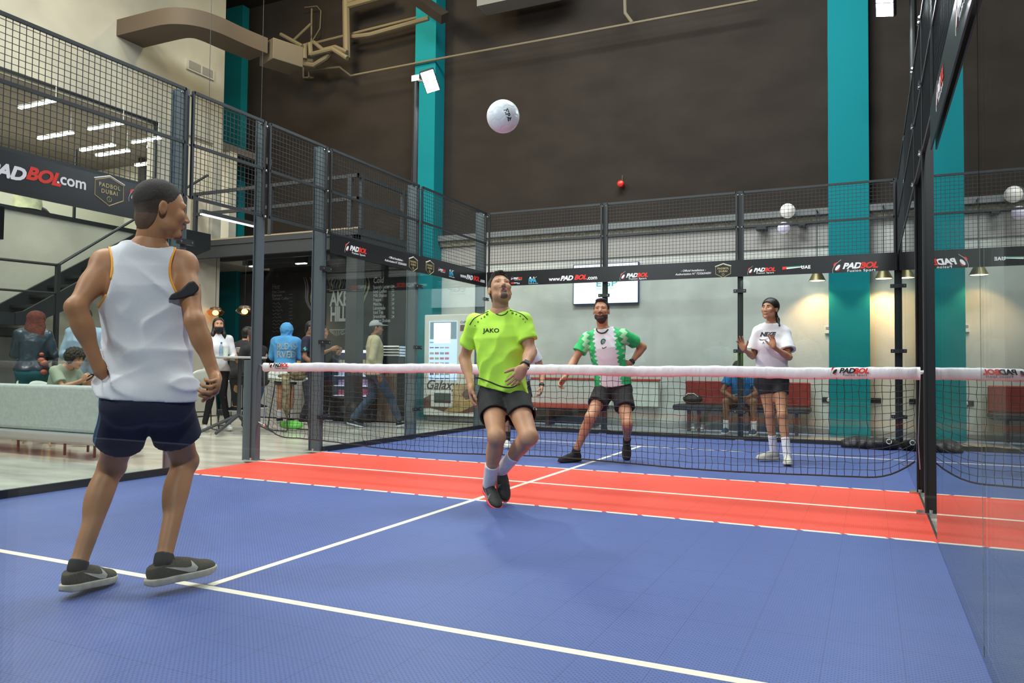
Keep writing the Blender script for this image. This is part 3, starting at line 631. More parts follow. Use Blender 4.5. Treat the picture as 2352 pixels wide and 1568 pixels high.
# thermostat, conduit, sockets
p = at(1904, 757, 1, 6.78); o = thing('thermostat', 'small white wall thermostat with grey display beside the teal column', 'thermostat', tuple(p))
MB().box((p[0]-0.06, 6.765, p[2]-0.06), (p[0]+0.06, 6.80, p[2]+0.06)).build('body', M_panel, o, bevel=0.006); MB().box((p[0]-0.045, 6.76, p[2]+0.01), (p[0]+0.045, 6.766, p[2]+0.045)).build('display', M_greyink, o)
m = MB(); m.cyl((p[0]+0.035, 6.785, p[2]+0.06), (p[0]+0.035, 6.785, 3.30), 0.013, n=8); tag(m.build('conduit_pipe', mat('grey_conduit', (0.33, 0.34, 0.34), 0.5)), 'thin grey conduit pipe running down to the thermostat', 'pipe')
m = MB(); m.tube([at(u, v, 1, 6.74) for u, v in ((1903, -40), (1902, 120), (1905, 200), (1903, 330), (1906, 480), (1904, 512))], 0.014, 6); tag(m.build('cable', M_blk), 'black cable hanging along the left edge of the right teal column', 'cable')
for (u, v, w, lb) in ((1899, 918, 0.07, 'black double wall socket with a white plug, left of the teal column'), (2012, 920, 0.07, 'black double wall socket right of the teal column'), (2083, 922, 0.045, 'black double wall socket at the net post')):
    p = at(u, v, 1, 6.79); o = thing('wall_socket', lb, 'socket', tuple(p), 'wall sockets')
    MB().box((p[0]-w, 6.785, p[2]-0.04), (p[0]+w, 6.80, p[2]+0.04)).build('plate', M_blk, o); 
    if u == 1899: MB().ball((p[0]+0.03, 6.77, p[2]), (0.03, 0.03, 0.035), 12).build('plug', M_shoew, o, smooth='all')
# black bag heap inside the far right corner
o = thing('duffel_bag', 'black crumpled sports bag with a pale ring lying in the far right court corner', 'bag', (2.72, 4.8, 0))
BAG_AT = o
m = MB(); p = at(2042, 1014, 1, 4.62); m.tube([(p[0]+0.028*math.cos(t), 4.62, p[2]+0.028*math.sin(t)) for t in [k*0.4488 for k in range(14)]], 0.006, 6, closed=True); m.build('ring', M_panel, o)

# ================================================================ vending machine
VY = 6.2
o = thing('vending_machine', 'white chocolate vending machine with big touch screen beside the teal column', 'vending machine', (-4.3, VY, 0))
def vx(u, v, d=0): p = at(u, v, 1, VY); return (p[0], VY-d, p[2])
MB().box((-4.87, VY, 0.10), (-3.30, 6.44, 1.955)).build('cabinet', mat('vending_white', (0.66, 0.66, 0.60), 0.45), o, bevel=0.015)
MB().box((-4.80, VY+0.03, 0), (-3.40, 6.42, 0.10)).build('plinth', mat('plinth_grey', (0.12, 0.12, 0.10), 0.6), o)
MB().box((-4.84, VY-0.012, 0.10), (-3.32, VY, 0.16)).build('kick_strip', mat('strip_white', (0.72, 0.71, 0.64), 0.4), o)
a = vx(985, 872); b_ = vx(1051, 737)
sc = MB().box((a[0], VY-0.012, a[2]), (b_[0], VY, b_[2])).build('touch_screen', mat('vend_screen', (0.6, 0.75, 1.0), 0.08, emit=(0.50, 0.66, 0.95), estr=0.75), o)
MB().box((a[0]+0.02, VY-0.014, 1.50), (b_[0]-0.01, VY-0.012, b_[2]-0.01)).build('picture', mat('vend_picture', (0.20, 0.27, 0.33), 0.1, emit=(0.16, 0.22, 0.28), estr=0.5), sc)
MB().box((a[0]+0.10, VY-0.0155, 1.42), (a[0]+0.46, VY-0.014, 1.80)).build('painted_glare', mat('vend_glare', (0.8, 0.9, 1), 0.1, emit=(0.85, 0.93, 1.0), estr=0.9), sc)  # window reflection on the screen, painted as a glowing rectangle
cols = [(0.45, 0.25, 0.30), (0.12, 0.12, 0.2), (0.3, 0.4, 0.3), (0.2, 0.35, 0.45), (0.5, 0.2, 0.25), (0.25, 0.35, 0.2)]
rng = random.Random(9)
for r_ in range(8):
    for c_ in range(4):
        if r_ == 5: continue
        u = 988+c_*11.6; v = 785+r_*11.8; p = vx(u, v)
        k = rng.randrange(6)
        MB().box((p[0], VY-0.0145, p[2]-(0.04 if r_ in (2, 3, 6) else 0.02)), (p[0]+0.085, VY-0.012, p[2])).build('product_tile', mat('prod_%d' % k, cols[k], 0.3, emit=cols[k], estr=0.4), sc)
m = MB(); m.text('Galaxy', 0.25, vx(977, 893, 0.003), EX, EZ, bold=0.015, shear=0.35, sx=0.95); m.text('Coffee', 0.06, vx(1057, 742, 0.003), EX, EZ, shear=0.3); m.build('lettering', mat('brown_ink', (0.04, 0.025, 0.018), 0.5), o)
gold = mat('printed_gold', (0.42, 0.30, 0.13), 0.5, noise=0.35, nscale=5, stretch=(1, 1, 3)); choc = mat('printed_chocolate', (0.13, 0.065, 0.045), 0.5, noise=0.3, nscale=4)
def wave(pts, mt, d): 
    P = [vx(u, v) for u, v in pts]; MB().prism([(q[0], q[2]) for q in P], (0, VY-d, 0), EX, EZ, -0.0015 if False else 0.0012).build('printed_wave', mt, o)
wave([(972, 915), (990, 905), (1000, 925), (1030, 935), (1070, 935), (1100, 925), (1100, 945), (1060, 950), (1020, 945), (990, 937), (972, 937)], choc, 0.002)
wave([(1040, 885), (1070, 880), (1100, 870), (1110, 900), (1100, 925), (1060, 945), (1020, 945), (1042, 925)], gold, 0.004)
wave([(1070, 895), (1085, 885), (1095, 890), (1080, 915), (1070, 918), (1060, 905)], choc, 0.006)
MB().box(vx(991, 934, 0.03), (vx(1040, 934)[0], VY, vx(991, 898)[2])).build('delivery_frame', mat('vend_white2', (0.62, 0.63, 0.58), 0.4), o, bevel=0.008)
MB().box(vx(999, 924, 0.034), (vx(1037, 924)[0], VY-0.03, vx(999, 902)[2])).build('delivery_flap', mat('flap_dark', (0.035, 0.045, 0.04), 0.25), o)
MB().box(vx(1057, 760, 0.004), (vx(1072, 760)[0], VY, vx(1057, 746)[2])).build('printed_picture', choc, o)

# ================================================================ cafe
M_cgrey = mat('counter_concrete', (0.27, 0.27, 0.265), 0.7, noise=0.1, nscale=6); M_ctop = mat('counter_top', (0.05, 0.035, 0.03), 0.4)
M_walnut = mat('walnut_panel', (0.105, 0.072, 0.052), 0.6, noise=0.3, nscale=5, stretch=(3, 1, 0.4))
c = thing('cafe_counter', 'long cafe counter with grey concrete front below the mezzanine', 'counter', (-7.6, 5.5, 0))
MB().box((-8.9, 5.3, 0), (-6.32, 5.85, 0.84)).build('front_panel', M_cgrey, c); MB().box((-8.92, 5.27, 0.84), (-6.32, 5.9, 0.885)).build('worktop', M_ctop, c)
c = thing('cafe_counter', 'short cafe counter with walnut front at the right end of the cafe', 'counter', (-5.2, 5.6, 0))
MB().box((-5.42, 5.5, 0), (-4.98, 6.0, 0.97)).build('front_panel', M_walnut, c); MB().box((-5.45, 5.47, 0.97), (-4.96, 6.02, 1.01)).build('worktop', M_ctop, c)
MB().box((-5.0, 5.495, 0), (-4.98, 6.0, 0.97)).build('end_panel', M_blk, c)
f = thing('display_fridge', 'lit glass display fridge with pastries and drinks in the cafe counter', 'display fridge', (-5.85, 5.5, 0))
MB().box((-6.30, 5.3, 0), (-5.44, 5.9, 0.40)).build('base', M_blk, f); m = MB(); m.box((-6.30, 5.86, 0.4), (-5.44, 5.9, 1.28)); m.box((-6.30, 5.3, 0.4), (-6.27, 5.9, 1.28)); m.box((-5.47, 5.3, 0.4), (-5.44, 5.9, 1.28)); m.build('cabinet', M_char, f)
MB().box((-6.27, 5.3, 1.235), (-5.47, 5.86, 1.275)).build('top_panel', mat('fridge_top', (0.6, 0.6, 0.7), 0.4, emit=(0.65, 0.62, 1.0), estr=1.6), f)
rng = random.Random(4)
for k, z in enumerate((0.44, 0.62, 0.80, 0.98)):
    sh = MB().box((-6.27, 5.34, z), (-5.47, 5.86, z+0.012)).build('shelf', mat('fridge_shelf', (0.7, 0.7, 0.8), 0.3, emit=(0.8, 0.78, 1.0), estr=0.9), f)
    for j in range(9):
        x = -6.24+j*0.087; cc = [(0.5, 0.12, 0.18), (0.45, 0.3, 0.45), (0.6, 0.6, 0.7), (0.5, 0.4, 0.25)][k]
        MB().cyl((x+0.03, 5.45, z+0.012), (x+0.03, 5.45, z+0.10+0.03*rng.random()), 0.03, n=10).build('bottle' if k < 3 else 'pastry', mat('fridge_item_%d' % k, cc, 0.4, emit=cc, estr=0.25), sh)
MB().box((-6.27, 5.30, 0.42), (-5.47, 5.306, 1.23)).build('front_glass', M_glass, f)
# trays and cups
for k in range(4):
    o = thing('foil_tray', 'shiny aluminium foil tray in a stack on the walnut counter, number %s from below' % ('one', 'two', 'three', 'four')[k], 'tray', (-5.15, 5.7, 1.02+k*0.055), 'foil trays on the counter')
    MB().rbox((-5.39, 5.55, 1.16+k*0.052), (-4.99, 5.85, 1.205+k*0.052), 0.02).build('tray', M_chrome, o)
o = thing('tray_stand', 'dark stand carrying the foil trays on the walnut counter', 'stand', (-5.2, 5.7, 1.01)); m = MB(); m.box((-5.36, 5.58, 1.01), (-5.02, 5.82, 1.05)); m.box((-5.34, 5.6, 1.05), (-5.30, 5.8, 1.155)); m.box((-5.08, 5.6, 1.05), (-5.04, 5.8, 1.155)); m.build('frame', M_blk, o)
for (u, n, lb) in ((684, 5, 'left stack'), (693, 7, 'right stack')):
    x = X(u, 790, 5.6)
    o = thing('cup_stack', 'stack of tan paper cups beside the blue hoodie, '+lb, 'paper cups', (x, 5.6, 0.885), 'paper cup stacks')
    for k in range(n): MB().lathe([(0.034, 0), (0.043, 0.06), (0.046, 0.065), (0.046, 0.08), (0.04, 0.08)], (x, 5.6, 1.09+k*0.045), 14).build('cup', mat('kraft_cup', (0.42, 0.27, 0.15), 0.7), o)
    MB().box((x-0.05, 5.52, 0.885), (x+0.05, 5.68, 1.09)).build('box', mat('orange_box', (0.75, 0.33, 0.05), 0.6), o)
o = thing('paper_box', 'small white box on the left part of the counter, beside the masked woman', 'box', (-8.6, 5.5, 0.885)); MB().box((-8.75, 5.42, 0.885), (-8.35, 5.6, 0.98)).build('carton', M_panel, o)
# menu board writing on the black wall
mn = thing('menu_board', 'black chalk menu wall with drink lists and drawings behind the cafe counter', 'menu board', (-7.3, 6.79, 2.2))
MB().box((-9.3, 6.78, 1.3), (-5.36, 6.80, 2.98)).build('board', mat('chalkboard', (0.016, 0.017, 0.016), 0.75, noise=0.5, nscale=3), mn)
CH = MB(); CG = MB(); CD = MB(); MY = 6.774
def mx(u, v): p = at(u, v, 1, MY); return (p[0], MY, p[2])
CD.text('Hot', 0.16, mx(625, 664), EX, EZ, bold=0.012, shear=0.1, sx=0.8)
rng = random.Random(8)
for k, t in enumerate(('Hot Choco', 'Espresso', 'Turkish Coffee')): CD.text(t, 0.085, mx(625, 673+k*8), EX, EZ, bold=0.01, sx=0.9)
for k in range(9):
    z = mx(626, 697+k*8)
    CD.tube([(z[0]+j*0.04, MY, z[2]+0.02*math.sin(j*2.1+k)) for j in range(6+k % 3)], 0.004, 4); z2 = mx(664, 676+k*8); CD.tube([(z2[0]+j*0.03, MY, z2[2]+0.015*math.sin(j*3+k)) for j in range(4)], 0.004, 4)
CH.text('Cold', 0.17, mx(857, 650), EX, EZ, bold=0.02, shear=0.15, sx=0.75)
for k, (t, pr_) in enumerate((('Spanish Latte', '24'), ('Iced Coffee', '22'), ('Milk Shakes', '24'), ('Frappe', '24'), ('Matcha', '24'), ('Lemonade', '16'), ('Iced Tea', '16'), ('Smoothies', '24'), ('Frozen Shakes', ''))):
    CH.text(t, 0.098, mx(857, 663+k*9.6), EX, EZ, bold=0.015, sx=0.72)
    if pr_: CH.text(pr_, 0.09, mx(899, 661+k*9.9), EX, EZ, bold=0.012, sx=0.75)
CH.text('AKE', 0.42, mx(758, 702), EX, EZ, bold=0.03, sx=0.62, space=0.95); CH.text('HILL', 0.42, mx(758, 737), EX, EZ, bold=0.03, sx=0.55, space=0.9)
# cup drawing
q = mx(757, 757); q2 = mx(790, 757)
for k in range(9):
    t = k/8; x = q[0]+(q2[0]-q[0])*t; CH.tube([(x, MY, q[2]), (x+(0.5-t)*0.08, MY, q[2]-0.13*math.sin(math.pi*(0.15+0.7*t)))], 0.006, 4)
CH.tube([q, q2], 0.008, 4); CH.tube([(q2[0], MY, q2[2]), (q2[0]+0.08, MY, q2[2]+0.03), (q2[0]+0.07, MY, q2[2]-0.06), (q2[0]-0.06, MY, q2[2]-0.10)], 0.008, 4)
# bulb drawing with swirls
for k, (u0, u1, gm) in enumerate(((697, 722, 0), (702, 724, 0), (712, 728, 1), (722, 730, 0), (838, 818, 1), (832, 822, 0), (845, 830, 1))):
    pts = [mx(u0+(u1-u0)*(t/8)**1.8+4*math.sin(t*0.9), 636+(726-636)*t/8) for t in range(9)]
    (CG if gm else CD).tube(pts, [0.006+0.016*math.sin(math.pi*t/8) for t in range(9)], 5)
for k in range(7):
    pts = [mx(757+k*6+2*math.sin(t+k), 664-t*4) for t in range(7)]; (CG if k % 3 == 1 else CD).tube(pts, [0.006+0.014*math.sin(math.pi*t/6) for t in range(7)], 5)
CH.tube([mx(757, 668), mx(800, 664)], 0.008, 4)
CH.build('chalk_lettering', mat('chalk_white', (0.50, 0.52, 0.50), 0.9), mn); CG.build('chalk_drawing', mat('chalk_green', (0.30, 0.36, 0.20), 0.9), mn); CD.build('chalk_drawing', mat('chalk_faint', (0.16, 0.155, 0.165), 0.9), mn)
MB().box((-9.92, 6.7, 0), (-9.32, 6.78, 2.99)).build('wall_cafe_panel', mat('dark_grey_panel', (0.10, 0.10, 0.10), 0.7), kind='structure')
# ceiling spots below the mezzanine
for (u, v, lb) in ((585, 612, 'left one'), (692, 606, 'right one')):
    p = at(u, v, 2, 2.95); o = thing('ceiling_light', 'small lit strip light under the mezzanine, '+lb, 'ceiling light', tuple(p), 'strip lights under the mezzanine')
    MB().box((p[0]-0.12, p[1]-0.03, 2.95), (p[0]+0.12, p[1]+0.03, 2.965)).build('diffuser', M_led, o); MB().box((p[0]-0.13, p[1]-0.04, 2.965), (p[0]+0.13, p[1]+0.04, 3.21)).build('housing', M_blk, o)
area_light('cafe_light', (-7.2, 5.4, 2.9), (-7.2, 5.2, 0), 2.6, 0.6, 26, (1.0, 0.93, 0.85))
# amber glass pendants
amber = glass_mat('amber_glass', (0.95, 0.62, 0.30), 2.0)
for (u, v, lb) in ((495, 717, 'left one above the masked woman'), (562, 714, 'right one beside the grey post')):
    p = at(u, v, 1, 4.95); x, y, z = p; o = thing('pendant_lamp', 'round amber glass pendant lamp, '+lb, 'lamp', (x, y, z), 'amber pendant lamps')
    MB().lathe([(0.05, -0.075), (0.12, -0.06), (0.165, 0.0), (0.15, 0.035), (0.115, 0.05)], (x, y, z), 24).build('glass_bowl', amber, o, smooth='all')
    MB().lathe([(0.115, 0.05), (0.10, 0.085), (0.07, 0.10), (0, 0.10)], (x, y, z), 24).build('cap', mat('smoked_cap', (0.10, 0.065, 0.04), 0.3), o, smooth=True)
    MB().ball((x, y, z-0.01), (0.06, 0.06, 0.05), 12).build('bulb', mat('amber_bulb', (1, 0.7, 0.3), 0.5, emit=(1.0, 0.62, 0.22), estr=14), o, smooth='all')
    MB().cyl((x, y, z+0.10), (x, y, 3.215), 0.005, n=6).build('cord', M_blk, o)
# suspended LED bar
o = thing('linear_lamp', 'suspended white linear LED lamp right of the tank top player head', 'lamp', (-6.24, 2.75, 3.2))
MB().box((-6.27, 2.15, 3.20), (-6.21, 3.38, 3.26)).build('housing', M_char, o); MB().box((-6.265, 2.16, 3.185), (-6.215, 3.37, 3.20)).build('diffuser', M_led, o)
for y in (2.25, 3.33): MB().cyl((-6.24, y, 3.26), (-6.24, y, 9.0), 0.004, n=5).build('cable', M_wire, o)
# upper room linear lamps
for k, ((a0, b0), (a1, b1), lb) in enumerate((((45, 248), (133, 233), 'topmost'), ((88, 320), (167, 307), 'second from the left edge'), ((203, 298), (288, 284), 'upper middle'), ((186, 347), (263, 335), 'lower middle'), ((222, 359), (296, 348), 'low and bright'),
        ((303, 328), (368, 320), 'upper right'), ((340, 340), (372, 335), 'shortest'), ((312, 382), (366, 374), 'lowest'))):
    z = 5.0 if k in (1, 3, 4, 7) else 5.05
    p = at(a0, b0, 0, -10.6) if k in (1, 3, 4, 7) else at(a0, b0, 0, -9.6); q = at(a1, b1, 1, p[1]+0.0)
    zz = min(5.28, (p[2]+q[2])/2); L = q[0]-p[0]
    o = thing('linear_lamp', 'white linear lamp hanging in the upper room, %s one' % lb, 'lamp', ((p[0]+q[0])/2, p[1], zz), 'linear lamps in the upper room')
    MB().box((p[0], p[1]-0.03, zz), (q[0], p[1]+0.03, zz+0.02)).build('diffuser', M_led, o); MB().box((p[0], p[1]-0.035, zz+0.02), (q[0], p[1]+0.035, zz+0.05)).build('housing', M_panel, o)
    MB().cyl((q[0]-0.05, p[1], zz+0.05), (q[0]-0.05, p[1], 5.36), 0.006, n=5).build('cord', M_panel, o)
area_light('upper_room_light', (-11.5, 1.5, 5.25), (-11.5, 1.5, 0), 3.5, 7.0, 330, (1.0, 0.95, 0.86))
# things on the upper ledge
p = at(70, 445, 0, -9.25); o = thing('jacket', 'pale yellow garment seen behind the upper glass rail', 'jacket', (-9.3, p[1], 3.3)); m = MB()
m.lathe([(0.02, 0.62), (0.10, 0.58), (0.16, 0.45), (0.19, 0.25), (0.22, 0.0)], (-9.32, p[1], p[2]-0.25), 14); m.build('fabric', mat('pale_yellow_cloth', (0.60, 0.58, 0.38), 0.8, noise=0.3, nscale=6), o, smooth='all')
p = at(72, 468, 0, -9.25); o = thing('backpack', 'black bag lying on the upper floor edge below the yellow garment', 'bag', (-9.2, p[1], 3.3)); MB().ball((-9.24, p[1]+0.05, 3.36), (0.12, 0.24, 0.11), 14).build('body', mat('black_nylon2', (0.01, 0.01, 0.01), 0.6), o, smooth='all')
for (y0, y1) in ((1.1, 1.35), (2.35, 2.6)): MB().box((-13.98, y0, 3.3), (-13.9, y1, 5.3)).build('trim_upper', M_char, kind='structure')
MB().box((-12.4, 2.2, 3.29), (-12.3, 5.6, 4.9)).build('wall_upper_partition', mat('pale_partition', (0.55, 0.53, 0.46), 0.7), kind='structure')

# ================================================================ sofa, table, stools
M_sofa = mat('pale_grey_fabric', (0.44, 0.475, 0.46), 0.9, noise=0.08, nscale=30, bump=0.3, bscale=200)
o = thing('sofa', 'pale grey sofa seen from behind, left of the tank top player', 'sofa', (-6, -0.3, 0))
MB().rbox((-7.4, -0.72, 0.26), (-4.48, -0.56, 0.745), 0.035).build('backrest', M_sofa, o)
MB().rbox((-7.4, -0.72, 0.135), (-4.48, -0.22, 0.255), 0.03).build('base', mat('grey_fabric_dark', (0.34, 0.37, 0.36), 0.9), o)
MB().rbox((-7.3, -0.55, 0.256), (-4.58, -0.20, 0.40), 0.05).build('seat_cushion', M_sofa, o)
for x, y in ((-5.85, -0.66), (-5.13, -0.62), (-4.66, -0.62), (-5.2, -0.3), (-7.2, -0.6), (-7.2, -0.3)): MB().cyl((x, y, 0), (x, y, 0.14), 0.014, n=8).build('leg', M_dwood, o)
M_wleg = mat('light_wood_leg', (0.55, 0.36, 0.16), 0.5); M_shell = mat('white_shell', (0.62, 0.66, 0.60), 0.45)
o = thing('shell_chair', 'white shell chair with wooden legs under the curly haired visitor', 'chair', (0, 0, 0))
V = []; F = []; n = 14
for i in range(9):
    t = i/8
    for k in range(n+1):
        a = math.pi*k/n; r = 0.25
        if t < 0.5: V.append((r*math.cos(a)*(0.2+1.6*t), -0.02-r*math.sin(a)*(0.2+1.6*t)+0.05+0.10*(1-2*t), 0.45-0.02*math.sin(math.pi*t)))
        else: V.append((r*math.cos(a), 0.0-r*math.sin(a), 0.45+(t-0.5)*2*0.31*(0.35+0.65*math.sin(a))))
for i in range(8):
    for k in range(n): F.append((i*(n+1)+k, i*(n+1)+k+1, (i+1)*(n+1)+k+1, (i+1)*(n+1)+k))
m = MB(); m.add(V, F); s_ = m.build('seat_shell', M_shell, o, smooth='all'); md = s_.modifiers.new('s', 'SOLIDIFY'); md.thickness = 0.012
for (x, y) in ((-0.22, -0.2), (0.22, -0.2), (-0.22, 0.2), (0.22, 0.2)): MB().cyl((x*0.5, y*0.5-0.03, 0.44), (x, y, 0), 0.014, 0.011, 8).build('leg', M_wleg, o)
o.location = (-6.50, 0.16, 0); o.rotation_euler = (0, 0, R(-80))
o2 = dup(o, (-0.55, 0.2, 0), R(15), 'second white shell chair behind the left end of the pale sofa')
# round low table
# high table
tb = thing('high_table', 'high round table with grey top and splayed black foot beside the grey post', 'table', (-5.73, 2.4, 0))
MB().lathe([(0, 1.075), (0.42, 1.075), (0.43, 1.085), (0.43, 1.10), (0.42, 1.105), (0, 1.105)], (-5.73, 2.4, 0), 36).build('tabletop', mat('pale_table', (0.42, 0.43, 0.43), 0.4), tb)
MB().cyl((-5.66, 2.4, 0.24), (-5.66, 2.4, 1.075), 0.03, n=12).build('pole', M_char, tb)
for a in (235, 280, 20, 120): MB().cyl((-5.66, 2.4, 0.26), (-5.66+0.52*math.cos(R(a)), 2.4+0.52*math.sin(R(a)), 0.03), 0.026, 0.022, 8).build('leg', M_char, tb)
def bar_stool(x, y, rot, label, sz=0.75):
    o = thing('bar_stool', label, 'stool', (0, 0, 0), 'wire frame bar stools'); V = []; F = []; n = 12
    for i in range(11):
        t = i/10
        for k in range(n+1):
            u = -1+2*k/n; w = 0.21*(1-0.12*(abs(2*t-1))**4)
            if t < 0.68: yy = 0.20-0.44*t/0.68; zz = sz-0.012*(1-u*u)+0.03*abs(u)**3
            else: q = (t-0.68)/0.32; yy = -0.24-0.05*q; zz = sz+0.16*q*(1-0.35*abs(u)**3)
            V.append((u*w, yy, zz))
    for i in range(10):
        for k in range(n): F.append((i*(n+1)+k, i*(n+1)+k+1, (i+1)*(n+1)+k+1, (i+1)*(n+1)+k))
    m = MB(); m.add(V, F); s_ = m.build('seat', M_shell, o, smooth='all'); md = s_.modifiers.new('s', 'SOLIDIFY'); md.thickness = 0.025
    for sx in (-1, 1):
        m = MB(); m.tube([(sx*0.15, 0.12, sz-0.02), (sx*0.20, 0.22, 0.03), (sx*0.20, 0.20, 0.012), (sx*0.20, -0.22, 0.012), (sx*0.20, -0.24, 0.03), (sx*0.15, -0.14, sz-0.02)], 0.009, 6)
        m.build('leg_frame', M_blk, o)
    m = MB(); m.tube([(-0.185, 0.19, 0.27), (0.185, 0.19, 0.27)], 0.009, 6); m.build('footrest', M_blk, o)
    o.location = (x, y, 0); o.rotation_euler = (0, 0, R(rot)); return o
bar_stool(-6.35, 2.35, 60, 'white seat bar stool beside the hand of the tank top player')
bar_stool(-5.30, 3.05, -100, 'white seat bar stool with a camouflage jacket over it')
bar_stool(-6.60, 3.30, 200, 'white seat bar stool under the man in the black hoodie', 0.72)
o = thing('camouflage_jacket', 'camouflage jacket hanging over the white bar stool behind the net', 'jacket', (-5.3, 3.05, 0.78))
M_camo = mat('camouflage', (0.05, 0.045, 0.025), 0.8, noise=0.5, nscale=22, col2=(0.24, 0.19, 0.11))
m = MB(); m.ball((-5.22, 3.02, 0.82), (0.24, 0.19, 0.05), 14); m.ball((-5.08, 2.98, 0.88), (0.10, 0.15, 0.08), 12); m.tube([(-5.18, 2.83, 0.83), (-5.15, 2.80, 0.65), (-5.17, 2.80, 0.40), (-5.12, 2.82, 0.25)], [0.06, 0.055, 0.045, 0.03], 8)
m.build('fabric', M_camo, o, smooth='all')
o = thing('water_bottle', 'clear water bottle with blue cap on the high table', 'bottle', (-5.98, 2.35, 1.105))
MB().lathe([(0, 0), (0.03, 0), (0.032, 0.05), (0.029, 0.09), (0.032, 0.13), (0.012, 0.18), (0.012, 0.19)], (-5.98, 2.35, 1.106), 16).build('body', glass_mat('bottle_plastic', (0.75, 0.85, 0.92), 3.0), o, smooth='all')
MB().cyl((-5.98, 2.35, 1.29), (-5.98, 2.35, 1.315), 0.014, n=12).build('cap', mat('blue_cap', (0.02, 0.15, 0.5), 0.4), o); MB().cyl((-5.98, 2.35, 1.16), (-5.98, 2.35, 1.20), 0.0325, n=16).build('wrapper', mat('blue_wrap', (0.2, 0.3, 0.5), 0.4), o)
o = thing('drink_cup', 'pale plastic drink cup on the high table beside the water bottle', 'cup', (-5.84, 2.3, 1.105)); MB().lathe([(0, 0), (0.03, 0), (0.04, 0.12), (0.036, 0.12), (0.034, 0.10), (0, 0.10)], (-5.84, 2.3, 1.106), 16).build('cup', mat('cup_white', (0.62, 0.68, 0.58), 0.4), o, smooth=True)
# green trainers bag on the floor under the table
o = thing('floor_bag', 'bright green sports bag lying under the high table', 'bag', (-5.4, 3.3, 0)); m = MB(); m.ball((-5.42, 3.25, 0.07), (0.22, 0.12, 0.07), 14); m.build('body', mat('neon_green', (0.18, 0.65, 0.10), 0.6), o, smooth='all')
M_bl = mat('black_bag', (0.012, 0.012, 0.014), 0.6, bump=0.5, bscale=15)
o = thing('backpack', 'black backpack standing on the cafe floor in front of the display fridge', 'bag', (-5.2, 4.6, 0)); m = MB(); m.ball((-5.25, 4.6, 0.19), (0.17, 0.13, 0.20), 14); m.ball((-5.08, 4.5, 0.12), (0.12, 0.1, 0.13), 12); m.build('body', M_bl, o, smooth='all')

# ================================================================ ducts and pipes high up
o = thing('air_duct', 'large brown rectangular air duct curving out of the concrete wall', 'duct', (-8.2, 3.2, 6.6))
path = [(-9.0, 3.05), (-8.5, 3.05), (-8.0, 3.06), (-7.78, 3.12), (-7.62, 3.26), (-7.54, 3.5), (-7.51, 3.8), (-7.47, 4.1), (-7.40, 4.45)]
P_ = [np.array(q) for q in path]; path = []
for i in range(len(P_)-1):
    a0, a1, a2, a3 = P_[max(i-1, 0)], P_[i], P_[i+1], P_[min(i+2, len(P_)-1)]
    for k in range(4): t = k/4; path.append(tuple(0.5*((2*a1)+(-a0+a2)*t+(2*a0-5*a1+4*a2-a3)*t*t+(-a0+3*a1-3*a2+a3)*t**3)))
path.append(tuple(P_[-1]))
V = []; F = []
for i, p in enumerate(path):
    a = np.array(path[max(i-1, 0)]); b = np.array(path[min(i+1, len(path)-1)]); t = (b-a)/np.linalg.norm(b-a); nn = np.array((-t[1], t[0]))*0.27
    for (sg, z) in ((-1, 6.59), (1, 6.59), (1, 6.87), (-1, 6.87)): V.append((p[0]+nn[0]*sg, p[1]+nn[1]*sg, z))
for i in range(len(path)-1):
    for k in range(4): F.append((i*4+k, i*4+(k+1) % 4, (i+1)*4+(k+1) % 4, (i+1)*4+k))
F += [(0, 3, 2, 1), tuple((len(path)-1)*4+k for k in range(4))]
m = MB(); m.add(V, F); m.build('duct_body', M_duct, o, smooth=True)
bx_ = MB(); bx_.obox((-7.16, 4.78, 6.68), ((0.35, 0.94, 0), (0.94, -0.35, 0), (0, 0, 1)), (0.30, 0.26, 0.19)); bx_.build('end_box', mat('box_tan', (0.13, 0.10, 0.065), 0.6), o, bevel=0.01)
m = MB()
PY = 6.3
def pz(pts, r, y=PY): m.tube([at(u, v, 1, y) for u, v in pts], r, 8)
def pipes(name, label, segs):
    global m
    o = thing(name, label, 'pipes', tuple(at(segs[0][0][0][0], segs[0][0][0][1], 1, PY)), 'pipework on the dark wall')
    for pts, r, y in segs: m = MB(); pz(pts, r, y); m.build('pipe', M_pipe, o, smooth=True)
pipes('pipework', 'thick tan vertical pipe with elbow and its two pipes running right', [([(797, 134), (795, 4), (800, -6)], 0.075, 6.3), ([(797, 4), (875, -22)], 0.06, 6.3), ([(797, 14), (890, -12)], 0.06, 6.3)])
pipes('pipework', 'pair of parallel tan pipes running up to the steel beam', [([(720, 100), (800, 80), (980, 35)], 0.03, 6.5), ([(800, 86), (850, 80), (985, 42)], 0.05, 6.45)])
pipes('pipework', 'knotted cluster of tan pipes beside the duct end box', [([(697, 106), (722, 98), (742, 115), (770, 108), (797, 120)], 0.045, 6.2), ([(715, 125), (765, 113), (798, 134)], 0.05, 6.1), ([(688, 145), (722, 150), (750, 132), (757, 124)], 0.055, 6.2), ([(683, 137), (720, 140)], 0.04, 6.2), ([(712, 100), (714, 128)], 0.05, 6.1), ([(700, 103), (700, 135)], 0.05, 6.1)])
pipes('pipework', 'long thin tan conduit rising across the dark wall to the right', [([(697, 155), (697, 178), (720, 178)], 0.02, 6.7), ([(710, 178), (710, 161), (780, 154), (806, 174), (1035, 130), (1300, 82), (1470, 50), (1740, 0)], 0.022, 6.4)])
pipes('pipework', 'thin looping cable pipe above the pipe cluster', [([(717, 95), (735, 65), (737, 25), (728, 14), (700, 17)], 0.012, 6.6), ([(645, 79), (694, 106)], 0.04, 6.0), ([(673, 94), (714, 55)], 0.028, 6.3), ([(715, 100), (716, 20)], 0.02, 6.6)])
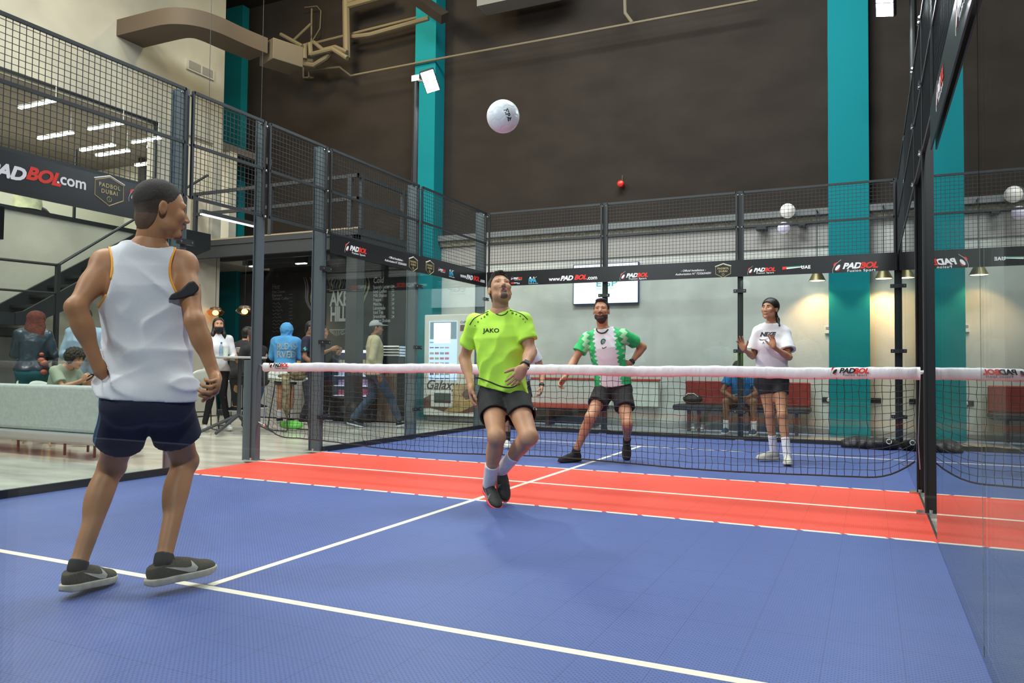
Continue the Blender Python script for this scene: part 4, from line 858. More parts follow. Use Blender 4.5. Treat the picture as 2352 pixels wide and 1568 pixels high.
pipes('pipework', 'thin grey pipe at the top edge right of the centre', [([(1435, -5), (1436, 30), (1452, 52)], 0.03, 6.4)])
o = thing('steel_beam', 'dark inclined roof beam crossing the top of the left teal column', 'beam', tuple(at(1010, 20, 1, 6.0)))
m = MB(); m.tube([at(945, -12, 1, 6.0), at(1022, 42, 1, 6.0)], 0.13, 4); m.build('beam', M_dark, o)
o = thing('roof_panel', 'grey box with a white edge at the top of the photo', 'ceiling unit', tuple(at(1160, 5, 1, 6.0))); p = at(1095, 27, 1, 6.0); q = at(1300, -20, 1, 6.0)
MB().box((p[0], 6.0, p[2]+0.1), (q[0], 6.4, q[2]+0.4)).build('box', mat('unit_grey', (0.2, 0.19, 0.17), 0.7), o)
# vent grille on the left wall
p = at(463, 158, 0, -8.99); o = thing('air_vent', 'white rectangular air vent high on the concrete wall', 'vent', (-8.99, p[1], p[2]))
MB().box((-9.0, p[1]-0.36, p[2]-0.13), (-8.97, p[1]+0.30, p[2]+0.08)).build('frame', mat('vent_white', (0.5, 0.47, 0.40), 0.6), o)
for k in range(2): MB().box((-8.972, p[1]-0.32+k*0.32, p[2]-0.10), (-8.965, p[1]-0.04+k*0.30, p[2]+0.05)).build('slat_panel', mat('vent_grey', (0.26, 0.25, 0.22), 0.6), o)
# warm lamp of the pipe area
l = bpy.data.lights.new('warm_high_bay', 'AREA'); l.size = 0.5; l.energy = 110; l.color = (1.0, 0.78, 0.45)
q = bpy.data.objects.new('warm_high_bay', l); COL.objects.link(q); q.location = (-6.2, 4.2, 8.7); q.rotation_euler = (R(25), 0, 0)
l = bpy.data.lights.new('warm_high_bay', 'AREA'); l.size = 0.5; l.energy = 120; l.color = (1.0, 0.80, 0.50)
q = bpy.data.objects.new('warm_high_bay', l); COL.objects.link(q); q.location = (-7.6, 1.2, 8.7); q.rotation_euler = (0, R(-35), 0)
# ================================================================ figures: smooth implicit bodies turned into meshes
def nrm(v): v = np.array(v, float); return v/(np.linalg.norm(v)+1e-12)
def vec(*a): return np.array(a, float)
class Vol:
    def __init__(s, lo, hi, h):
        s.lo = np.array(lo, float); s.h = h; n = np.ceil((np.array(hi)-s.lo)/h).astype(int)+1; s.n = n
        s.x = s.lo[0]+h*np.arange(n[0]); s.y = s.lo[1]+h*np.arange(n[1]); s.z = s.lo[2]+h*np.arange(n[2]); s.F = np.full(n, 0.3, np.float32)
    def sl(s, lo, hi, pad):
        a = np.clip(np.floor((np.array(lo)-pad-s.lo)/s.h).astype(int), 0, s.n-1); b = np.clip(np.ceil((np.array(hi)+pad-s.lo)/s.h).astype(int)+1, 1, s.n)
        q = (slice(a[0], b[0]), slice(a[1], b[1]), slice(a[2], b[2]))
        return q, s.x[q[0]][:, None, None], s.y[q[1]][None, :, None], s.z[q[2]][None, None, :]
    def _u(s, q, d, k):
        F = s.F[q]
        if k > 0:
            hh = np.clip(0.5+0.5*(F-d)/k, 0, 1); s.F[q] = F*(1-hh)+d*hh-k*hh*(1-hh)
        else: s.F[q] = np.minimum(F, d)
    def cap(s, a, b, ra, rb=None, k=0.02, cut=None):
        a = np.array(a, float); b = np.array(b, float); rb = ra if rb is None else rb; r = max(ra, rb)
        q, x, y, z = s.sl(np.minimum(a, b)-r, np.maximum(a, b)+r, k+3*s.h)
        d = b-a; L2 = d@d+1e-12; t = np.clip(((x-a[0])*d[0]+(y-a[1])*d[1]+(z-a[2])*d[2])/L2, 0, 1)
        D = np.sqrt((x-a[0]-t*d[0])**2+(y-a[1]-t*d[1])**2+(z-a[2]-t*d[2])**2)-(ra+(rb-ra)*t)
        if cut is not None:
            p, n = cut; D = np.maximum(D, (x-p[0])*n[0]+(y-p[1])*n[1]+(z-p[2])*n[2])
        s._u(q, D, k); return s
    def ell(s, c, r, A=None, k=0.02, sub=False):
        c = np.array(c, float); r = np.array(r, float) if hasattr(r, '__len__') else np.array([r]*3, float); A = np.eye(3) if A is None else np.array(A, float); R_ = r.max()
        q, x, y, z = s.sl(c-R_, c+R_, k+3*s.h); X_, Y_, Z_ = x-c[0], y-c[1], z-c[2]
        U = [A[i, 0]*X_+A[i, 1]*Y_+A[i, 2]*Z_ for i in range(3)]
        k0 = np.sqrt(sum((U[i]/r[i])**2 for i in range(3))); k1 = np.sqrt(sum((U[i]/r[i]**2)**2 for i in range(3)))+1e-9
        D = k0*(k0-1)/k1; D = np.where(k0 < 0.3, -r.min()*0.7, D)
        if sub:
            F = s.F[q]; hh = np.clip(0.5-0.5*(F+D)/max(k, 1e-5), 0, 1); s.F[q] = F*(1-hh)-D*hh+k*hh*(1-hh)
        else: s._u(q, D, k)
        return s
    def loft(s, c0, w, lat, dep, tab, k=0.02, p=2.3):
        # tab rows: t (metres along w), half width, half depth, offset along dep, offset along lat
        tab = np.array(tab, float); c0 = np.array(c0, float); lo = c0+w*tab[0, 0]; hi = c0+w*tab[-1, 0]; r = tab[:, 1:3].max()+0.05
        q, x, y, z = s.sl(np.minimum(lo, hi)-r, np.maximum(lo, hi)+r, k)
        X_, Y_, Z_ = x-c0[0], y-c0[1], z-c0[2]; t = X_*w[0]+Y_*w[1]+Z_*w[2]
        a = np.interp(t, tab[:, 0], tab[:, 1]); b = np.interp(t, tab[:, 0], tab[:, 2]); od = np.interp(t, tab[:, 0], tab[:, 3])
        U = X_*lat[0]+Y_*lat[1]+Z_*lat[2]; V_ = X_*dep[0]+Y_*dep[1]+Z_*dep[2]-od
        g = (np.abs(U/a)**p+np.abs(V_/b)**p)**(1/p); D = (g-1)*np.minimum(a, b)
        D = np.maximum(D, np.maximum(tab[0, 0]-t, t-tab[-1, 0])); s._u(q, D, k); return s
    def subcap(s, a, b, r):
        a = np.array(a, float); b = np.array(b, float); q, x, y, z = s.sl(np.minimum(a, b)-r, np.maximum(a, b)+r, 3*s.h); d = b-a; t = np.clip(((x-a[0])*d[0]+(y-a[1])*d[1]+(z-a[2])*d[2])/(d@d), 0, 1)
        D = np.sqrt((x-a[0]-t*d[0])**2+(y-a[1]-t*d[1])**2+(z-a[2]-t*d[2])**2)-r; s.F[q] = np.maximum(s.F[q], -D); return s
    def cut(s, p, n, R_=None):
        n = nrm(n); x = s.x[:, None, None]; y = s.y[None, :, None]; z = s.z[None, None, :]; D = (x-p[0])*n[0]+(y-p[1])*n[1]+(z-p[2])*n[2]
        G_ = np.maximum(s.F, D.astype(np.float32))
        if R_: G_ = np.where((x-p[0])**2+(y-p[1])**2+(z-p[2])**2 < R_*R_, G_, s.F)
        s.F = G_; return s
    def shell(s, th): s.F = np.maximum(s.F, -(s.F+th)); return s
    def warp(s, fn): s.F = (s.F + fn(s.x[:, None, None], s.y[None, :, None], s.z[None, None, :])).astype(np.float32); return s
    def mesh(s):
        F = s.F.copy(); F[0] = F[-1] = 0.3; F[:, 0] = F[:, -1] = 0.3; F[:, :, 0] = F[:, :, -1] = 0.3
        I = F < 0; c = [I[i:I.shape[0]-1+i, j:I.shape[1]-1+j, k:I.shape[2]-1+k] for i in (0, 1) for j in (0, 1) for k in (0, 1)]
        cnt = sum(a.astype(np.int8) for a in c); act = (cnt > 0) & (cnt < 8); idx = -np.ones(act.shape, np.int64); P = np.argwhere(act); idx[act] = np.arange(len(P))
        acc = np.zeros((len(P), 3)); num = np.zeros(len(P)); i0, j0, k0 = P.T
        for ax in range(3):
            o1, o2 = [a for a in range(3) if a != ax]
            for b1 in (0, 1):
                for b2 in (0, 1):
                    oa = [0, 0, 0]; oa[o1] = b1; oa[o2] = b2; ob = list(oa); ob[ax] = 1
                    fa = F[i0+oa[0], j0+oa[1], k0+oa[2]]; fb = F[i0+ob[0], j0+ob[1], k0+ob[2]]; m = (fa < 0) != (fb < 0)
                    t = np.where(m, fa/np.where(m, fa-fb, 1), 0); q = np.array(oa, float)[None, :].repeat(len(P), 0); q[:, ax] = t
                    acc[m] += q[m]; num[m] += 1
        V = s.lo+(P+acc/num[:, None])*s.h; Q = []
        for ax in range(3):
            sa = [slice(None)]*3; sb = [slice(None)]*3; sa[ax] = slice(0, -1); sb[ax] = slice(1, None)
            A = I[tuple(sa)]; B = I[tuple(sb)]; o1, o2 = [(1, 2), (2, 0), (0, 1)][ax]
            for flip, M in ((False, A & ~B), (True, ~A & B)):
                E_ = np.argwhere(M)
                if not len(E_): continue
                ok = (E_[:, o1] > 0) & (E_[:, o2] > 0) & (E_[:, o1] < F.shape[o1]-1) & (E_[:, o2] < F.shape[o2]-1); E_ = E_[ok]
                def g(d1, d2): e = E_.copy(); e[:, o1] += d1; e[:, o2] += d2; return idx[e[:, 0], e[:, 1], e[:, 2]]
                qd = np.stack([g(-1, -1), g(0, -1), g(0, 0), g(-1, 0)], 1); Q.append(qd[:, ::-1] if flip else qd)
        Q = np.concatenate(Q) if Q else np.zeros((0, 4), int); Q = Q[(Q >= 0).all(1)]
        return V, Q
def smooth_mesh(V, Q, it=1, lam=0.5):
    for _ in range(it):
        A = np.zeros_like(V); N = np.zeros(len(V))
        for a, b in ((0, 1), (1, 2), (2, 3), (3, 0)):
            np.add.at(A, Q[:, a], V[Q[:, b]]); np.add.at(A, Q[:, b], V[Q[:, a]]); np.add.at(N, Q[:, a], 1); np.add.at(N, Q[:, b], 1)
        V = V+lam*(A/np.maximum(N, 1)[:, None]-V)
    return V
def to_obj(name, V, Q, m, parent, mi=None, **tags):
    me = bpy.data.meshes.new(name); off = np.array(OFF.get(parent.name, (0, 0, 0)) if parent else (0, 0, 0)); V = V-off
    me.vertices.add(len(V)); me.vertices.foreach_set('co', V.astype(np.float32).ravel()); me.loops.add(len(Q)*4); me.loops.foreach_set('vertex_index', Q.astype(np.int32).ravel())
    me.polygons.add(len(Q)); me.polygons.foreach_set('loop_start', np.arange(0, len(Q)*4, 4, dtype=np.int32)); me.polygons.foreach_set('loop_total', np.full(len(Q), 4, np.int32))
    ms = m if isinstance(m, (list, tuple)) else [m]
    for q in ms: me.materials.append(q)
    me.update(calc_edges=True); me.validate()
    if mi is not None and len(me.polygons) == len(mi): me.polygons.foreach_set('material_index', np.array(mi, np.int32))
    me.polygons.foreach_set('use_smooth', [True]*len(me.polygons))
    o = bpy.data.objects.new(name, me); COL.objects.link(o)
    if parent: o.parent = parent; OFF[o.name] = tuple(off)
    tag(o, **tags); return o
def bvh(V, Q): return BVHTree.FromPolygons([tuple(v) for v in V], [tuple(int(i) for i in q) for q in Q])
def wrapper(tree, d, lift=0.002, far=0.35):
    d = Vector(nrm(d))
    def f(V):
        out = []
        for v in V:
            p = Vector(v); h_ = tree.ray_cast(p-d*far, d, far*2.2)[0]
            out.append(tuple((h_ if h_ else p) - d*lift))
        return out
    return f
def frame(f, u):
    f = nrm(f); u = np.array(u, float); u = nrm(u-f*(u@f)); r = np.cross(f, u); return np.stack([r, f, u])   # rows: right, forward, up
def skin(name, col): return mat(name, col, 0.50, sub=0.04, noise=0.10, nscale=9, spec=0.35)

def head_mesh(C, Afr, sc, neck, nr, h, cfg):
    """head in its own frame; returns world vertices, quads, material index per quad"""
    fem = cfg.get('fem'); v = Vol((-0.115, -0.15, -0.24), (0.115, 0.145, 0.165), h/sc)
    loc = lambda p: Afr@(np.array(p, float)-C)/sc
    v.ell((0, -0.018, 0.048), (0.076, 0.097, 0.085), k=0)
    v.ell((0, 0.020, -0.012), (0.062, 0.072, 0.088), k=0.03)
    v.ell((0, 0.062, -0.092), (0.026 if fem else 0.031, 0.024, 0.018), k=0.03)
    for sx in (-1, 1):
        v.ell((sx*0.046, 0.012, -0.062), (0.018, 0.03, 0.022), k=0.03)
        v.ell((sx*0.044, 0.066, -0.014), (0.018, 0.014, 0.017), k=0.025)
        v.ell((sx*0.031, 0.090, 0.012), (0.017, 0.0105, 0.010), k=0.012, sub=True)
    for sx in (-1, 1): v.cap((sx*0.018, 0.0795, 0.0215), (sx*0.045, 0.0735, 0.0205), 0.0050, k=0.004); v.cap((sx*0.020, 0.0775, 0.0035), (sx*0.044, 0.073, 0.0045), 0.0042, k=0.005)
    if not fem: v.cap((-0.040, 0.076, 0.031), (0.040, 0.076, 0.031), 0.011, k=0.016)
    v.cap((0, 0.084, 0.014), (0, 0.103 if not fem else 0.099, -0.024), 0.0075, 0.0110 if not fem else 0.0085, k=0.012)
    for sx in (-1, 1): v.ell((sx*0.011, 0.095, -0.029), (0.0080, 0.009, 0.0065), k=0.006)
    v.cap((-0.017, 0.0855, -0.051), (0.017, 0.0855, -0.051), 0.0050, k=0.008); v.cap((-0.014, 0.085, -0.061), (0.014, 0.085, -0.061), 0.0060, k=0.008)
    if cfg.get('mouth'): v.ell((0, 0.097, -0.056), (0.015, 0.014, 0.006 if cfg['mouth'] == 'smile' else 0.009), k=0.004, sub=True)
    else: v.ell((0, 0.098, -0.0565), (0.022, 0.008, 0.0015), k=0.003, sub=True)
    for sx in (-1, 1):
        A = np.stack([nrm((1, 0.25*sx, 0)), nrm((-0.25*sx, 1, 0)), vec(0, 0, 1)])
        v.ell((sx*0.079, -0.012, 0.004), (0.008, 0.0175, 0.030), A, k=0.006); v.ell((sx*0.087, -0.006, 0.007), (0.0055, 0.0105, 0.018), A, k=0.005, sub=True)
    nb_ = loc(neck); v.cap((0, -0.022, -0.035), nb_*0.45+vec(0, -0.022, -0.035)*0.55, 0.053*nr, 0.053*nr, k=0.02); v.cap(nb_*0.45+vec(0, -0.022, -0.035)*0.55, nb_, 0.053*nr, 0.058*nr, k=0.02)
    V, Q = v.mesh(); V = smooth_mesh(V, Q, 1, 0.3); c = V[Q].mean(1); mi = np.zeros(len(Q), int)
    x, y, z = np.abs(c[:, 0]), c[:, 1], c[:, 2]
    if cfg.get('beard'):
        b = (z < -0.030-0.05*np.clip((0.02-y)/0.05, -0.4, 1)*0+0.0) & (y > -0.015) & (z < np.interp(y, [-0.02, 0.0, 0.03, 0.06, 0.09], [0.01, 0.0, -0.038, -0.050, -0.060])) & (z > -0.125) & (nrmz(V, Q) > -2)
        b |= (x < 0.028) & (y > 0.07) & (z < -0.036) & (z > -0.048)
        if cfg['beard'] == 'goatee': b = ((x < 0.024) & (y > 0.05) & (z < -0.066) & (z > -0.12)) | ((x < 0.028) & (y > 0.07) & (z < -0.036) & (z > -0.047))
        mi[b] = 1
    lip = (x < 0.020) & (y > 0.076) & (z < -0.0465) & (z > -0.0675); mi[lip] = 2
    if cfg.get('mouth'): mi[(x < 0.014) & (y > 0.07) & (y < 0.0885) & (z < -0.049) & (z > -0.063)] = 3
    return (V*sc)@Afr+C, Q, mi
def nrmz(V, Q): return np.zeros(len(Q))
def hair_vol(style, h, sc):
    v = Vol((-0.13, -0.20, -0.36), (0.13, 0.13, 0.18), h/sc)
    big = {'short': (0.081, 0.101, 0.092), 'buzz': (0.0785, 0.0990, 0.0880), 'long': (0.088, 0.106, 0.095), 'tied': (0.087, 0.110, 0.095), 'curly': (0.125, 0.135, 0.12), 'big': (0.118, 0.118, 0.105)}[style]
    v.ell((0, -0.018, 0.050), big, k=0)
    if style == 'short': v.ell((0, 0.040, 0.112), (0.058, 0.050, 0.019), k=0.02)
    if style in ('short', 'buzz', 'tied'): v.ell((0, -0.040, -0.025), (0.060, 0.0655, 0.085), k=0.015)
    ty = {'short': [(-0.12, -0.095), (-0.06, -0.088), (-0.03, -0.015), (0.0, 0.035), (0.022, 0.0), (0.036, 0.045), (0.055, 0.080), (0.09, 0.098)],
          'buzz': [(-0.12, -0.105), (-0.06, -0.098), (-0.030, -0.035), (0.0, 0.034), (0.020, -0.012), (0.036, 0.045), (0.058, 0.082), (0.09, 0.098)],
          'long': [(-0.12, -0.3), (-0.02, -0.3), (0.0, -0.05), (0.03, 0.04), (0.06, 0.08), (0.09, 0.095)],
          'tied': [(-0.12, -0.08), (-0.045, -0.07), (-0.022, -0.01), (-0.005, 0.022), (0.03, 0.015), (0.06, 0.050), (0.09, 0.080)],
          'big': [(-0.12, -0.3), (-0.0, -0.3), (0.02, -0.05), (0.05, 0.07), (0.09, 0.095)],
          'curly': [(-0.14, -0.10), (-0.02, -0.08), (0.03, 0.0), (0.06, 0.05), (0.11, 0.07)]}[style]
    ty = np.array(ty); Y_ = v.y[None, :, None]; Z_ = v.z[None, None, :]; v.F = np.maximum(v.F, ((np.interp(Y_, ty[:, 0], ty[:, 1])-Z_)*0.75).astype(np.float32))
    if style == 'tied': v.cap((0.0, -0.095, -0.02), (-0.045, -0.095, -0.09), 0.032, 0.024, k=0.02); v.cap((-0.045, -0.095, -0.09), (-0.095, -0.06, -0.165), 0.024, 0.012, k=0.02)
    if style == 'big':
        v.ell((0, -0.08, -0.10), (0.135, 0.07, 0.14), k=0.05); v.ell((0.01, -0.12, -0.21), (0.11, 0.055, 0.13), k=0.05)
    if style == 'long':
        for sx in (-1, 1): v.cap((sx*0.060, -0.02, 0.02), (sx*0.078, -0.015, -0.13), 0.026, 0.034, k=0.03); v.cap((sx*0.078, -0.015, -0.13), (sx*0.085, 0.0, -0.27), 0.034, 0.022, k=0.03)
        v.cap((0, -0.07, 0.0), (0, -0.095, -0.22), 0.07, 0.06, k=0.03)
    am, fr = (0.0010, 260) if style == 'buzz' else (0.0006, 150) if style in ('tied', 'long') else (0.0035, 130) if style != 'curly' else (0.012, 95)
    v.warp(lambda x, y, z: am*(np.sin(fr*x+40*z)*np.sin(fr*y+3)*np.sin(fr*0.9*z+1)) + am*0.5*np.sin(fr*2*x+1)*np.sin(fr*1.7*z))
    return v
def eyes(parent, C, Afr, sc, gaze=(0, 1, 0)):
    W_, I_ = mat('eye_white', (0.42, 0.39, 0.37), 0.3), mat('iris_dark', (0.012, 0.007, 0.004), 0.2)
    for sx in (-1, 1):
        m = MB(); c = np.array((sx*0.031, 0.0705, 0.012)); P = lambda p: tuple(np.array(p, float)*sc@Afr+C)
        b = MB(); b.ball(c, 0.0118, 14); n0 = len(b.f); g = nrm((gaze[0], gaze[1], gaze[2])); b.cur = 1; b.ball(c+g*0.0058, (0.0075, 0.0072, 0.0075), 10)
        b.v = [P(p) for p in b.v]; b.build('eye', [W_, I_], parent, smooth='all')
def brows(parent, C, Afr, sc, col, th=0.0042):
    for sx in (-1, 1):
        m = MB(); m.tube([tuple(np.array(p)*sc@Afr+C) for p in ((sx*0.012, 0.0875, 0.0315), (sx*0.028, 0.0855, 0.0345), (sx*0.046, 0.071, 0.030))], [th*sc, th*1.1*sc, th*0.4*sc], 6); m.build('eyebrow', col, parent, smooth='all')

def hand_mesh(W_, d, pn, ts, sc, h, curl=0.5, spread=0.06, thumb=0.5, arm=None, curls=None):
    """W_ wrist, d finger direction, pn palm facing direction, ts thumb side"""
    d = nrm(d); pn = np.array(pn, float); pn = nrm(pn-d*(pn@d)); sd = np.cross(d, pn)
    if sd@np.array(ts, float) < 0: sd = -sd
    A = np.stack([sd, d, -pn])         # local x = thumb side, y = fingers, z = back of hand
    v = Vol((-0.075, -0.07, -0.13), (0.10, 0.21, 0.06), h/sc)
    v.ell((0.0, 0.048, 0), (0.040, 0.050, 0.0145), k=0); v.ell((0.0, 0.015, 0), (0.028, 0.035, 0.018), k=0.02); v.ell((0.026, 0.030, -0.007), (0.017, 0.032, 0.015), k=0.015)
    for j, (bx_0, by, L) in enumerate(((0.028, 0.083, 0.074), (0.009, 0.089, 0.082), (-0.010, 0.085, 0.075), (-0.027, 0.076, 0.060))):
        p = vec(bx_0, by-0.012, 0.001); a = 0.10; sp = spread*(1.5-j)*1.0; c_ = curls[j] if curls else curl*(1+0.13*j)
        r = (0.0088, 0.0090, 0.0086, 0.0076)[j]
        for s_, (fl, bend) in enumerate(((0.46, 0.75), (0.30, 1.15), (0.24, 0.7))):
            a += c_*bend; dr = vec(math.sin(sp)*math.cos(a), math.cos(sp)*math.cos(a), -math.sin(a)); q = p+dr*(L*fl+(0.012 if s_ == 0 else 0)); v.cap(p, q, r*(1-0.06*s_), r*(1-0.06*(s_+1)), k=0.0045); p = q
    p = vec(0.026, 0.022, -0.006); ta = thumb
    for L, r0, r1, kk in ((0.038, 0.0135, 0.011, 0.0), (0.032, 0.011, 0.0098, 0.35), (0.025, 0.0098, 0.0082, 0.6)):
        dr = nrm(vec(math.sin(ta*1.1*(1-kk*0.6)), math.cos(ta*1.1*(1-kk*0.6)), -0.45-0.5*kk*curl)); q = p+dr*L; v.cap(p, q, r0, r1, k=0.007); p = q
    if arm is not None:
        b = A@(np.array(arm, float)-W_)/sc; b = nrm(b); v.cap(b*0.05, vec(0, 0.004, 0), 0.026, 0.0245, k=0.012)
    else: v.cap((0, -0.04, 0), (0, 0.004, 0), 0.025, 0.024, k=0.012)
    V, Q = v.mesh()
    if np.linalg.det(A) < 0: Q = Q[:, ::-1]
    return (V*sc)@A+W_, Q
def shoe(parent, An, f, u, sc, upper, sole, h, lace=None, low=True, sole_h=0.026, swoosh=None, name='shoe', hh=0.095):
    f = nrm(f); u = np.array(u, float); u = nrm(u-f*(u@f)); A = np.stack([np.cross(f, u), f, u]); O = np.array(An, float)-u*hh*sc
    v = Vol((-0.07, -0.10, -0.01), (0.07, 0.235, 0.15), h/sc)
    v.ell((0, -0.020, 0.050), (0.034, 0.048, 0.045), k=0); v.ell((0, 0.055, 0.045), (0.040, 0.080, 0.040), k=0.03); v.ell((0.002, 0.135, 0.030), (0.045, 0.075, 0.033), k=0.03)
    v.cap((0, -0.010, 0.06), (0, -0.018, 0.080 if low else 0.105), 0.034, 0.036, k=0.02); v.cap((0, 0.03, 0.078), (0, 0.09, 0.058), 0.020, 0.016, k=0.02)
    v.cut((0, 0, 0.084 if low else 0.115), (0, -0.25, 1)); base = v.F.copy(); v.cut((0, 0, sole_h-0.004), (0, 0, -1)); V, Q = v.mesh()
    sh = to_obj(name, (V*sc)@A+O, Q, upper, parent)
    v2 = Vol((-0.07, -0.10, -0.01), (0.07, 0.235, 0.15), h/sc)
    v2.ell((0, -0.020, 0.02), (0.038, 0.056, 0.06), k=0); v2.ell((0, 0.055, 0.02), (0.040, 0.09, 0.06), k=0.03); v2.ell((0.002, 0.130, 0.02), (0.049, 0.087, 0.06), k=0.03)
    v2.cut((0, 0, sole_h), (0, 0, 1)); v2.cut((0, 0, 0.001), (0, 0, -1)); v2.cut((0, 0.17, 0.0), (0, 0.28, -1)); v2.cut((0, -0.05, 0.0), (0, -0.35, -1))
    V2, Q2 = v2.mesh(); to_obj('sole', (V2*sc)@A+O, Q2, sole, sh)
    if lace is not None:
        m = MB()
        for k in range(5):
            yy = 0.035+k*0.018; zz = 0.098-0.007*k-0.0012*k*k; pts = [vec(-0.020, yy, zz-0.008), vec(0, yy+0.004, zz+0.001), vec(0.020, yy, zz-0.008)]; m.tube([tuple((p*sc)@A+O) for p in pts], 0.0028, 5)
        m.build('laces', lace, sh)
    if swoosh is not None:
        W3 = (V*sc)@A+O; tr = bvh(W3, Q)
        for sx in (-1, 1):
            ed = A[0]*sx; m = MB()
            pl_ = [(0.015, 0.050), (0.035, 0.036), (0.065, 0.032), (0.105, 0.044), (0.150, 0.060), (0.100, 0.036), (0.060, 0.020), (0.030, 0.022), (0.016, 0.034)]
            # tick drawn from toe to heel
            up_ = [(0.098, 0.074), (0.118, 0.046), (0.108, 0.031), (0.080, 0.034), (-0.015, 0.072)]; dn_ = [(0.098, 0.074), (0.094, 0.056), (0.088, 0.052), (0.070, 0.053), (-0.015, 0.072)]
            n = 16; U_ = []; D_ = []
            def lerp(P_, t): s_ = t*(len(P_)-1); i = min(int(s_), len(P_)-2); a_ = s_-i; return (P_[i][0]*(1-a_)+P_[i+1][0]*a_, P_[i][1]*(1-a_)+P_[i+1][1]*a_)
            Vs = []
            for i in range(n+1):
                for P_ in (up_, dn_): yy, zz = lerp(P_, i/n); Vs.append(tuple((vec(sx*0.05, yy-0.0, zz)*sc)@A+O))
            Vs = wrapper(tr, -ed, 0.0015, 0.1)(Vs); m.add(Vs, [(2*i, 2*i+1, 2*i+3, 2*i+2) for i in range(n)]); m.build('printed_tick', swoosh, sh)
    return sh, (V*sc)@A+O, Q

def wrinkle(am, fx, fy, fz, ph=0.0, seed=0):
    r = np.random.RandomState(seed); K = [(r.normal(size=3)*np.array((fx, fy, fz)), r.rand()*6.28) for _ in range(5)]
    def f(x, y, z):
        s_ = 0
        for k, p in K: s_ = s_+np.sin(k[0]*x+k[1]*y+k[2]*z+p+1.6*np.sin(k[2]*0.6*x+k[0]*0.5*z+p))
        s_ = s_/5.0; return -am*(1-np.abs(s_)*2.2)*0.8
    return f

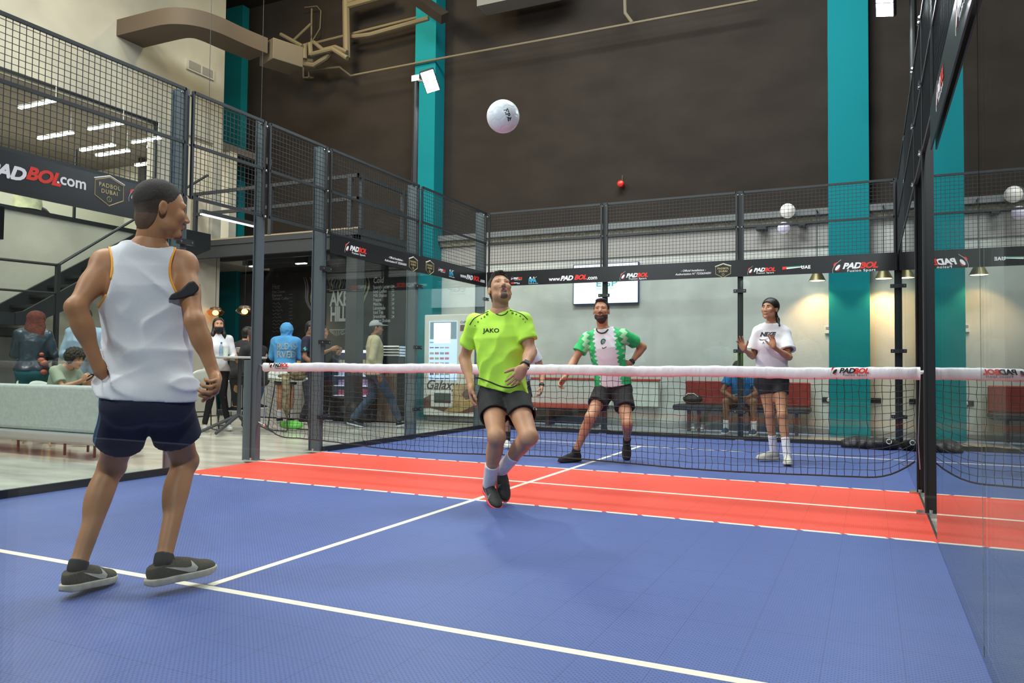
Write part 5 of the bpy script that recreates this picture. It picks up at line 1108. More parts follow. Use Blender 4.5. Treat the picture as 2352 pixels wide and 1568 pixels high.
def person(c):
    s = c.get('s', 1.0); h = c.get('h', 0.010); fem = c.get('fem', False); hh = c.get('hh', 0.0045); J = {k: np.array(v, float) for k, v in c['J'].items()}
    sh0, sh1, hp0, hp1 = J['sh0'], J['sh1'], J['hp0'], J['hp1']; mh = (hp0+hp1)/2; ms = (sh0+sh1)/2
    root = thing('person', c['label'], 'person', (float(mh[0]), float(mh[1]), float(c.get('ground', 0.0))), c.get('group'))
    w = nrm(ms-mh); Ls = np.linalg.norm(ms-mh); fwd = np.array(c['fwd'], float); lat = nrm((sh1-sh0)+(hp1-hp0)*0.7); lat = nrm(lat-w*(lat@w)); dep = np.cross(w, lat)
    if dep@fwd < 0: dep = -dep
    nk = J.get('nk', ms+w*0.06*s); hd = J['hd']; sk = c['skin']; bw = c.get('build', 1.0)
    T = [(-0.17, 0.125, 0.095, -0.01), (-0.07, 0.163, 0.112, -0.012), (0.06, 0.160, 0.108, -0.008), (0.34, 0.136 if not fem else 0.118, 0.098, 0.004), (0.60, 0.150 if not fem else 0.130, 0.108, 0.008), (0.80, 0.165 if not fem else 0.142, 0.112, 0.004), (0.95, 0.150 if not fem else 0.128, 0.092, -0.004), (1.06, 0.10, 0.070, -0.010), (1.13, 0.06, 0.055, -0.012)]
    tab = [(t*Ls, a*s*bw, b*s*bw, o*s) for t, a, b, o in T]
    pts = np.array([J[k] for k in J if k != 'hd']+[nk]); lo = pts.min(0)-0.22*s; hi = pts.max(0)+0.22*s
    hasleg = 'kn0' in J; v = Vol(lo, hi, h); v.loft(mh, w, lat, dep, tab, k=0)
    for a in (sh0, sh1):
        v.cap(nk-w*0.02*s, a+w*0.005, 0.040*s, 0.048*s*(0.9 if fem else 1), k=0.05*s); v.ell(a-w*0.012*s, 0.058*s*(0.85 if fem else 1.0), k=0.03*s)
    v.cap(nk-w*0.05*s, nk+(hd-nk)*0.30, 0.060*s, 0.052*s*(0.86 if fem else 1), k=0.04*s)
    if not fem:
        pass
    else:
        for sg in (-1, 1): v.ell(mh+w*Ls*0.72+lat*sg*0.065*s+dep*0.085*s*bw, (0.050*s, 0.030*s, 0.045*s), np.stack([lat, dep, w]), k=0.03)
    for i in (0, 1):
        S_, E_, W_ = J['sh%d' % i], J.get('el%d' % i), J.get('wr%d' % i); g = (0.84 if fem else 1.0)*s*c.get('arm', 1.0)
        if E_ is None: continue
        v.cap(S_, E_, 0.048*g, 0.037*g, k=0.03*s); m_ = S_*0.55+E_*0.45; v.ell(m_, (0.049*g, 0.049*g, 0.085*g), frame(np.cross(nrm(E_-S_), (0.3, 0.9, 0.1)), E_-S_), k=0.02)
        v.ell(E_, 0.037*g, k=0.015)
        if W_ is None: continue
        v.cap(E_, W_, 0.039*g, 0.0245*g, k=0.02*s); m_ = E_*0.72+W_*0.28; v.ell(m_, (0.042*g, 0.039*g, 0.075*g), frame(np.cross(nrm(E_-W_), (0.3, 0.9, 0.1)), E_-W_), k=0.02)
    for i in (0, 1):
        Hp = J['hp%d' % i]; v.ell(Hp-dep*0.045*s-w*0.02*s, 0.088*s*bw, k=0.05)
        if 'kn%d' % i not in J: continue
        K_, A_ = J['kn%d' % i], J.get('an%d' % i); g = s*(0.95 if fem else 1.0)*c.get('leg', 1.0)
        v.cap(Hp, K_, 0.086*g, 0.054*g, k=0.04*s); v.ell(K_, 0.053*g, k=0.02)
        if A_ is None: continue
        v.cap(K_, A_, 0.050*g, 0.033*g, k=0.02*s); ax = nrm(A_-K_); kd = (K_-Hp); bk = nrm(c['kback%d' % i]) if 'kback%d' % i in c else -dep; bk = nrm(bk-ax*(bk@ax))
        v.ell(K_+ax*0.30*np.linalg.norm(A_-K_)+bk*0.018*g, (0.050*g, 0.047*g, 0.115*g), frame(bk, -ax), k=0.03); v.ell(K_-bk*0.024*g, (0.032*g, 0.028*g, 0.036*g), frame(bk, -ax), k=0.02)
        v.ell(A_, 0.034*g, k=0.015)
    V, Q = v.mesh(); V = smooth_mesh(V, Q, 1, 0.35); parts = [(V, Q, np.zeros(len(Q), int))]
    fd = nrm(c['fd']); Afr = frame(fd, c.get('hup', (0, 0, 1))); hs = s*c.get('hscale', 1.0)
    parts.append(head_mesh(hd, Afr, hs, nk+(hd-nk)*0.12, (0.86 if fem else 1.0)*c.get('neck', 1.0), hh, c))
    for i in (0, 1):
        if 'hand%d' % i in c and 'wr%d' % i in J:
            k_ = dict(c['hand%d' % i]); d_, pn, ts = k_.pop('d'), k_.pop('pn'), k_.pop('ts'); HV, HQ = hand_mesh(J['wr%d' % i], d_, pn, ts, s*(0.9 if fem else 1.0), min(hh, 0.004) if h < 0.011 else 0.006, arm=J['el%d' % i], **k_); parts.append((HV, HQ, np.zeros(len(HQ), int)))
    n = 0; VV = []; QQ = []; MI = []
    for a, b, m_ in parts: VV.append(a); QQ.append(b+n); MI.append(m_); n += len(a)
    to_obj('body', np.concatenate(VV), np.concatenate(QQ), [sk, c.get('beardm', sk), c.get('lipm', mat('lip', (0.36, 0.13, 0.10), 0.45)), mat('mouth_inside', (0.10, 0.02, 0.02), 0.5)], root, np.concatenate(MI))
    if c.get('eyes', True): eyes(root, hd, Afr, hs, c.get('gaze', (0, 1, 0))); brows(root, hd, Afr, hs, c.get('browm', c.get('hairm')))
    if c.get('hair'):
        hv = hair_vol(c['hair'], hh, hs); a, b = hv.mesh(); ca = a[b].mean(1); fade = ((ca[:, 2] < 0.03+0.3*np.clip(ca[:, 1]+0.05, -0.1, 0.1)).astype(int)+(ca[:, 2] < -0.02)) if c.get('fadem') else None; to_obj('hair', (a*hs)@Afr+hd, b, [c['hairm']]+list(c.get('fadem', [])), root, fade)
    K = dict(root=root, J=J, w=w, lat=lat, dep=dep, mh=mh, ms=ms, Ls=Ls, s=s, h=h, lo=lo, hi=hi, nk=nk, hd=hd, tab=tab, Afr=Afr, hs=hs, fem=fem, bw=bw)
    return K
def top(K, name, m, hem=-0.05, e=0.018, sleeve=0.55, sr=0.070, flare=0.0, wr=None, th=None, neck=0.075, tank=False, sr2=None, mi=None, hemtilt=None, neckdrop=0.0, seed=1, collar=0, h=None):
    """upper garment; hem in spine units, sleeve as a fraction of the upper arm (above 1 runs on along the fore-arm)"""
    s, J, w, lat, dep, mh, Ls = K['s'], K['J'], K['w'], K['lat'], K['dep'], K['mh'], K['Ls']; h = h or max(0.006, K['h']*0.8)
    ks = [J[k] for k in ('sh0', 'sh1', 'hp0', 'hp1', 'el0', 'el1')+(('wr0', 'wr1') if sleeve > 1 else ()) if J.get(k) is not None]+[K['nk']]; ks = np.array(ks); v = Vol(ks.min(0)-0.20*s, ks.max(0)+0.20*s, h); tab = []
    for t, a, b, o in K['tab']:
        tt = t/Ls; q = 1-np.clip(tt, 0, 1); tab.append((t, a+e*s+(flare*q*s), b+e*s*0.9+flare*q*s*0.7, o))
    if hem < -0.17: tab = [(hem*Ls-0.02, tab[0][1]+0.05, tab[0][2]+0.03, tab[0][3])]+tab
    wmax = tab[2][1]; tab = [(t, max(a, wmax*0.98) if t < 0.3*Ls else a, max(b, tab[2][2]) if t < 0.3*Ls else b, o) for t, a, b, o in tab]
    v.loft(mh, w, lat, dep, tab, k=0)
    for i in (0, 1):
        S_, E_, W_ = J['sh%d' % i], J.get('el%d' % i), J.get('wr%d' % i)
        v.cap(K['nk']-w*0.03*s, S_-w*0.004*s, 0.044*s+e*s*0.6, 0.049*s+e*s*0.5, k=0.05*s)
        if tank or E_ is None: continue
        ax = nrm(E_-S_); g = sr*s
        if sleeve <= 1: v.cap(S_, S_+(E_-S_)*(sleeve+0.15), 0.060*s+e*s*0.3, (sr2 or sr)*s, k=0.02*s, cut=(S_+(E_-S_)*sleeve, ax))
        else:
            v.cap(S_, E_, 0.060*s+e*s*0.3, (sr2 or sr)*s*0.85, k=0.03*s)
            if W_ is not None: v.cap(E_, E_+(W_-E_)*min(sleeve-1+0.0, 1), (sr2 or sr)*s*0.82, (sr2 or sr)*s*0.62, k=0.02*s)
    if hem < 0.05:
        for i in (0, 1): v.ell(J['hp%d' % i]-K['dep']*0.040*s-w*0.01*s, 0.095*s+e*s*0.6+flare*0.4, k=0.05)
    if K['fem']:
        for sg in (-1, 1): v.ell(mh+w*Ls*0.72+lat*sg*0.065*s+K['dep']*0.090*s*K['bw'], (0.058*s+e*0.3, 0.036*s+e*0.7, 0.052*s+e*0.3), np.stack([lat, K['dep'], w]), k=0.05)
    if wr: v.warp(wrinkle(wr, 16, 16, 10, seed=seed))
    if K.get('fold'): v.warp(K['fold'])
    if th: v.shell(th)
    if not tank:
        for i in (0, 1):
            if sleeve <= 1 and J.get('el%d' % i) is not None: S_, E_ = J['sh%d' % i], J['el%d' % i]; th and v.subcap(S_+(E_-S_)*(sleeve-0.13), S_+(E_-S_)*(sleeve+0.03), (0.060*s+e*s*0.3)*0.35+0.65*(sr2 or sr)*s-th*1.25-(wr or 0)*0.8)
    else:
        for i, sg in ((0, -1), (1, 1)): v.ell(J['sh%d' % i]-w*0.055*s+lat*sg*0.02*s, (K['hole'][i]*s, 0.165*s, 0.135*s), np.stack([lat, dep, w]), k=0.008, sub=True)
    hn = hemtilt if hemtilt is not None else -w; v.cut(mh+w*Ls*hem, hn)
    nb0 = K['nk']; up_ = nrm(K['hd']-nb0+np.array((0, 0, 0.05))); r_ = neck*s; P0 = nb0+up_*(0.040*s-neckdrop*s); v.ell(P0, (r_*1.12, r_*1.12, 0.085*s), frame(K['dep'], up_), k=0.006, sub=True)
    d = up_
    V, Q = v.mesh(); V = smooth_mesh(V, Q, 3 if th else 1, 0.4)
    mi_ = None
    if mi: mi_ = mi(V[Q].mean(1), K)
    o = to_obj(name, V, Q, m, K['root'], mi_); K['top'] = (V, Q); K['top_o'] = o; K['neckring'] = (P0, d, r_); return o
def shorts(K, m, leg=0.62, e=0.014, r0=0.098, r1=0.108, waist=0.10, th=None, wr=0.003, name='shorts', seed=2, longp=False, r2=0.075, r3=0.06, skirt=None, mi=None, h=None, end=0.93):
    s, J, w, lat, dep, mh, Ls = K['s'], K['J'], K['w'], K['lat'], K['dep'], K['mh'], K['Ls']; h = h or max(0.006, K['h']*0.85); v = Vol(K['lo'], K['hi'], h)
    tab = [(t, a+e*s, b+e*s, o) for t, a, b, o in K['tab'][:5]]; v.loft(mh, w, lat, dep, tab, k=0)
    for i in (0, 1):
        Hp = J['hp%d' % i]; v.ell(Hp-dep*0.045*s-w*0.02*s, 0.092*s+e*s, k=0.04)
        if 'kn%d' % i not in J: continue
        K_ = J['kn%d' % i]
        if not longp: v.cap(Hp, Hp+(K_-Hp)*(leg+0.18), r0*s, r1*s, k=0.025*s)
        else:
            v.cap(Hp, K_, r0*s, r2*s, k=0.03*s)
            if 'an%d' % i in J: v.cap(K_, K_+(J['an%d' % i]-K_)*end, r2*s, r3*s, k=0.02*s)
    if wr: v.warp(wrinkle(wr, 14, 14, 12, seed=seed))
    if th: v.shell(th)
    if not longp:
        for i in (0, 1):
            if 'kn%d' % i in J:
                Hp, K_ = J['hp%d' % i], J['kn%d' % i]; ax = nrm(K_-Hp); P = Hp+(K_-Hp)*leg; x, y, z = v.x[:, None, None], v.y[None, :, None], v.z[None, None, :]
                Hq, Kq = J['hp%d' % (1-i)], J.get('kn%d' % (1-i)); D = (x-P[0])*ax[0]+(y-P[1])*ax[1]+(z-P[2])*ax[2]
                def axd(A_, B_):
                    d_ = B_-A_; t_ = ((x-A_[0])*d_[0]+(y-A_[1])*d_[1]+(z-A_[2])*d_[2])/(d_@d_); return (x-A_[0]-t_*d_[0])**2+(y-A_[1]-t_*d_[1])**2+(z-A_[2]-t_*d_[2])**2
                near = axd(Hp, K_) <= (axd(Hq, Kq) if Kq is not None else 9)
                v.F = np.where(near, np.maximum(v.F, D), v.F).astype(np.float32)
    v.cut(mh+w*Ls*waist, w); V, Q = v.mesh(); V = smooth_mesh(V, Q, 1, 0.3); o = to_obj(name, V, Q, m, K['root'], mi(V[Q].mean(1), K) if mi else None); K['bot'] = (V, Q); K['bot_o'] = o; return o
def sock(K, i, m, f0=0.55, f1=1.0, r0=0.047, r1=0.041, wr=0.0015):
    J, s = K['J'], K['s']; A_, B_ = J['kn%d' % i], J['an%d' % i]; P = A_+(B_-A_)*f0; E_ = A_+(B_-A_)*f1; v = Vol(np.minimum(P, E_)-0.1, np.maximum(P, E_)+0.1, 0.006); v.cap(P-nrm(B_-A_)*0.03, E_, r0*s, r1*s, k=0); v.warp(wrinkle(wr, 30, 30, 60, seed=4)); v.cut(P, A_-B_); V, Q = v.mesh(); return to_obj('sock', V, Q, m, K['root'])
def print_text(K, body, size, u, v_, y, col, d, parent=None, bold=0.03, shear=0, sx=1.0, ex=None, ey=(0, 0, 1), align='CENTER', which='top', lift=0.0025):
    tr = bvh(*K[which]); d = nrm(d); ex = np.cross(d, ey) if ex is None else ex
    m = MB(); m.text(body, size, at(u, v_, 1, y), ex, ey, bold=bold, shear=shear, align=align, sx=sx, wrap=wrapper(tr, d, lift)); return m.build('printed_lettering', col, parent or K[which+'_o'])
def chain(P, uv, L, sg):
    d = rayd(*uv); d = d/np.linalg.norm(d); o = CAMP-P; b = o@d; c_ = o@o-L*L; D = b*b-c_
    if D < 0: q = CAMP-d*b; return P+nrm(q-P)*L
    return CAMP+d*(-b+sg*math.sqrt(D))
def vdir(p):  # horizontal direction from p to the camera, and image-right at p
    d = np.array((CX-p[0], CY-p[1], 0.0)); d /= np.linalg.norm(d); return d, np.array((-d[1], d[0], 0))*1.0

SK_A = skin('skin_tan', (0.39, 0.185, 0.086)); SK_B = skin('skin_light', (0.50, 0.26, 0.15)); SK_C = skin('skin_olive', (0.42, 0.205, 0.115)); SK_D = skin('skin_brown', (0.24, 0.115, 0.065)); SK_E = skin('skin_warm', (0.45, 0.225, 0.125))
H_BLK = mat('hair_black', (0.010, 0.008, 0.007), 0.45, bump=0.22, bscale=160, stretch=(1, 1, 0.4)); H_DK = mat('hair_dark_brown', (0.030, 0.021, 0.016), 0.6, bump=0.9, bscale=220); H_RED = mat('hair_red', (0.12, 0.018, 0.008), 0.55, bump=0.9, bscale=120, noise=0.5, nscale=14); H_BRN = mat('hair_brown', (0.045, 0.022, 0.012), 0.6, bump=0.9, bscale=90)
# ================================================================ player 1: white tank top, seen from behind
def Y(u, v, y): return at(u, v, 1, y)
S1 = 1.035
nk = Y(338, 566, -3.70); hd = Y(372, 487, -3.67)
sh0 = Y(243, 604, -3.80); sh1 = Y(421, 606, -3.58)
el0 = Y(174, 706, -3.96); wr0 = chain(el0, (229, 852), 0.262*S1, 1)
el1 = Y(447, 738, -3.64); wr1 = Y(495, 868, -3.60)
hp0 = Y(300, 917, -3.76); hp1 = Y(379, 913, -3.64)
kn0 = Y(257, 1070, -3.66); an0 = Y(179, 1298, -3.86)
kn1 = chain(hp1, (425, 1058), 0.35, 1); an1 = Y(376, 1283, -3.68)
cam_d1, cam_r1 = vdir(nk)
cfg = dict(label='person in a white tank top with orange armholes and navy shorts, seen from behind', s=S1, h=0.0085, hh=0.0042, skin=SK_A, beardm=mat('stubble_dark', (0.10, 0.055, 0.035), 0.7), browm=H_DK,
    fwd=(-0.55, 0.8, 0), fd=cam_r1*0.985-cam_d1*0.17+np.array((0, 0, -0.03)), J=dict(nk=nk, hd=hd, sh0=sh0, sh1=sh1, el0=el0, wr0=wr0, el1=el1, wr1=wr1, hp0=hp0, hp1=hp1, kn0=kn0, an0=an0, kn1=kn1, an1=an1),
    kback0=(-0.6, -0.6, 0), kback1=(-0.5, -0.7, 0), hair='buzz', hairm=mat('hair_buzz', (0.030, 0.022, 0.018), 0.75, noise=0.3, nscale=300, bump=0.6, bscale=400), fadem=[mat('hair_fade', (0.062, 0.040, 0.028), 0.8, bump=0.5, bscale=400), mat('hair_fade_low', (0.115, 0.064, 0.038), 0.8, bump=0.4, bscale=400)], beard='goatee', hscale=1.0, arm=0.98, leg=0.98,
    hand0=dict(d=(0.05, 0.95, -0.35), pn=(0.9, 0.1, 0.1), ts=(0, 0.2, 1), curl=0.6, thumb=0.2), hand1=dict(d=nrm(Y(508, 925, -3.72)-wr1), pn=-cam_r1*0.9+np.array((0.1, 0.35, 0.1)), ts=(-0.2, 0.9, 0.0), curl=0.78, thumb=0.35, spread=0.03))
K = person(cfg); K1 = K
def rdg(q, p=1.6): return (1-np.abs(np.sin(q)))**p
def fold1(x, y, z):
    """bunched folds in the small of the back, long pull folds between the shoulder blades"""
    lo_ = np.exp(-((z-0.985)/0.085)**2); hi_ = np.exp(-((z-1.22)/0.13)**2)*0.9
    f = -0.024*lo_*rdg(24*(z+0.42*x)+1.8*np.sin(9*x+2)+1.2*np.sin(17*x+11*z), 1.5)
    f = f-0.017*np.exp(-((z-0.90)/0.05)**2)*rdg(21*x+9*z+1.5*np.sin(23*z), 1.8)
    return f-0.020*hi_*rdg(23*(x+0.30*(z-1.2))+1.4*np.sin(8*z+1)+0.8*np.sin(19*z+8*x), 2.0)*(0.55+0.45*np.sin(13*x+3))-0.010*np.exp(-((z-1.36)/0.05)**2-((x+0.24)/0.06)**2)*rdg(40*(x+0.24)+30*(z-1.36))
K['fold'] = fold1; K['hole'] = (0.062, 0.088)
M_tank = mat('white_cotton', (0.66, 0.66, 0.69), 0.85, bump=0.12, bscale=260)
tk = top(K, 'tank_top', M_tank, hem=0.005, e=0.018, flare=0.002, tank=True, wr=0.006, neck=0.078, seed=11, h=0.0062, hemtilt=np.array((-0.09, 0, -1)), neckdrop=0.0)
# orange trims round the arm holes
M_or = mat('orange_trim', (0.80, 0.33, 0.02), 0.7); tr = bvh(*K['top'])
for i, sg in ((0, -1), (1, 1)):
    C_ = K['J']['sh%d' % i]-K['w']*0.055*S1+K['lat']*sg*0.02*S1; RL, RD, RW = K['hole'][i]*S1, 0.165*S1, 0.135*S1; pts = []
    for side in (-1, 1):
        run = []
        for k in range(0, 37):
            th_ = math.pi/2+math.pi*k/36*1.15-0.1; sc_ = 0.8; hit = None
            for it in range(5):
                q = C_-K['lat']*sg*RL*sc_*1.03*max(math.cos(th_-math.pi/2-math.pi/2), -0.25)+K['w']*RW*sc_*1.03*math.sin(th_)+K['dep']*side*0.3
                hit = tr.ray_cast(Vector(q), Vector(-K['dep']*side), 0.6)[0]
                if hit is None: sc_ = min(1.0, sc_*1.06); continue
                U_ = (np.array(hit)-C_)@K['dep']
                if U_*side < -0.02: hit = None; sc_ = min(1.0, sc_*1.06); continue
                sc_ = 0.5*sc_+0.5*math.sqrt(max(0.05, 1-(U_/RD)**2))
            if hit is not None: run.append(np.array(hit)+K['dep']*side*0.002)
            else: run.append(None)
        segs, cur = [], []
        for p in run+[None]:
            if p is None or (cur and np.linalg.norm(p-cur[-1]) > 0.06):
                if len(cur) > 3: segs.append(cur)
                cur = [] if p is None else [p]
            else: cur.append(p)
        for sg_ in segs:
            for _ in range(5): sg_ = [sg_[0]]+[(sg_[j-1]+2*sg_[j]+sg_[j+1])/4 for j in range(1, len(sg_)-1)]+[sg_[-1]]
            MB().tube([tuple(q) for q in sg_], 0.0055, 8).build('armhole_trim', M_or, tk, smooth='all')
M_navy = mat('navy_shorts', (0.012, 0.015, 0.035), 0.85, bump=0.15, bscale=200, noise=0.15, nscale=60, stretch=(1, 1, 3)); M_sblue = mat('stripe_blue', (0.02, 0.09, 0.19), 0.85)
def side_panel(c_, K_):
    H0, N0 = K_['J']['hp0'], K_['J']['kn0']; ax = nrm(N0-H0); d_ = c_-H0; d_ = d_-(d_@ax)[:, None]*ax; u_ = -K_['lat']; u_ = nrm(u_-ax*(u_@ax)); w_ = np.cross(ax, u_); an = np.degrees(np.arctan2(d_@w_, d_@u_)); ok = (c_-H0)@K_['lat'] < 0.05
    out = np.zeros(len(c_), int); out[ok & (np.abs(an) < 24)] = 1; out[ok & (np.abs(np.abs(an)-20) < 3)] = 2; return out
sb = shorts(K, [M_navy, mat('petrol_panel', (0.012, 0.045, 0.085), 0.85), mat('stripe_lighter', (0.04, 0.13, 0.22), 0.85)], mi=side_panel, leg=0.62, r0=0.100, r1=0.098, e=0.008, waist=0.20, th=0.013, wr=0.003, h=0.0065)
M_sh1 = mat('olive_knit', (0.075, 0.066, 0.045), 0.8, bump=0.6, bscale=350, noise=0.2, nscale=120); M_so1 = mat('sole_cream', (0.50, 0.46, 0.36), 0.6, noise=0.15, nscale=30); M_sk1 = mat('black_sock', (0.012, 0.012, 0.014), 0.8)
sock(K, 0, M_sk1, f0=0.955, f1=1.02, r0=0.038, r1=0.037); sock(K, 1, M_sk1, f0=0.955, f1=1.02, r0=0.038, r1=0.037)
f0 = fl_ = None
def G0(u, v, z=0.0): return at(u, v, 2, z)
a_, b_ = G0(140, 1368), G0(243, 1330); f0 = nrm(b_-a_)
shoe(K['root'], an0, f0+np.array((0, 0, -0.10)), (0, 0, 1), S1*1.02, M_sh1, M_so1, 0.0045, lace=M_sh1, swoosh=mat('pale_tick', (0.45, 0.42, 0.36), 0.5), sole_h=0.030)
f1 = nrm(Y(488, 1335, -3.50)-Y(335, 1345, -3.78)); f1[2] = 0.03
shoe(K['root'], an1, f1, (0, 0, 1), S1*1.05, M_sh1, M_so1, 0.0045, lace=M_sh1, swoosh=mat('pale_tick', (0.45, 0.42, 0.36), 0.5), sole_h=0.030)
# face mask pushed up the right upper arm
E_, S_ = K['J']['el1'], K['J']['sh1']; C_ = S_*0.50+E_*0.50; ax = nrm(E_-S_); o = thing('face_mask', 'folded black face mask worn around the right upper arm of the tank top player', 'face mask', tuple(C_))
u1 = nrm(np.cross(ax, cam_d1)); m = MB(); m.tube([tuple(C_-ax*0.03+(cam_d1*math.cos(t)+u1*math.sin(t))*0.049*S1) for t in [k*0.3307 for k in range(19)]], 0.0032, 6, closed=True); m.build('ear_loop', M_inkblk, o, smooth='all')
rr_ = cam_r1; P0 = C_+cam_d1*0.048; uv0 = at(402, 670, 1, C_[1]); k_ = 1/533.0
poly = [((u-408)*k_, (672-v_)*k_) for u, v_ in ((370, 694), (376, 682), (396, 670), (412, 652), (423, 648), (434, 661), (434, 669), (424, 680), (400, 690), (384, 694))]
m = MB(); m.prism(poly, P0-rr_*0.012+np.array((0, 0, 0.0)), rr_, (0, 0, 1), -0.022 if False else 0.022); fm = m.build('mask_fabric', M_inkblk, o, bevel=0.006)
m = MB(); m.tube([tuple(P0-rr_*0.012+rr_*(u-408)*k_+np.array((0, 0, (672-v_)*k_))+cam_d1*-0.001-np.cross(rr_, (0, 0, 1))*0.0) for u, v_ in ((408, 660), (415, 672), (420, 680))], 0.003, 5); m.build('fold_seam', M_wire, fm)

# ================================================================ player 2: lime shirt, looking up
S2 = 1.03
nk = Y(1149, 716, -1.02); hd = Y(1149, 668, -1.06)
sh0 = Y(1092, 741, -1.05); sh1 = Y(1200, 738, -1.00)
el0 = chain(sh0, (1067, 822), 0.30*S2, 1); wr0 = chain(el0, (1082, 886), 0.255*S2, -1)
el1 = Y(1219, 808, -1.04); wr1 = Y(1203, 845, -1.25)
hp0 = Y(1130, 913, -1.00); hp1 = Y(1183, 914, -0.97)
kn0 = chain(hp0, (1141, 1003), 0.43*S2, -1); an0 = chain(kn0, (1124, 1108), 0.42*S2, 1)
kn1 = chain(hp1, (1215, 1003), 0.43*S2, -1); an1 = chain(kn1, (1154, 1077), 0.42*S2, 1)
c2, r2 = vdir(nk)
fd2 = nrm(c2*0.80+np.array((0, 0, 0.56))+r2*0.20)
cfg = dict(label='person in a lime green jersey and black shorts looking up at the ball', s=S2, h=0.0105, hh=0.0045, skin=SK_B, beardm=mat('stubble_brown', (0.14, 0.085, 0.06), 0.7), fwd=c2, fd=fd2, hup=(0, 0, 1),
    J=dict(nk=nk, hd=hd, sh0=sh0, sh1=sh1, el0=el0, wr0=wr0, el1=el1, wr1=wr1, hp0=hp0, hp1=hp1, kn0=kn0, an0=an0, kn1=kn1, an1=an1), kback0=-c2, kback1=np.array((0, 0.5, 0.6)), hair='short', hairm=H_DK, browm=H_DK, beard='goatee', mouth='open', build=0.99, arm=1.02, leg=1.08, gaze=(0, 1, 0.25),
    hand0=dict(d=(0.05, -0.12, -1), pn=r2+c2*0.1, ts=c2, curl=0.35, spread=0.04, thumb=0.3), hand1=dict(d=nrm(-r2*0.55+np.array((0, 0, -0.80))+c2*0.3), pn=-c2*0.9-r2*0.25, ts=-r2+np.array((0, 0, 0.5)), curl=0.40, spread=0.11, thumb=0.7))
K = person(cfg)
M_lime = mat('lime_jersey', (0.52, 0.90, 0.07), 0.7, noise=0.13, nscale=5, bump=0.10, bscale=120)
tee = top(K, 'jersey', M_lime, hem=0.085, e=0.014, flare=0.016, sleeve=0.62, sr=0.066, wr=0.009, neck=0.068, seed=3, h=0.0065, hemtilt=nrm(np.array((0, 0, -1.0))+r2*-0.24))
sb = shorts(K, mat('black_shorts', (0.010, 0.010, 0.012), 0.8, bump=0.2, bscale=80), leg=0.50, r0=0.104, r1=0.098, e=0.008, waist=0.20, wr=0.004, th=0.012, h=0.0065)
print_text(K, 'JAKO', 0.042, 1128, 762, -1.2, M_inkblk, -c2, bold=0.02, sx=1.15)
print_text(K, 'JAKO', 0.028, 1222, 943, -1.2, M_white, -c2, which='bot', bold=0.03)
tr = bvh(*K['top']); wf = wrapper(tr, -c2, 0.001)
def stroke(pts, r, m, name, par, y=-1.2, tr_=None, dd=None):
    P_ = wrapper(tr_ or tr, -c2 if dd is None else dd, 0.001)([at(u, v, 1, y) for u, v in pts]); return MB().tube(P_, r, 6).build(name, m, par, smooth='all')
def dens(pts, n=6):
    P_ = [np.array(a)*(1-k/n)+np.array(b)*k/n for a, b in zip(pts[:-1], pts[1:]) for k in range(n)]+[np.array(pts[-1])]
    for _ in range(6): P_ = [P_[0]]+[(P_[i-1]+P_[i]*2+P_[i+1])/4 for i in range(1, len(P_)-1)]+[P_[-1]]
    return [tuple(p) for p in P_]
stroke(dens([(1078, 744), (1086, 730), (1100, 721), (1121, 712)]), 0.0035, M_inkblk, 'shoulder_piping', tee); stroke(dens([(1172, 708), (1186, 711), (1204, 719), (1214, 730)]), 0.0035, M_inkblk, 'shoulder_piping', tee)
stroke(dens([(1134, 712), (1140, 719), (1152, 722), (1162, 718), (1167, 711)]), 0.0035, M_inkblk, 'collar_trim', tee)
stroke(dens([(1093, 866), (1120, 875), (1145, 886), (1165, 891), (1180, 890), (1195, 881)]), 0.005, M_inkblk, 'hem_stripe', tee)
M_dot = mat('olive_dots', (0.16, 0.30, 0.02), 0.7)
for u, v_, r_ in ((1118, 719, 4), (1112, 725, 3), (1105, 729, 2.5), (1097, 737, 2.5), (1090, 746, 2), (1178, 715, 4), (1187, 718, 3), (1196, 722, 2.5), (1203, 729, 2.2), (1208, 736, 1.6)):
    p = wf([at(u, v_, 1, -1.2)])[0]; MB().ball(p, (r_/314*0.8,)*3, 8).build('shoulder_dot', M_dot, tee, smooth='all')
M_wsock = mat('white_sock', (0.72, 0.70, 0.75), 0.85, bump=0.4, bscale=200, stretch=(1, 1, 0.3)); M_bsh = mat('black_trainer', (0.012, 0.014, 0.015), 0.55, bump=0.4, bscale=150); M_pk = mat('pink_red_sole', (0.80, 0.06, 0.09), 0.5); M_gr = mat('grey_stripe', (0.16, 0.18, 0.18), 0.5)
sock(K, 0, M_wsock, f0=0.60, f1=1.03, r0=0.050, r1=0.044); sock(K, 1, M_wsock, f0=0.56, f1=1.03, r0=0.050, r1=0.044)
f_ = nrm(Y(1158, 1152, -1.20)-K['J']['an0']); shoe(K['root'], K['J']['an0'], nrm(c2*0.85+r2*0.35+np.array((0, 0, -0.40))), nrm(K['J']['kn0']-K['J']['an0']), S2, M_bsh, M_pk, 0.0055, lace=M_inkblk, swoosh=M_gr, low=False)
shoe(K['root'], K['J']['an1'], nrm(c2*0.35+r2*0.20+np.array((0, 0, -0.85))), nrm(K['J']['kn1']-K['J']['an1']+c2*0.4), S2, M_bsh, M_pk, 0.0055, lace=M_inkblk, swoosh=M_gr, low=False)
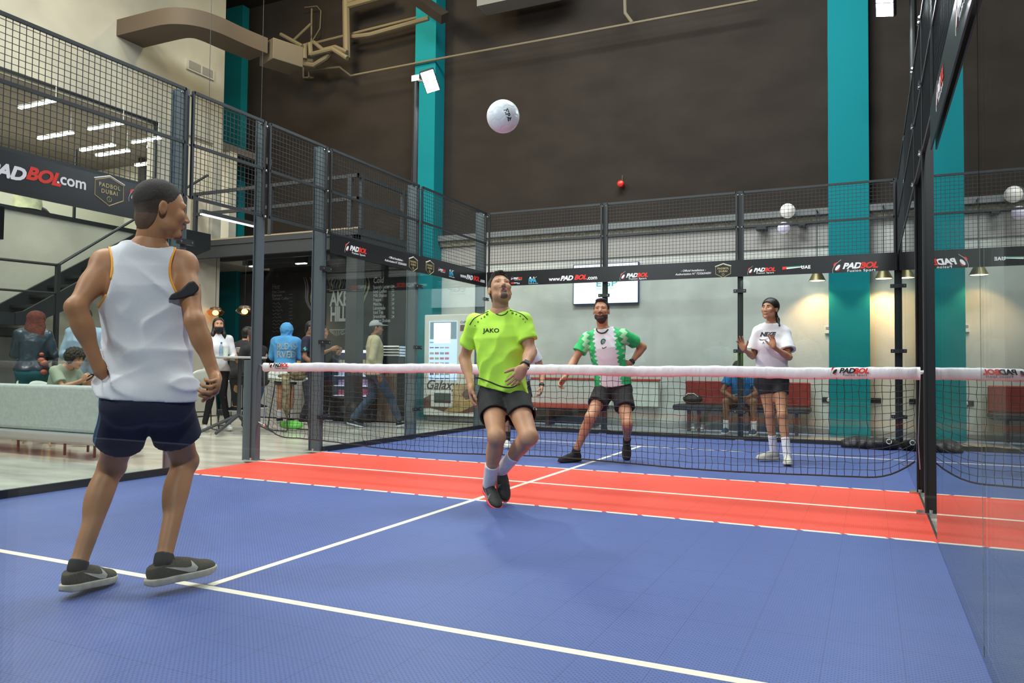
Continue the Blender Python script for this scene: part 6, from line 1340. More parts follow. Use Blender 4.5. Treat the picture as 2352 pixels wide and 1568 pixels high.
def watch(K, i, label_side=1, col=M_inkblk, name='wristwatch'):
    W_, E_ = K['J']['wr%d' % i], K['J']['el%d' % i]; ax = nrm(E_-W_); P = W_+ax*0.035; b1 = nrm(np.cross(ax, (0.2, 0.1, 0.9))); b2 = np.cross(ax, b1); m = MB()
    V = []; n = 20
    for k in range(n):
        a = 2*math.pi*k/n
        for (dr, dz) in ((0.0, -0.010), (0.004, -0.010), (0.004, 0.010), (0.0, 0.010)): V.append(P+ax*dz+(b1*math.cos(a)+b2*math.sin(a))*(0.030*K['s']+dr))
    F = [(k*4+j, ((k+1) % n)*4+j, ((k+1) % n)*4+(j+1) % 4, k*4+(j+1) % 4) for k in range(n) for j in range(4)]; m.add(V, F); w_ = m.build(name, col, K['root'], smooth='all')
    cd, cr = vdir(P); o_ = nrm(cd-ax*(cd@ax)); MB().obox(P+o_*0.034*K['s'], (ax, np.cross(o_, ax), o_), (0.019, 0.016, 0.005)).build('watch_case', col, w_, bevel=0.003)
watch(K, 1)

# ================================================================ player 3: green and white jersey beyond the net
S3 = 1.02
nk = Y(1385, 757, 1.75); hd = Y(1381, 716, 1.68)
sh0 = Y(1350, 775, 1.72); sh1 = Y(1432, 770, 1.78)
el0 = chain(sh0, (1318, 830), 0.30*S3, -1); wr0 = chain(el0, (1297, 868), 0.25*S3, -1)
el1 = chain(sh1, (1476, 797), 0.30*S3, 1); wr1 = chain(el1, (1447, 836), 0.25*S3, -1)
hp0 = Y(1390, 893, 1.80); hp1 = Y(1428, 895, 1.84)
kn0 = chain(hp0, (1356, 958), 0.43*S3, -1); an0 = chain(kn0, (1322, 1038), 0.42*S3, 1)
kn1 = chain(hp1, (1441, 972), 0.43*S3, -1); an1 = chain(kn1, (1440, 1010), 0.42*S3, 1)
c3, r3 = vdir(nk)
cfg = dict(label='person with a beard in a green and white jersey running behind the net', s=S3, h=0.011, hh=0.005, skin=SK_C, beardm=mat('beard_dark', (0.045, 0.026, 0.018), 0.75), fwd=c3, fd=nrm(c3*0.93-r3*0.12+np.array((0, 0, 0.22))), J=dict(nk=nk, hd=hd, sh0=sh0, sh1=sh1, el0=el0, wr0=wr0, el1=el1, wr1=wr1, hp0=hp0, hp1=hp1, kn0=kn0, an0=an0, kn1=kn1, an1=an1),
    kback0=-c3, kback1=(0, 0, 1), hair='short', hairm=H_BLK, browm=H_BLK, beard='full', mouth='smile', build=1.0, leg=1.0, gaze=(-0.1, 1, 0.1), hand0=dict(d=nrm(-r3*0.55+np.array((0, 0, -0.75))+c3*0.4), pn=c3*0.3+r3*0.5, ts=r3*0.3+c3, curl=0.55, thumb=0.6), hand1=dict(d=nrm(-r3*0.8+np.array((0, 0, -0.1))+c3*0.2), pn=-c3, ts=(0, 0, 1), curl=0.6))
K = person(cfg)
M_jw = mat('jersey_white', (0.64, 0.62, 0.68), 0.75, bump=0.1, bscale=100); M_jg = mat('jersey_green', (0.02, 0.42, 0.12), 0.75, noise=0.25, nscale=14); M_jl = mat('jersey_light_green', (0.35, 0.66, 0.38), 0.75)
def zig(c, K_):
    d = c-K_['mh']; L_ = d@K_['lat']; z = d@K_['w']; t = z/K_['Ls']; per = 0.045; tri = np.abs(((z/per) % 1)*2-1)
    ed = 0.098+0.03*tri*(1+0.4*np.sin(z*37)); g = (np.abs(L_) > ed); per2 = 0.06; tri2 = np.abs(((z/per2+0.3) % 1)*2-1); out = np.where(g, 1, 0); out[(np.abs(L_) > 0.155+0.04*tri2) & (z > 0.3)] = 2; out[(np.abs(L_) > 0.215+0.03*tri2)] = 1; return out
tee = top(K, 'jersey', [M_jw, M_jg, M_jl], hem=0.07, e=0.024, flare=0.012, sleeve=0.60, sr=0.072, wr=0.006, neck=0.066, seed=6, mi=zig, h=0.0055)
P0, d_, r_ = K['neckring']; tr = bvh(*K['top'])
shorts(K, mat('black_shorts3', (0.013, 0.012, 0.014), 0.85), leg=0.56, r0=0.104, r1=0.104, e=0.008, waist=0.17, wr=0.005, h=0.008)
stroke(dens([(1369, 751), (1371, 759), (1380, 764), (1390, 762), (1397, 754)]), 0.008, M_inkblk, 'collar_trim', tee, 1.5, tr, -c3)
m = MB(); p = wrapper(tr, -c3, 0.002)([at(1386, 784, 1, 1.5)])[0]; A3 = np.stack([r3, np.cross((0, 0, 1), r3), (0, 0, 1)]); m.ball(p, (0.030, 0.004, 0.036), 16, A3); cr = m.build('printed_crest', mat('crest_green', (0.02, 0.09, 0.07), 0.6), tee, smooth='all')
p2 = tuple(np.array(p)+c3*0.004); MB().ball(p2, (0.018, 0.003, 0.022), 12, A3).build('crest_centre', mat('crest_grey', (0.2, 0.3, 0.28), 0.6), cr, smooth='all')
stroke(dens([(1383, 797), (1385, 800), (1393, 795)]), 0.004, M_inkblk, 'printed_tick', tee, 1.5, tr, -c3)
M_blsh = mat('black_knit_shoe', (0.014, 0.012, 0.012), 0.8, bump=0.4, bscale=120)
for i, f_ in ((0, nrm(c3*0.55-r3*0.75+np.array((0, 0, -0.02)))), (1, nrm(c3*0.3+np.array((0, 0, -0.95))))):
    sock(K, i, M_inkblk, f0=0.90, f1=1.02, r0=0.042, r1=0.042); shoe(K['root'], K['J']['an%d' % i], f_, (0, 0, 1) if i == 0 else nrm(c3+np.array((0, 0, 0.35))), S3, M_blsh, M_blsh, 0.007, lace=M_blsh if i == 0 else None, low=False)
watch(K, 1)

# ================================================================ player 4: woman in a white tee
S4 = 0.995
nk = Y(1773, 744, 2.62); hd = Y(1768, 712, 2.57)
sh0 = Y(1745, 762, 2.58); sh1 = Y(1799, 762, 2.66)
el0 = chain(sh0, (1729, 818), 0.27, -1); wr0 = chain(el0, (1709, 803), 0.235, -1)
el1 = Y(1812, 820, 2.50); wr1 = Y(1777, 797, 2.31)
hp0 = Y(1756, 874, 2.64); hp1 = Y(1789, 874, 2.68)
kn0 = Y(1768, 949, 2.62); an0 = Y(1777, 1035, 2.70); kn1 = Y(1797, 952, 2.52); an1 = Y(1808, 1043, 2.45)
c4, r4 = vdir(nk)
cfg = dict(label='person in a cropped white tee and black shorts with both hands raised', s=S4, h=0.0105, hh=0.0045, fem=True, skin=SK_E, fwd=c4-r4*0.2, fd=nrm(c4*0.84-r4*0.48+np.array((0, 0, 0.16))), J=dict(nk=nk, hd=hd, sh0=sh0, sh1=sh1, el0=el0, wr0=wr0, el1=el1, wr1=wr1, hp0=hp0, hp1=hp1, kn0=kn0, an0=an0, kn1=kn1, an1=an1),
    kback0=-c4, kback1=-c4, hair='tied', hairm=H_BLK, browm=H_BLK, build=1.0, hscale=0.98, lipm=mat('lip_rose', (0.38, 0.14, 0.11), 0.45), hand0=dict(d=nrm(np.array((0, 0, 0.85))-r4*0.35+c4*0.1), pn=c4, ts=r4, curl=0.10, spread=0.13, thumb=0.8), hand1=dict(d=nrm(np.array((0, 0, 1.0))-r4*0.12), pn=-r4*0.5+c4*0.7, ts=-r4, curl=0.22, spread=0.08, thumb=0.6))
K = person(cfg)
tee = top(K, 'cropped_tee', mat('white_tee', (0.72, 0.70, 0.73), 0.85, bump=0.12, bscale=100), hem=0.16, e=0.036, flare=0.008, sleeve=0.74, sr=0.088, wr=0.007, neck=0.062, seed=9, th=0.012, h=0.0065)
shorts(K, mat('black_bike_shorts', (0.008, 0.010, 0.012), 0.7), leg=0.40, r0=0.096, r1=0.087, e=0.012, waist=0.30, wr=0.001, h=0.008)
M_slate = mat('slate_print', (0.035, 0.055, 0.075), 0.7)
print_text(K, 'NIKE', 0.062, 1762, 770, 2.3, M_slate, -c4, bold=0.05, shear=0.3, sx=1.1); print_text(K, 'A  I  R', 0.034, 1761, 788, 2.3, mat('pale_print', (0.25, 0.27, 0.3), 0.7), -c4)
tr = bvh(*K['top']); m = MB(); up_ = [(1743, 776), (1750, 779), (1762, 776), (1774, 772)]; dn_ = [(1743, 776), (1744, 781), (1756, 779), (1774, 772)]
Vs = [at(u, v_, 1, 2.3) for a in zip(dens(up_, 4), dens(dn_, 4)) for u, v_ in a]; Vs = wrapper(tr, -c4, 0.003)(Vs); m.add(Vs, [(2*i, 2*i+1, 2*i+3, 2*i+2) for i in range(len(Vs)//2-1)]); m.build('printed_tick', M_slate, tee)
M_tan = mat('tan_trainer', (0.50, 0.47, 0.40), 0.7, noise=0.15, nscale=25)
for i, f_ in ((0, nrm(c4*0.55-r4*0.9)), (1, nrm(c4*1.0+r4*0.05))):
    sock(K, i, M_wsock, f0=0.58, f1=1.04, r0=0.043, r1=0.042); shoe(K['root'], K['J']['an%d' % i], f_, (0, 0, 1), 0.97, M_tan, mat('sole_yellowed', (0.55, 0.50, 0.36), 0.6), 0.0065, lace=M_panel)

# ================================================================ the ball
bc = at(1155.5, 267.5, 1, -1.0); rb = 38.0/1760*float((bc-CAMP)@FW)*0.985
o = thing('ball', 'white football in the air above the lime green player', 'ball', tuple(bc)); M_ball = mat('ball_white', (0.74, 0.77, 0.82), 0.38)
# truncated icosahedron seams pressed into the sphere
ph = (1+5**0.5)/2; ico = [np.array(p, float) for p in [(0, a, b*ph) for a in (-1, 1) for b in (-1, 1)]+[(a, b*ph, 0) for a in (-1, 1) for b in (-1, 1)]+[(b*ph, 0, a) for a in (-1, 1) for b in (-1, 1)]]
ico = [p/np.linalg.norm(p) for p in ico]; rot = np.array(Matrix.Rotation(0.5, 3, 'X') @ Matrix.Rotation(0.35, 3, 'Y')); ico = [rot@p for p in ico]
edges = [(i, j) for i in range(12) for j in range(i+1, 12) if np.linalg.norm(ico[i]-ico[j]) < 1.1]; segs = []
for i, j in edges: segs.append((nrm(ico[i]*2/3+ico[j]/3), nrm(ico[i]/3+ico[j]*2/3)))
for i in range(12):
    nb_ = [j for j in range(12) if j != i and np.linalg.norm(ico[i]-ico[j]) < 1.1]
    for a in nb_:
        for b in nb_:
            if a < b and np.linalg.norm(ico[a]-ico[b]) < 1.1: segs.append((nrm(ico[i]*2/3+ico[a]/3), nrm(ico[i]*2/3+ico[b]/3)))
m = MB(); m.ball((0, 0, 0), 1.0, 128); P = np.array(m.v); D = np.full(len(P), 9.0)
for a, b in segs:
    d = b-a; t = np.clip(((P-a)@d)/(d@d), 0, 1); q = a+t[:, None]*d; q /= np.linalg.norm(q, axis=1)[:, None]; D = np.minimum(D, np.linalg.norm(P-q, axis=1))
P = P*(1-0.022*np.exp(-(D/0.022)**2))[:, None]*rb+bc; m.v = [tuple(p) for p in P]; bo = m.build('cover', M_ball, o, smooth='all')
cb, rbv = vdir(bc); tr = BVHTree.FromPolygons(m.v, m.f); wfb = wrapper(tr, -cb, 0.001, 0.3)
m = MB(); m.text('FIPA', 0.045, at(1157, 240, 1, -1.2), nrm(np.array((0.45, 0.1, -1))), nrm(np.array((1, 0.3, 0.45))), bold=0.03, wrap=wfb); m.text('O', 0.03, at(1166, 262, 1, -1.2), rbv, (0, 0, 1), bold=0.04, wrap=wfb); m.build('printed_lettering', M_inkblk, bo)
# ================================================================ visitors and staff in the background
def figure(label, pos, face, s=1.0, over=None, hair='short', hairm=None, sk=SK_C, topk=None, topm=None, botk=None, botm=None, shoem=None, fem=False, eyes_=True, h=0.0125, group=None, lookat=None, sockm=None, beard=None, legs=True, hands=None, lean=0.0, build=1.0, ground=0.0, longp=True, hscale=1.0):
    a = R(face); f = np.array((math.cos(a), math.sin(a), 0)); r = np.array((math.sin(a), -math.cos(a), 0)); O = np.array((*pos, ground))
    D = dict(an0=(-0.10, 0, 0.09), an1=(0.10, 0, 0.09), kn0=(-0.095, 0.03, 0.50), kn1=(0.095, 0.03, 0.50), hp0=(-0.085, 0, 0.92), hp1=(0.085, 0, 0.92), sh0=(-0.18, 0, 1.42), sh1=(0.18, 0, 1.42), nk=(0, -0.01, 1.485), hd=(0, 0.03, 1.625),
             el0=(-0.235, -0.03, 1.14), el1=(0.235, -0.03, 1.14), wr0=(-0.23, 0.08, 0.91), wr1=(0.23, 0.08, 0.91))
    if fem: D.update(sh0=(-0.16, 0, 1.42), sh1=(0.16, 0, 1.42))
    D.update(over or {})
    if not legs: [D.pop(k) for k in ('kn0', 'kn1', 'an0', 'an1')]
    W = lambda p: O+(r*p[0]+f*p[1]+np.array((0, 0, p[2])))*s
    dr = lambda p: r*p[0]+f*p[1]+np.array((0, 0, p[2]))
    J = {k: W(v) for k, v in D.items() if v is not None}
    look = dr(lookat) if lookat else f
    c = dict(label=label, s=s, h=h, hh=0.008, skin=sk, beardm=mat('beard_dark', (0.045, 0.026, 0.018), 0.75), beard=beard, fwd=f, fd=look, J=J, fem=fem, hair=hair, hairm=hairm or H_BLK, browm=H_BLK, eyes=eyes_, build=build, group=group, ground=ground, kback0=-f, kback1=-f, hscale=hscale)
    for i, sg in ((0, -1), (1, 1)):
        hd_ = (hands or {}).get(i)
        if hd_ is not False and J.get('wr%d' % i) is not None:
            d_ = J['wr%d' % i]-J['el%d' % i]; c['hand%d' % i] = dict(d=d_, pn=-sg*r-f*0.2, ts=f, curl=0.45)
            if hd_: c['hand%d' % i].update({k: (dr(v) if k in ('d', 'pn', 'ts') else v) for k, v in hd_.items()})
    K = person(c)
    if topm: top(K, (topk or {}).pop('name', 'shirt') if topk else 'shirt', topm, **({**dict(hem=-0.02, e=0.024, sleeve=0.6, wr=0.006), **(topk or {})}))
    if botm: shorts(K, botm, **({**dict(longp=longp, e=0.014, waist=0.12, wr=0.004, r0=0.098, r1=0.105, name='trousers' if longp else 'shorts'), **(botk or {})}))
    if shoem and legs:
        for i in (0, 1):
            ft = f if 'toe%d' % i not in (over or {}) else dr(over['toe%d' % i]); up_ = (0, 0, 1)
            if sockm: sock(K, i, sockm, f0=0.7, f1=1.02, r0=0.044, r1=0.041)
            shoe(K['root'], K['J']['an%d' % i], ft+np.array((0, 0, 0.0)), up_ if abs(ft[2]) < 0.5 else nrm(f), s, shoem, M_panel, 0.010)
    K['W'] = W; K['dr'] = dr; return K
def mask(K, m, name='face_mask'):
    v = Vol((-0.08, 0.02, -0.14), (0.08, 0.15, 0.03), 0.005); v.ell((0, 0.045, -0.050), (0.066, 0.062, 0.066), k=0); v.ell((0, 0.10, -0.035), (0.022, 0.025, 0.035), k=0.03); v.cut((0, 0, -0.008), (0, 0.25, 1)); v.cut((0, 0.012, 0), (0, -1, 0)); V, Q = v.mesh()
    o = to_obj(name, (V*K['hs'])@K['Afr']+K['hd'], Q, m, K['root']); mm = MB()
    for sx in (-1, 1): mm.tube([tuple((np.array(p)*K['hs'])@K['Afr']+K['hd']) for p in ((sx*0.062, 0.03, -0.03), (sx*0.080, -0.01, -0.005), (sx*0.084, -0.022, 0.02))], 0.0025, 5)
    mm.build('ear_loop', m, o)
def cap(K, m):
    v = Vol((-0.12, -0.16, -0.02), (0.12, 0.22, 0.17), 0.006); v.ell((0, -0.015, 0.055), (0.090, 0.112, 0.094), k=0); v.cut((0, 0, 0.052), (0, 0.12, -1)); V, Q = v.mesh(); T = lambda P: (np.array(P)*K['hs'])@K['Afr']+K['hd']
    o = to_obj('cap', T(V), Q, m, K['root']); v = Vol((-0.12, 0.0, 0.0), (0.12, 0.22, 0.12), 0.006); v.ell((0, 0.095, 0.060), (0.075, 0.095, 0.010), k=0); V, Q = v.mesh(); to_obj('cap_peak', T(V), Q, m, o)
def hood(K, m):
    v = Vol((-0.15, -0.18, -0.22), (0.15, 0.14, 0.19), 0.008); v.ell((0, -0.03, 0.03), (0.112, 0.125, 0.128), k=0); v.ell((0, -0.05, -0.12), (0.12, 0.10, 0.07), k=0.05); v.ell((0, 0.10, 0.0), (0.07, 0.09, 0.10), k=0.03, sub=True); v.warp(wrinkle(0.008, 30, 30, 30, seed=2)); V, Q = v.mesh(); return to_obj('hood', (V*K['hs'])@K['Afr']+K['hd'], Q, m, K['root'])
def F(n, c, **k): return mat(n, c, 0.85, **k)
VISW = mat('white_shoe', (0.70, 0.68, 0.66), 0.6); BLK = F('black_cloth', (0.012, 0.012, 0.014)); JEAN = F('blue_denim', (0.030, 0.055, 0.10), noise=0.3, nscale=10)
def yaw_to(p, q): return math.degrees(math.atan2(q[1]-p[1], q[0]-p[0]))
CAMA = lambda p: yaw_to(p, (CX, CY))

# masked woman at the high table
p = (-6.33, 2.62); K = figure('person with long black hair, black face mask and white shirt standing at the high table', p, CAMA(p)+12, 0.965, fem=True, hair='long', sk=SK_E, topm=F('white_shirt', (0.66, 0.64, 0.66)), topk=dict(name='shirt', sleeve=1.7, sr=0.058, hem=0.0, neck=0.05), botm=BLK, botk=dict(r0=0.090, r2=0.055, r3=0.042, e=0.004), shoem=VISW,
    over=dict(an0=(-0.18, 0.02, 0.09), an1=(0.17, 0, 0.09), el0=(-0.24, 0.05, 1.14), wr0=(-0.12, 0.26, 1.12), el1=(0.22, 0.0, 1.15), wr1=(0.16, 0.2, 1.02)), lookat=(0.1, 1, 0.15)); mask(K, BLK)
# man in black hoodie, seated, seen from behind
p = (-6.60, 3.30); K = figure('person in a black hoodie sitting on a bar stool at the high table', p, CAMA(p)+128, 1.0, hair='short', sk=SK_E, beard='full', topm=F('black_hoodie', (0.016, 0.016, 0.018)), topk=dict(name='hoodie', sleeve=1.6, sr=0.066, hem=-0.14, e=0.04, neck=0.055, wr=0.010), botm=JEAN, botk=dict(r2=0.075, r3=0.055), shoem=BLK,
    over=dict(hp0=(-0.09, 0, 0.82), hp1=(0.09, 0, 0.82), kn0=(-0.14, 0.42, 0.80), kn1=(0.12, 0.40, 0.74), an0=(-0.14, 0.38, 0.38), an1=(0.12, 0.30, 0.36), sh0=(-0.18, 0.12, 1.28), sh1=(0.18, 0.12, 1.28), nk=(0, 0.13, 1.35), hd=(0, 0.20, 1.475), el0=(-0.24, 0.26, 1.06), wr0=(-0.12, 0.46, 1.13), el1=(0.26, 0.25, 1.06), wr1=(0.12, 0.46, 1.13)), lookat=(-0.1, 1, 0.0))
# smiling woman on the right side of the table, phone in her hands
p = (-5.74, 2.82); K = figure('person with long brown hair in black smiling over a phone', p, 172, 0.95, fem=True, hair='long', hairm=H_BRN, sk=SK_E, topm=BLK, topk=dict(sleeve=0.6, sr=0.066, hem=-0.05, e=0.02), botm=F('dark_leggings', (0.02, 0.02, 0.022)), botk=dict(r2=0.062, r3=0.045), shoem=BLK,
    over=dict(hp0=(-0.09, 0, 0.82), hp1=(0.09, 0, 0.82), kn0=(-0.12, 0.40, 0.78), kn1=(0.12, 0.40, 0.78), an0=(-0.12, 0.34, 0.38), an1=(0.12, 0.30, 0.38), sh0=(-0.16, 0.05, 1.28), sh1=(0.16, 0.05, 1.28), nk=(0, 0.06, 1.35), hd=(0, 0.10, 1.475), el0=(-0.20, 0.20, 1.10), wr0=(-0.09, 0.42, 1.19), el1=(0.20, 0.20, 1.10), wr1=(0.07, 0.42, 1.19)), lookat=(-0.1, 1, -0.1))
o = thing('mobile_phone', 'white mobile phone held over the high table', 'phone', tuple(K['W']((0, 0.52, 1.24)))); c_ = K['W']((0, 0.50, 1.25)); MB().obox(c_, (K['dr']((1, 0, 0)), K['dr']((0, -0.5, 1)), K['dr']((0, 1, 0.5))), (0.037, 0.075, 0.004)).build('body', VISW, o, bevel=0.003)
# staff with blue cap and pale mask behind the counter (left)
p = (-9.0, 6.15); K = figure('person in a blue cap and pale face mask far behind the high table', p, CAMA(p), 0.95, sk=SK_D, topm=BLK, botm=BLK, shoem=BLK, hair='short', hands={0: False, 1: False}); cap(K, mat('blue_cap_cloth', (0.04, 0.09, 0.42), 0.8)); mask(K, mat('pale_mask', (0.45, 0.55, 0.65), 0.8))
# blue hoodie, back to us
p = (-6.62, 4.45); K = figure('person in a bright blue hooded sweatshirt with white letters on the back', p, CAMA(p)+168, 0.99, sk=SK_E, eyes_=False, topm=F('sky_blue_fleece', (0.075, 0.30, 0.60), noise=0.1, nscale=6), topk=dict(name='sweatshirt', sleeve=1.75, sr=0.078, hem=-0.08, e=0.05, wr=0.010, neck=0.05), botm=BLK, longp=False, botk=dict(leg=0.62, r0=0.105, r1=0.105), shoem=BLK, sockm=M_wsock, hair=None,
    over=dict(hd=(0, 0.06, 1.60), el0=(-0.25, 0.05, 1.15), wr0=(-0.15, 0.26, 1.13), el1=(0.25, 0.05, 1.15), wr1=(0.15, 0.26, 1.13)), hands={0: False, 1: False}); hood(K, MATS['sky_blue_fleece'])
cb_, _r = vdir(K['mh']); y_ = K['mh'][1]-0.3; pm = K['mh']+K['w']*K['Ls']*0.70; px_ = lambda q: (1176+FPX*((q-CAMP)@RT)/((q-CAMP)@FW), 784-FPX*((q-CAMP)@UP)/((q-CAMP)@FW)); u_, v__ = px_(pm)
print_text(K, 'RLD IS', 0.155, u_+1, v__-2, y_, M_panel, -cb_, bold=0.02, sx=0.72, lift=0.012); print_text(K, 'RVED', 0.155, u_+1, v__+17, y_, M_panel, -cb_, bold=0.02, sx=0.85, lift=0.012)
# navy polo man in a mask, facing right
p = (-6.02, 4.35); K = figure('person in a navy polo shirt and pale mask standing left of the dark post', p, 20, 0.99, sk=SK_D, topm=F('navy_polo', (0.016, 0.018, 0.040)), topk=dict(name='polo_shirt', sleeve=0.7, sr=0.068), botm=F('dark_jeans', (0.018, 0.022, 0.034)), botk=dict(r2=0.066, r3=0.056), shoem=BLK, lookat=(0, 1, -0.25), over=dict(el1=(0.22, 0.0, 1.14), wr1=(0.20, 0.20, 0.98), an0=(-0.1, -0.14, 0.09), an1=(0.10, 0.10, 0.09))); mask(K, MATS['pale_mask'])
tr = bvh(*K['top']); q = K['J']['sh1']+(K['J']['el1']-K['J']['sh1'])*0.5; cdn, crn = vdir(q); m = MB(); hq = wrapper(tr, -cdn, 0.003)([tuple(q+crn*a_+np.array((0, 0, b_))) for a_, b_ in ((0, 0.035), (0.035, 0.0), (0, -0.035), (-0.035, 0))]); m.add(hq, [(0, 1, 2, 3)]); m.build('sleeve_badge', mat('badge_teal', (0.05, 0.45, 0.38), 0.6), K['top_o'])
# dark clothed staff behind the post, hand stretched out
p = (-6.28, 5.0); K = figure('person in black behind the grey post with one hand stretched out', p, -10, 0.97, sk=SK_E, topm=BLK, topk=dict(sleeve=1.3, sr=0.066), botm=BLK, shoem=BLK, over=dict(el1=(0.22, 0.18, 1.22), wr1=(0.12, 0.40, 1.32), el0=(-0.22, 0.18, 1.22), wr0=(-0.1, 0.40, 1.30)))
# walking man in a grey cap
p = (-4.70, 4.38); K = figure('person in a grey cap, beige jacket and jeans walking past the cafe', p, 40, 0.985, sk=SK_D, beard='goatee', topm=F('beige_jacket', (0.38, 0.33, 0.20), noise=0.08, nscale=20), topk=dict(name='jacket', sleeve=1.85, sr=0.066, hem=-0.12, e=0.034, neck=0.055, wr=0.008), botm=F('worn_denim', (0.028, 0.048, 0.085), noise=0.5, nscale=7), botk=dict(r2=0.072, r3=0.058), shoem=mat('black_leather', (0.012, 0.012, 0.012), 0.3),
    over=dict(an0=(-0.08, -0.34, 0.12), kn0=(-0.09, -0.02, 0.50), an1=(0.08, 0.42, 0.10), kn1=(0.09, 0.25, 0.52), toe0=(0, 1, -0.25), toe1=(0, 1, 0.20), wr1=(0.20, 0.06, 0.84), el1=(0.24, -0.06, 1.12), wr0=(-0.2, 0.18, 0.92)), lookat=(0.1, 1, 0)); cap(K, mat('grey_cap', (0.28, 0.29, 0.31), 0.85))
# blue cap staff behind the counter (right)
p = (-6.45, 6.2); K = figure('person in a blue cap standing behind the counter, mostly hidden by the walking man', p, CAMA(p)-20, 0.93, sk=SK_D, topm=BLK, botm=BLK, shoem=BLK, hands={0: False, 1: False}); cap(K, MATS['blue_cap_cloth']); mask(K, MATS['pale_mask'])
# red haired woman, back to us
p = (-7.22, 0.36); K = figure('person with long red hair, dark leather jacket and teal trousers seen from behind', p, CAMA(p)+172, 0.95, fem=True, sk=SK_B, eyes_=False, hair='big', hairm=H_RED, topm=mat('leather_jacket', (0.030, 0.045, 0.060), 0.28, bump=0.3, bscale=20), topk=dict(name='jacket', sleeve=1.75, sr=0.068, hem=0.0, e=0.036, wr=0.012), botm=F('teal_trousers', (0.012, 0.10, 0.12)), botk=dict(r0=0.115, r2=0.085, r3=0.08, e=0.02), shoem=BLK, over=dict(hd=(0.02, 0.05, 1.60), el0=(-0.22, 0.06, 1.14), wr0=(-0.08, 0.26, 1.12), el1=(0.25, 0.0, 1.14), wr1=(0.10, 0.25, 1.05)))
m = MB(); H_ = K['W']; ph_ = hair_vol('long', 0.008, 1.15); a, b = ph_.mesh(); Afl = K['Afr']; 
for (rx, uz, rr) in ((0.12, 1.02, 0.045), (0.15, 0.985, 0.05), (0.15, 0.86, 0.045), (0.12, 1.10, 0.03)): MB().ball(tuple(H_((rx, -0.135, uz+0.05))), (rr, rr, rr*0.8), 10).build('flower_print', mat('coral_flower', (0.42, 0.10, 0.05), 0.7), K['top_o'], smooth='all')
# light blue shirt person
p = (-6.55, 0.60); K = figure('person in a light blue denim shirt standing behind the arm of the tank top player', p, CAMA(p)-25, 0.96, sk=SK_B, topm=F('light_blue_shirt', (0.26, 0.36, 0.46), noise=0.1, nscale=8), topk=dict(sleeve=1.6, sr=0.076, hem=-0.08, e=0.045, wr=0.012), botm=F('navy_trousers', (0.02, 0.03, 0.05)), shoem=BLK, over=dict(el0=(-0.24, 0.04, 1.14), wr0=(-0.05, 0.25, 1.10), el1=(0.24, 0.04, 1.14), wr1=(0.05, 0.25, 1.12)))
p = (-6.45, 1.25); K = figure('person with dark hair in dark clothes just left of the tank top hem, mostly hidden', p, CAMA(p)+160, 0.97, sk=SK_C, eyes_=False, topm=F('charcoal_shirt', (0.03, 0.04, 0.045)), botm=BLK, shoem=BLK, topk=dict(sleeve=1.6, sr=0.07))
# curly haired seated visitor
p = (-6.50, 0.14); K = figure('person with big curly hair in a sage green tee sitting behind the pale sofa', p, 12, 0.93, fem=True, sk=SK_B, hair='curly', hairm=mat('hair_curly', (0.03, 0.022, 0.018), 0.8, bump=1.0, bscale=60), topm=F('sage_tee', (0.30, 0.35, 0.26)), topk=dict(sleeve=0.7, sr=0.072), botm=F('dark_jeans', (0.018, 0.022, 0.034)), botk=dict(r2=0.066, r3=0.06), shoem=VISW,
    over=dict(hp0=(-0.09, 0, 0.50), hp1=(0.09, 0, 0.50), kn0=(-0.12, 0.42, 0.50), kn1=(0.12, 0.42, 0.50), an0=(-0.10, 0.38, 0.10), an1=(0.10, 0.50, 0.10), sh0=(-0.16, 0.20, 0.95), sh1=(0.16, 0.20, 0.95), nk=(0, 0.24, 1.01), hd=(0, 0.36, 1.10), el0=(-0.20, 0.36, 0.76), wr0=(-0.12, 0.56, 0.86), el1=(0.20, 0.36, 0.74), wr1=(0.10, 0.58, 0.84)), lookat=(0, 1, -0.25), hands={1: dict(d=(0, 0.4, 0.8), curl=0.9)})
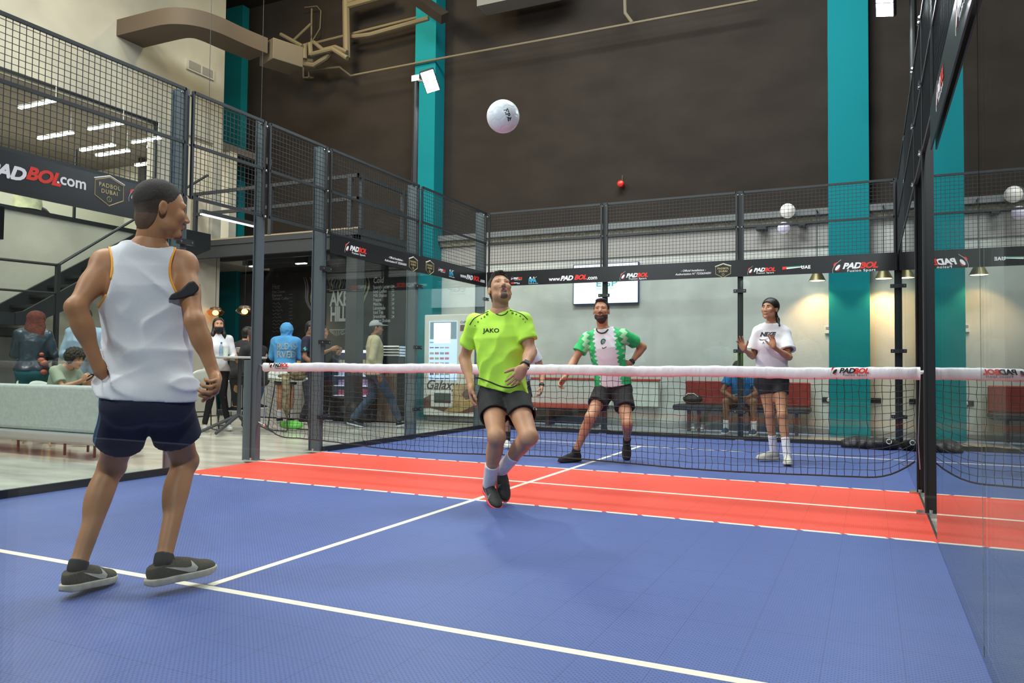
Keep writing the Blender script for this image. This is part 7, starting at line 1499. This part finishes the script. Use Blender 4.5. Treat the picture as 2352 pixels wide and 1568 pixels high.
# player 5, mostly hidden behind the lime jersey
p = (-1.36, 2.66); K = figure('person in navy shorts with a wristwatch, almost hidden behind the lime jersey player', p, CAMA(p)+5, 0.98, sk=SK_B, topm=F('grey_white_tee', (0.55, 0.55, 0.58)), topk=dict(sleeve=0.5), botm=F('navy_cloth', (0.015, 0.02, 0.05)), longp=False, botk=dict(leg=0.6), shoem=VISW, sockm=F('dark_sock', (0.03, 0.03, 0.04)), lookat=(0, 1, 0.2), over=dict(hp0=(-0.09, -0.1, 0.84), hp1=(0.09, -0.1, 0.84), kn0=(-0.13, 0.14, 0.48), kn1=(0.10, 0.14, 0.48), sh0=(-0.20, 0.18, 1.20), sh1=(0.16, 0.18, 1.20), nk=(-0.02, 0.24, 1.25), hd=(0.02, 0.34, 1.33), el0=(-0.33, 0.14, 0.98), wr0=(-0.30, 0.30, 0.76), el1=(0.22, 0.14, 0.98), wr1=(0.16, 0.34, 0.80))); watch(K, 0)
# seated on the black bench
p = (0.86, 6.40); K = figure('person in a blue tee sitting bent forward on the black bench', p, -92, 0.97, sk=SK_D, topm=F('blue_tee', (0.02, 0.17, 0.42)), topk=dict(sleeve=0.62, hem=-0.05), botm=BLK, longp=False, botk=dict(leg=0.75, r0=0.095, r1=0.09), shoem=F('navy_trainer', (0.02, 0.05, 0.11)), sockm=M_wsock,
    over=dict(hp0=(-0.10, 0.02, 0.50), hp1=(0.10, 0.02, 0.50), kn0=(-0.22, 0.42, 0.52), kn1=(0.20, 0.40, 0.52), an0=(-0.22, 0.36, 0.10), an1=(0.22, 0.30, 0.10), sh0=(-0.18, 0.22, 0.93), sh1=(0.18, 0.22, 0.93), nk=(0, 0.27, 0.98), hd=(0.02, 0.38, 1.02), el0=(-0.26, 0.34, 0.66), wr0=(-0.12, 0.44, 0.58), el1=(0.26, 0.34, 0.68), wr1=(0.10, 0.46, 0.60)), lookat=(0, 0.75, -0.65))
for k, (u, v_) in enumerate(((1594, 984), (1613, 985))):
    sneaker_simple((X(u, v_, 6.5), 6.42, 0.0), R(-80), M_shoew, M_panel, 'trainer', 'white trainer under the left end of the black bench, %s' % ('left one', 'right one')[k])

v = Vol((2.3, 4.5, -0.02), (3.0, 5.02, 0.25), 0.009); rng = random.Random(5)
for k in range(16): v.ell((2.42+0.48*rng.random(), 4.80+rng.uniform(-.08, .10), 0.03+rng.random()*0.05), (0.12, 0.10, 0.045+rng.random()*0.03), k=0.05)
v.warp(wrinkle(0.014, 26, 26, 26, seed=7)); v.cut((0, 0, 0.002), (0, 0, -1)); a, b = v.mesh(); to_obj('body', a, b, mat('black_nylon', (0.008, 0.008, 0.010), 0.5), BAG_AT)
bpy.context.view_layer.update()
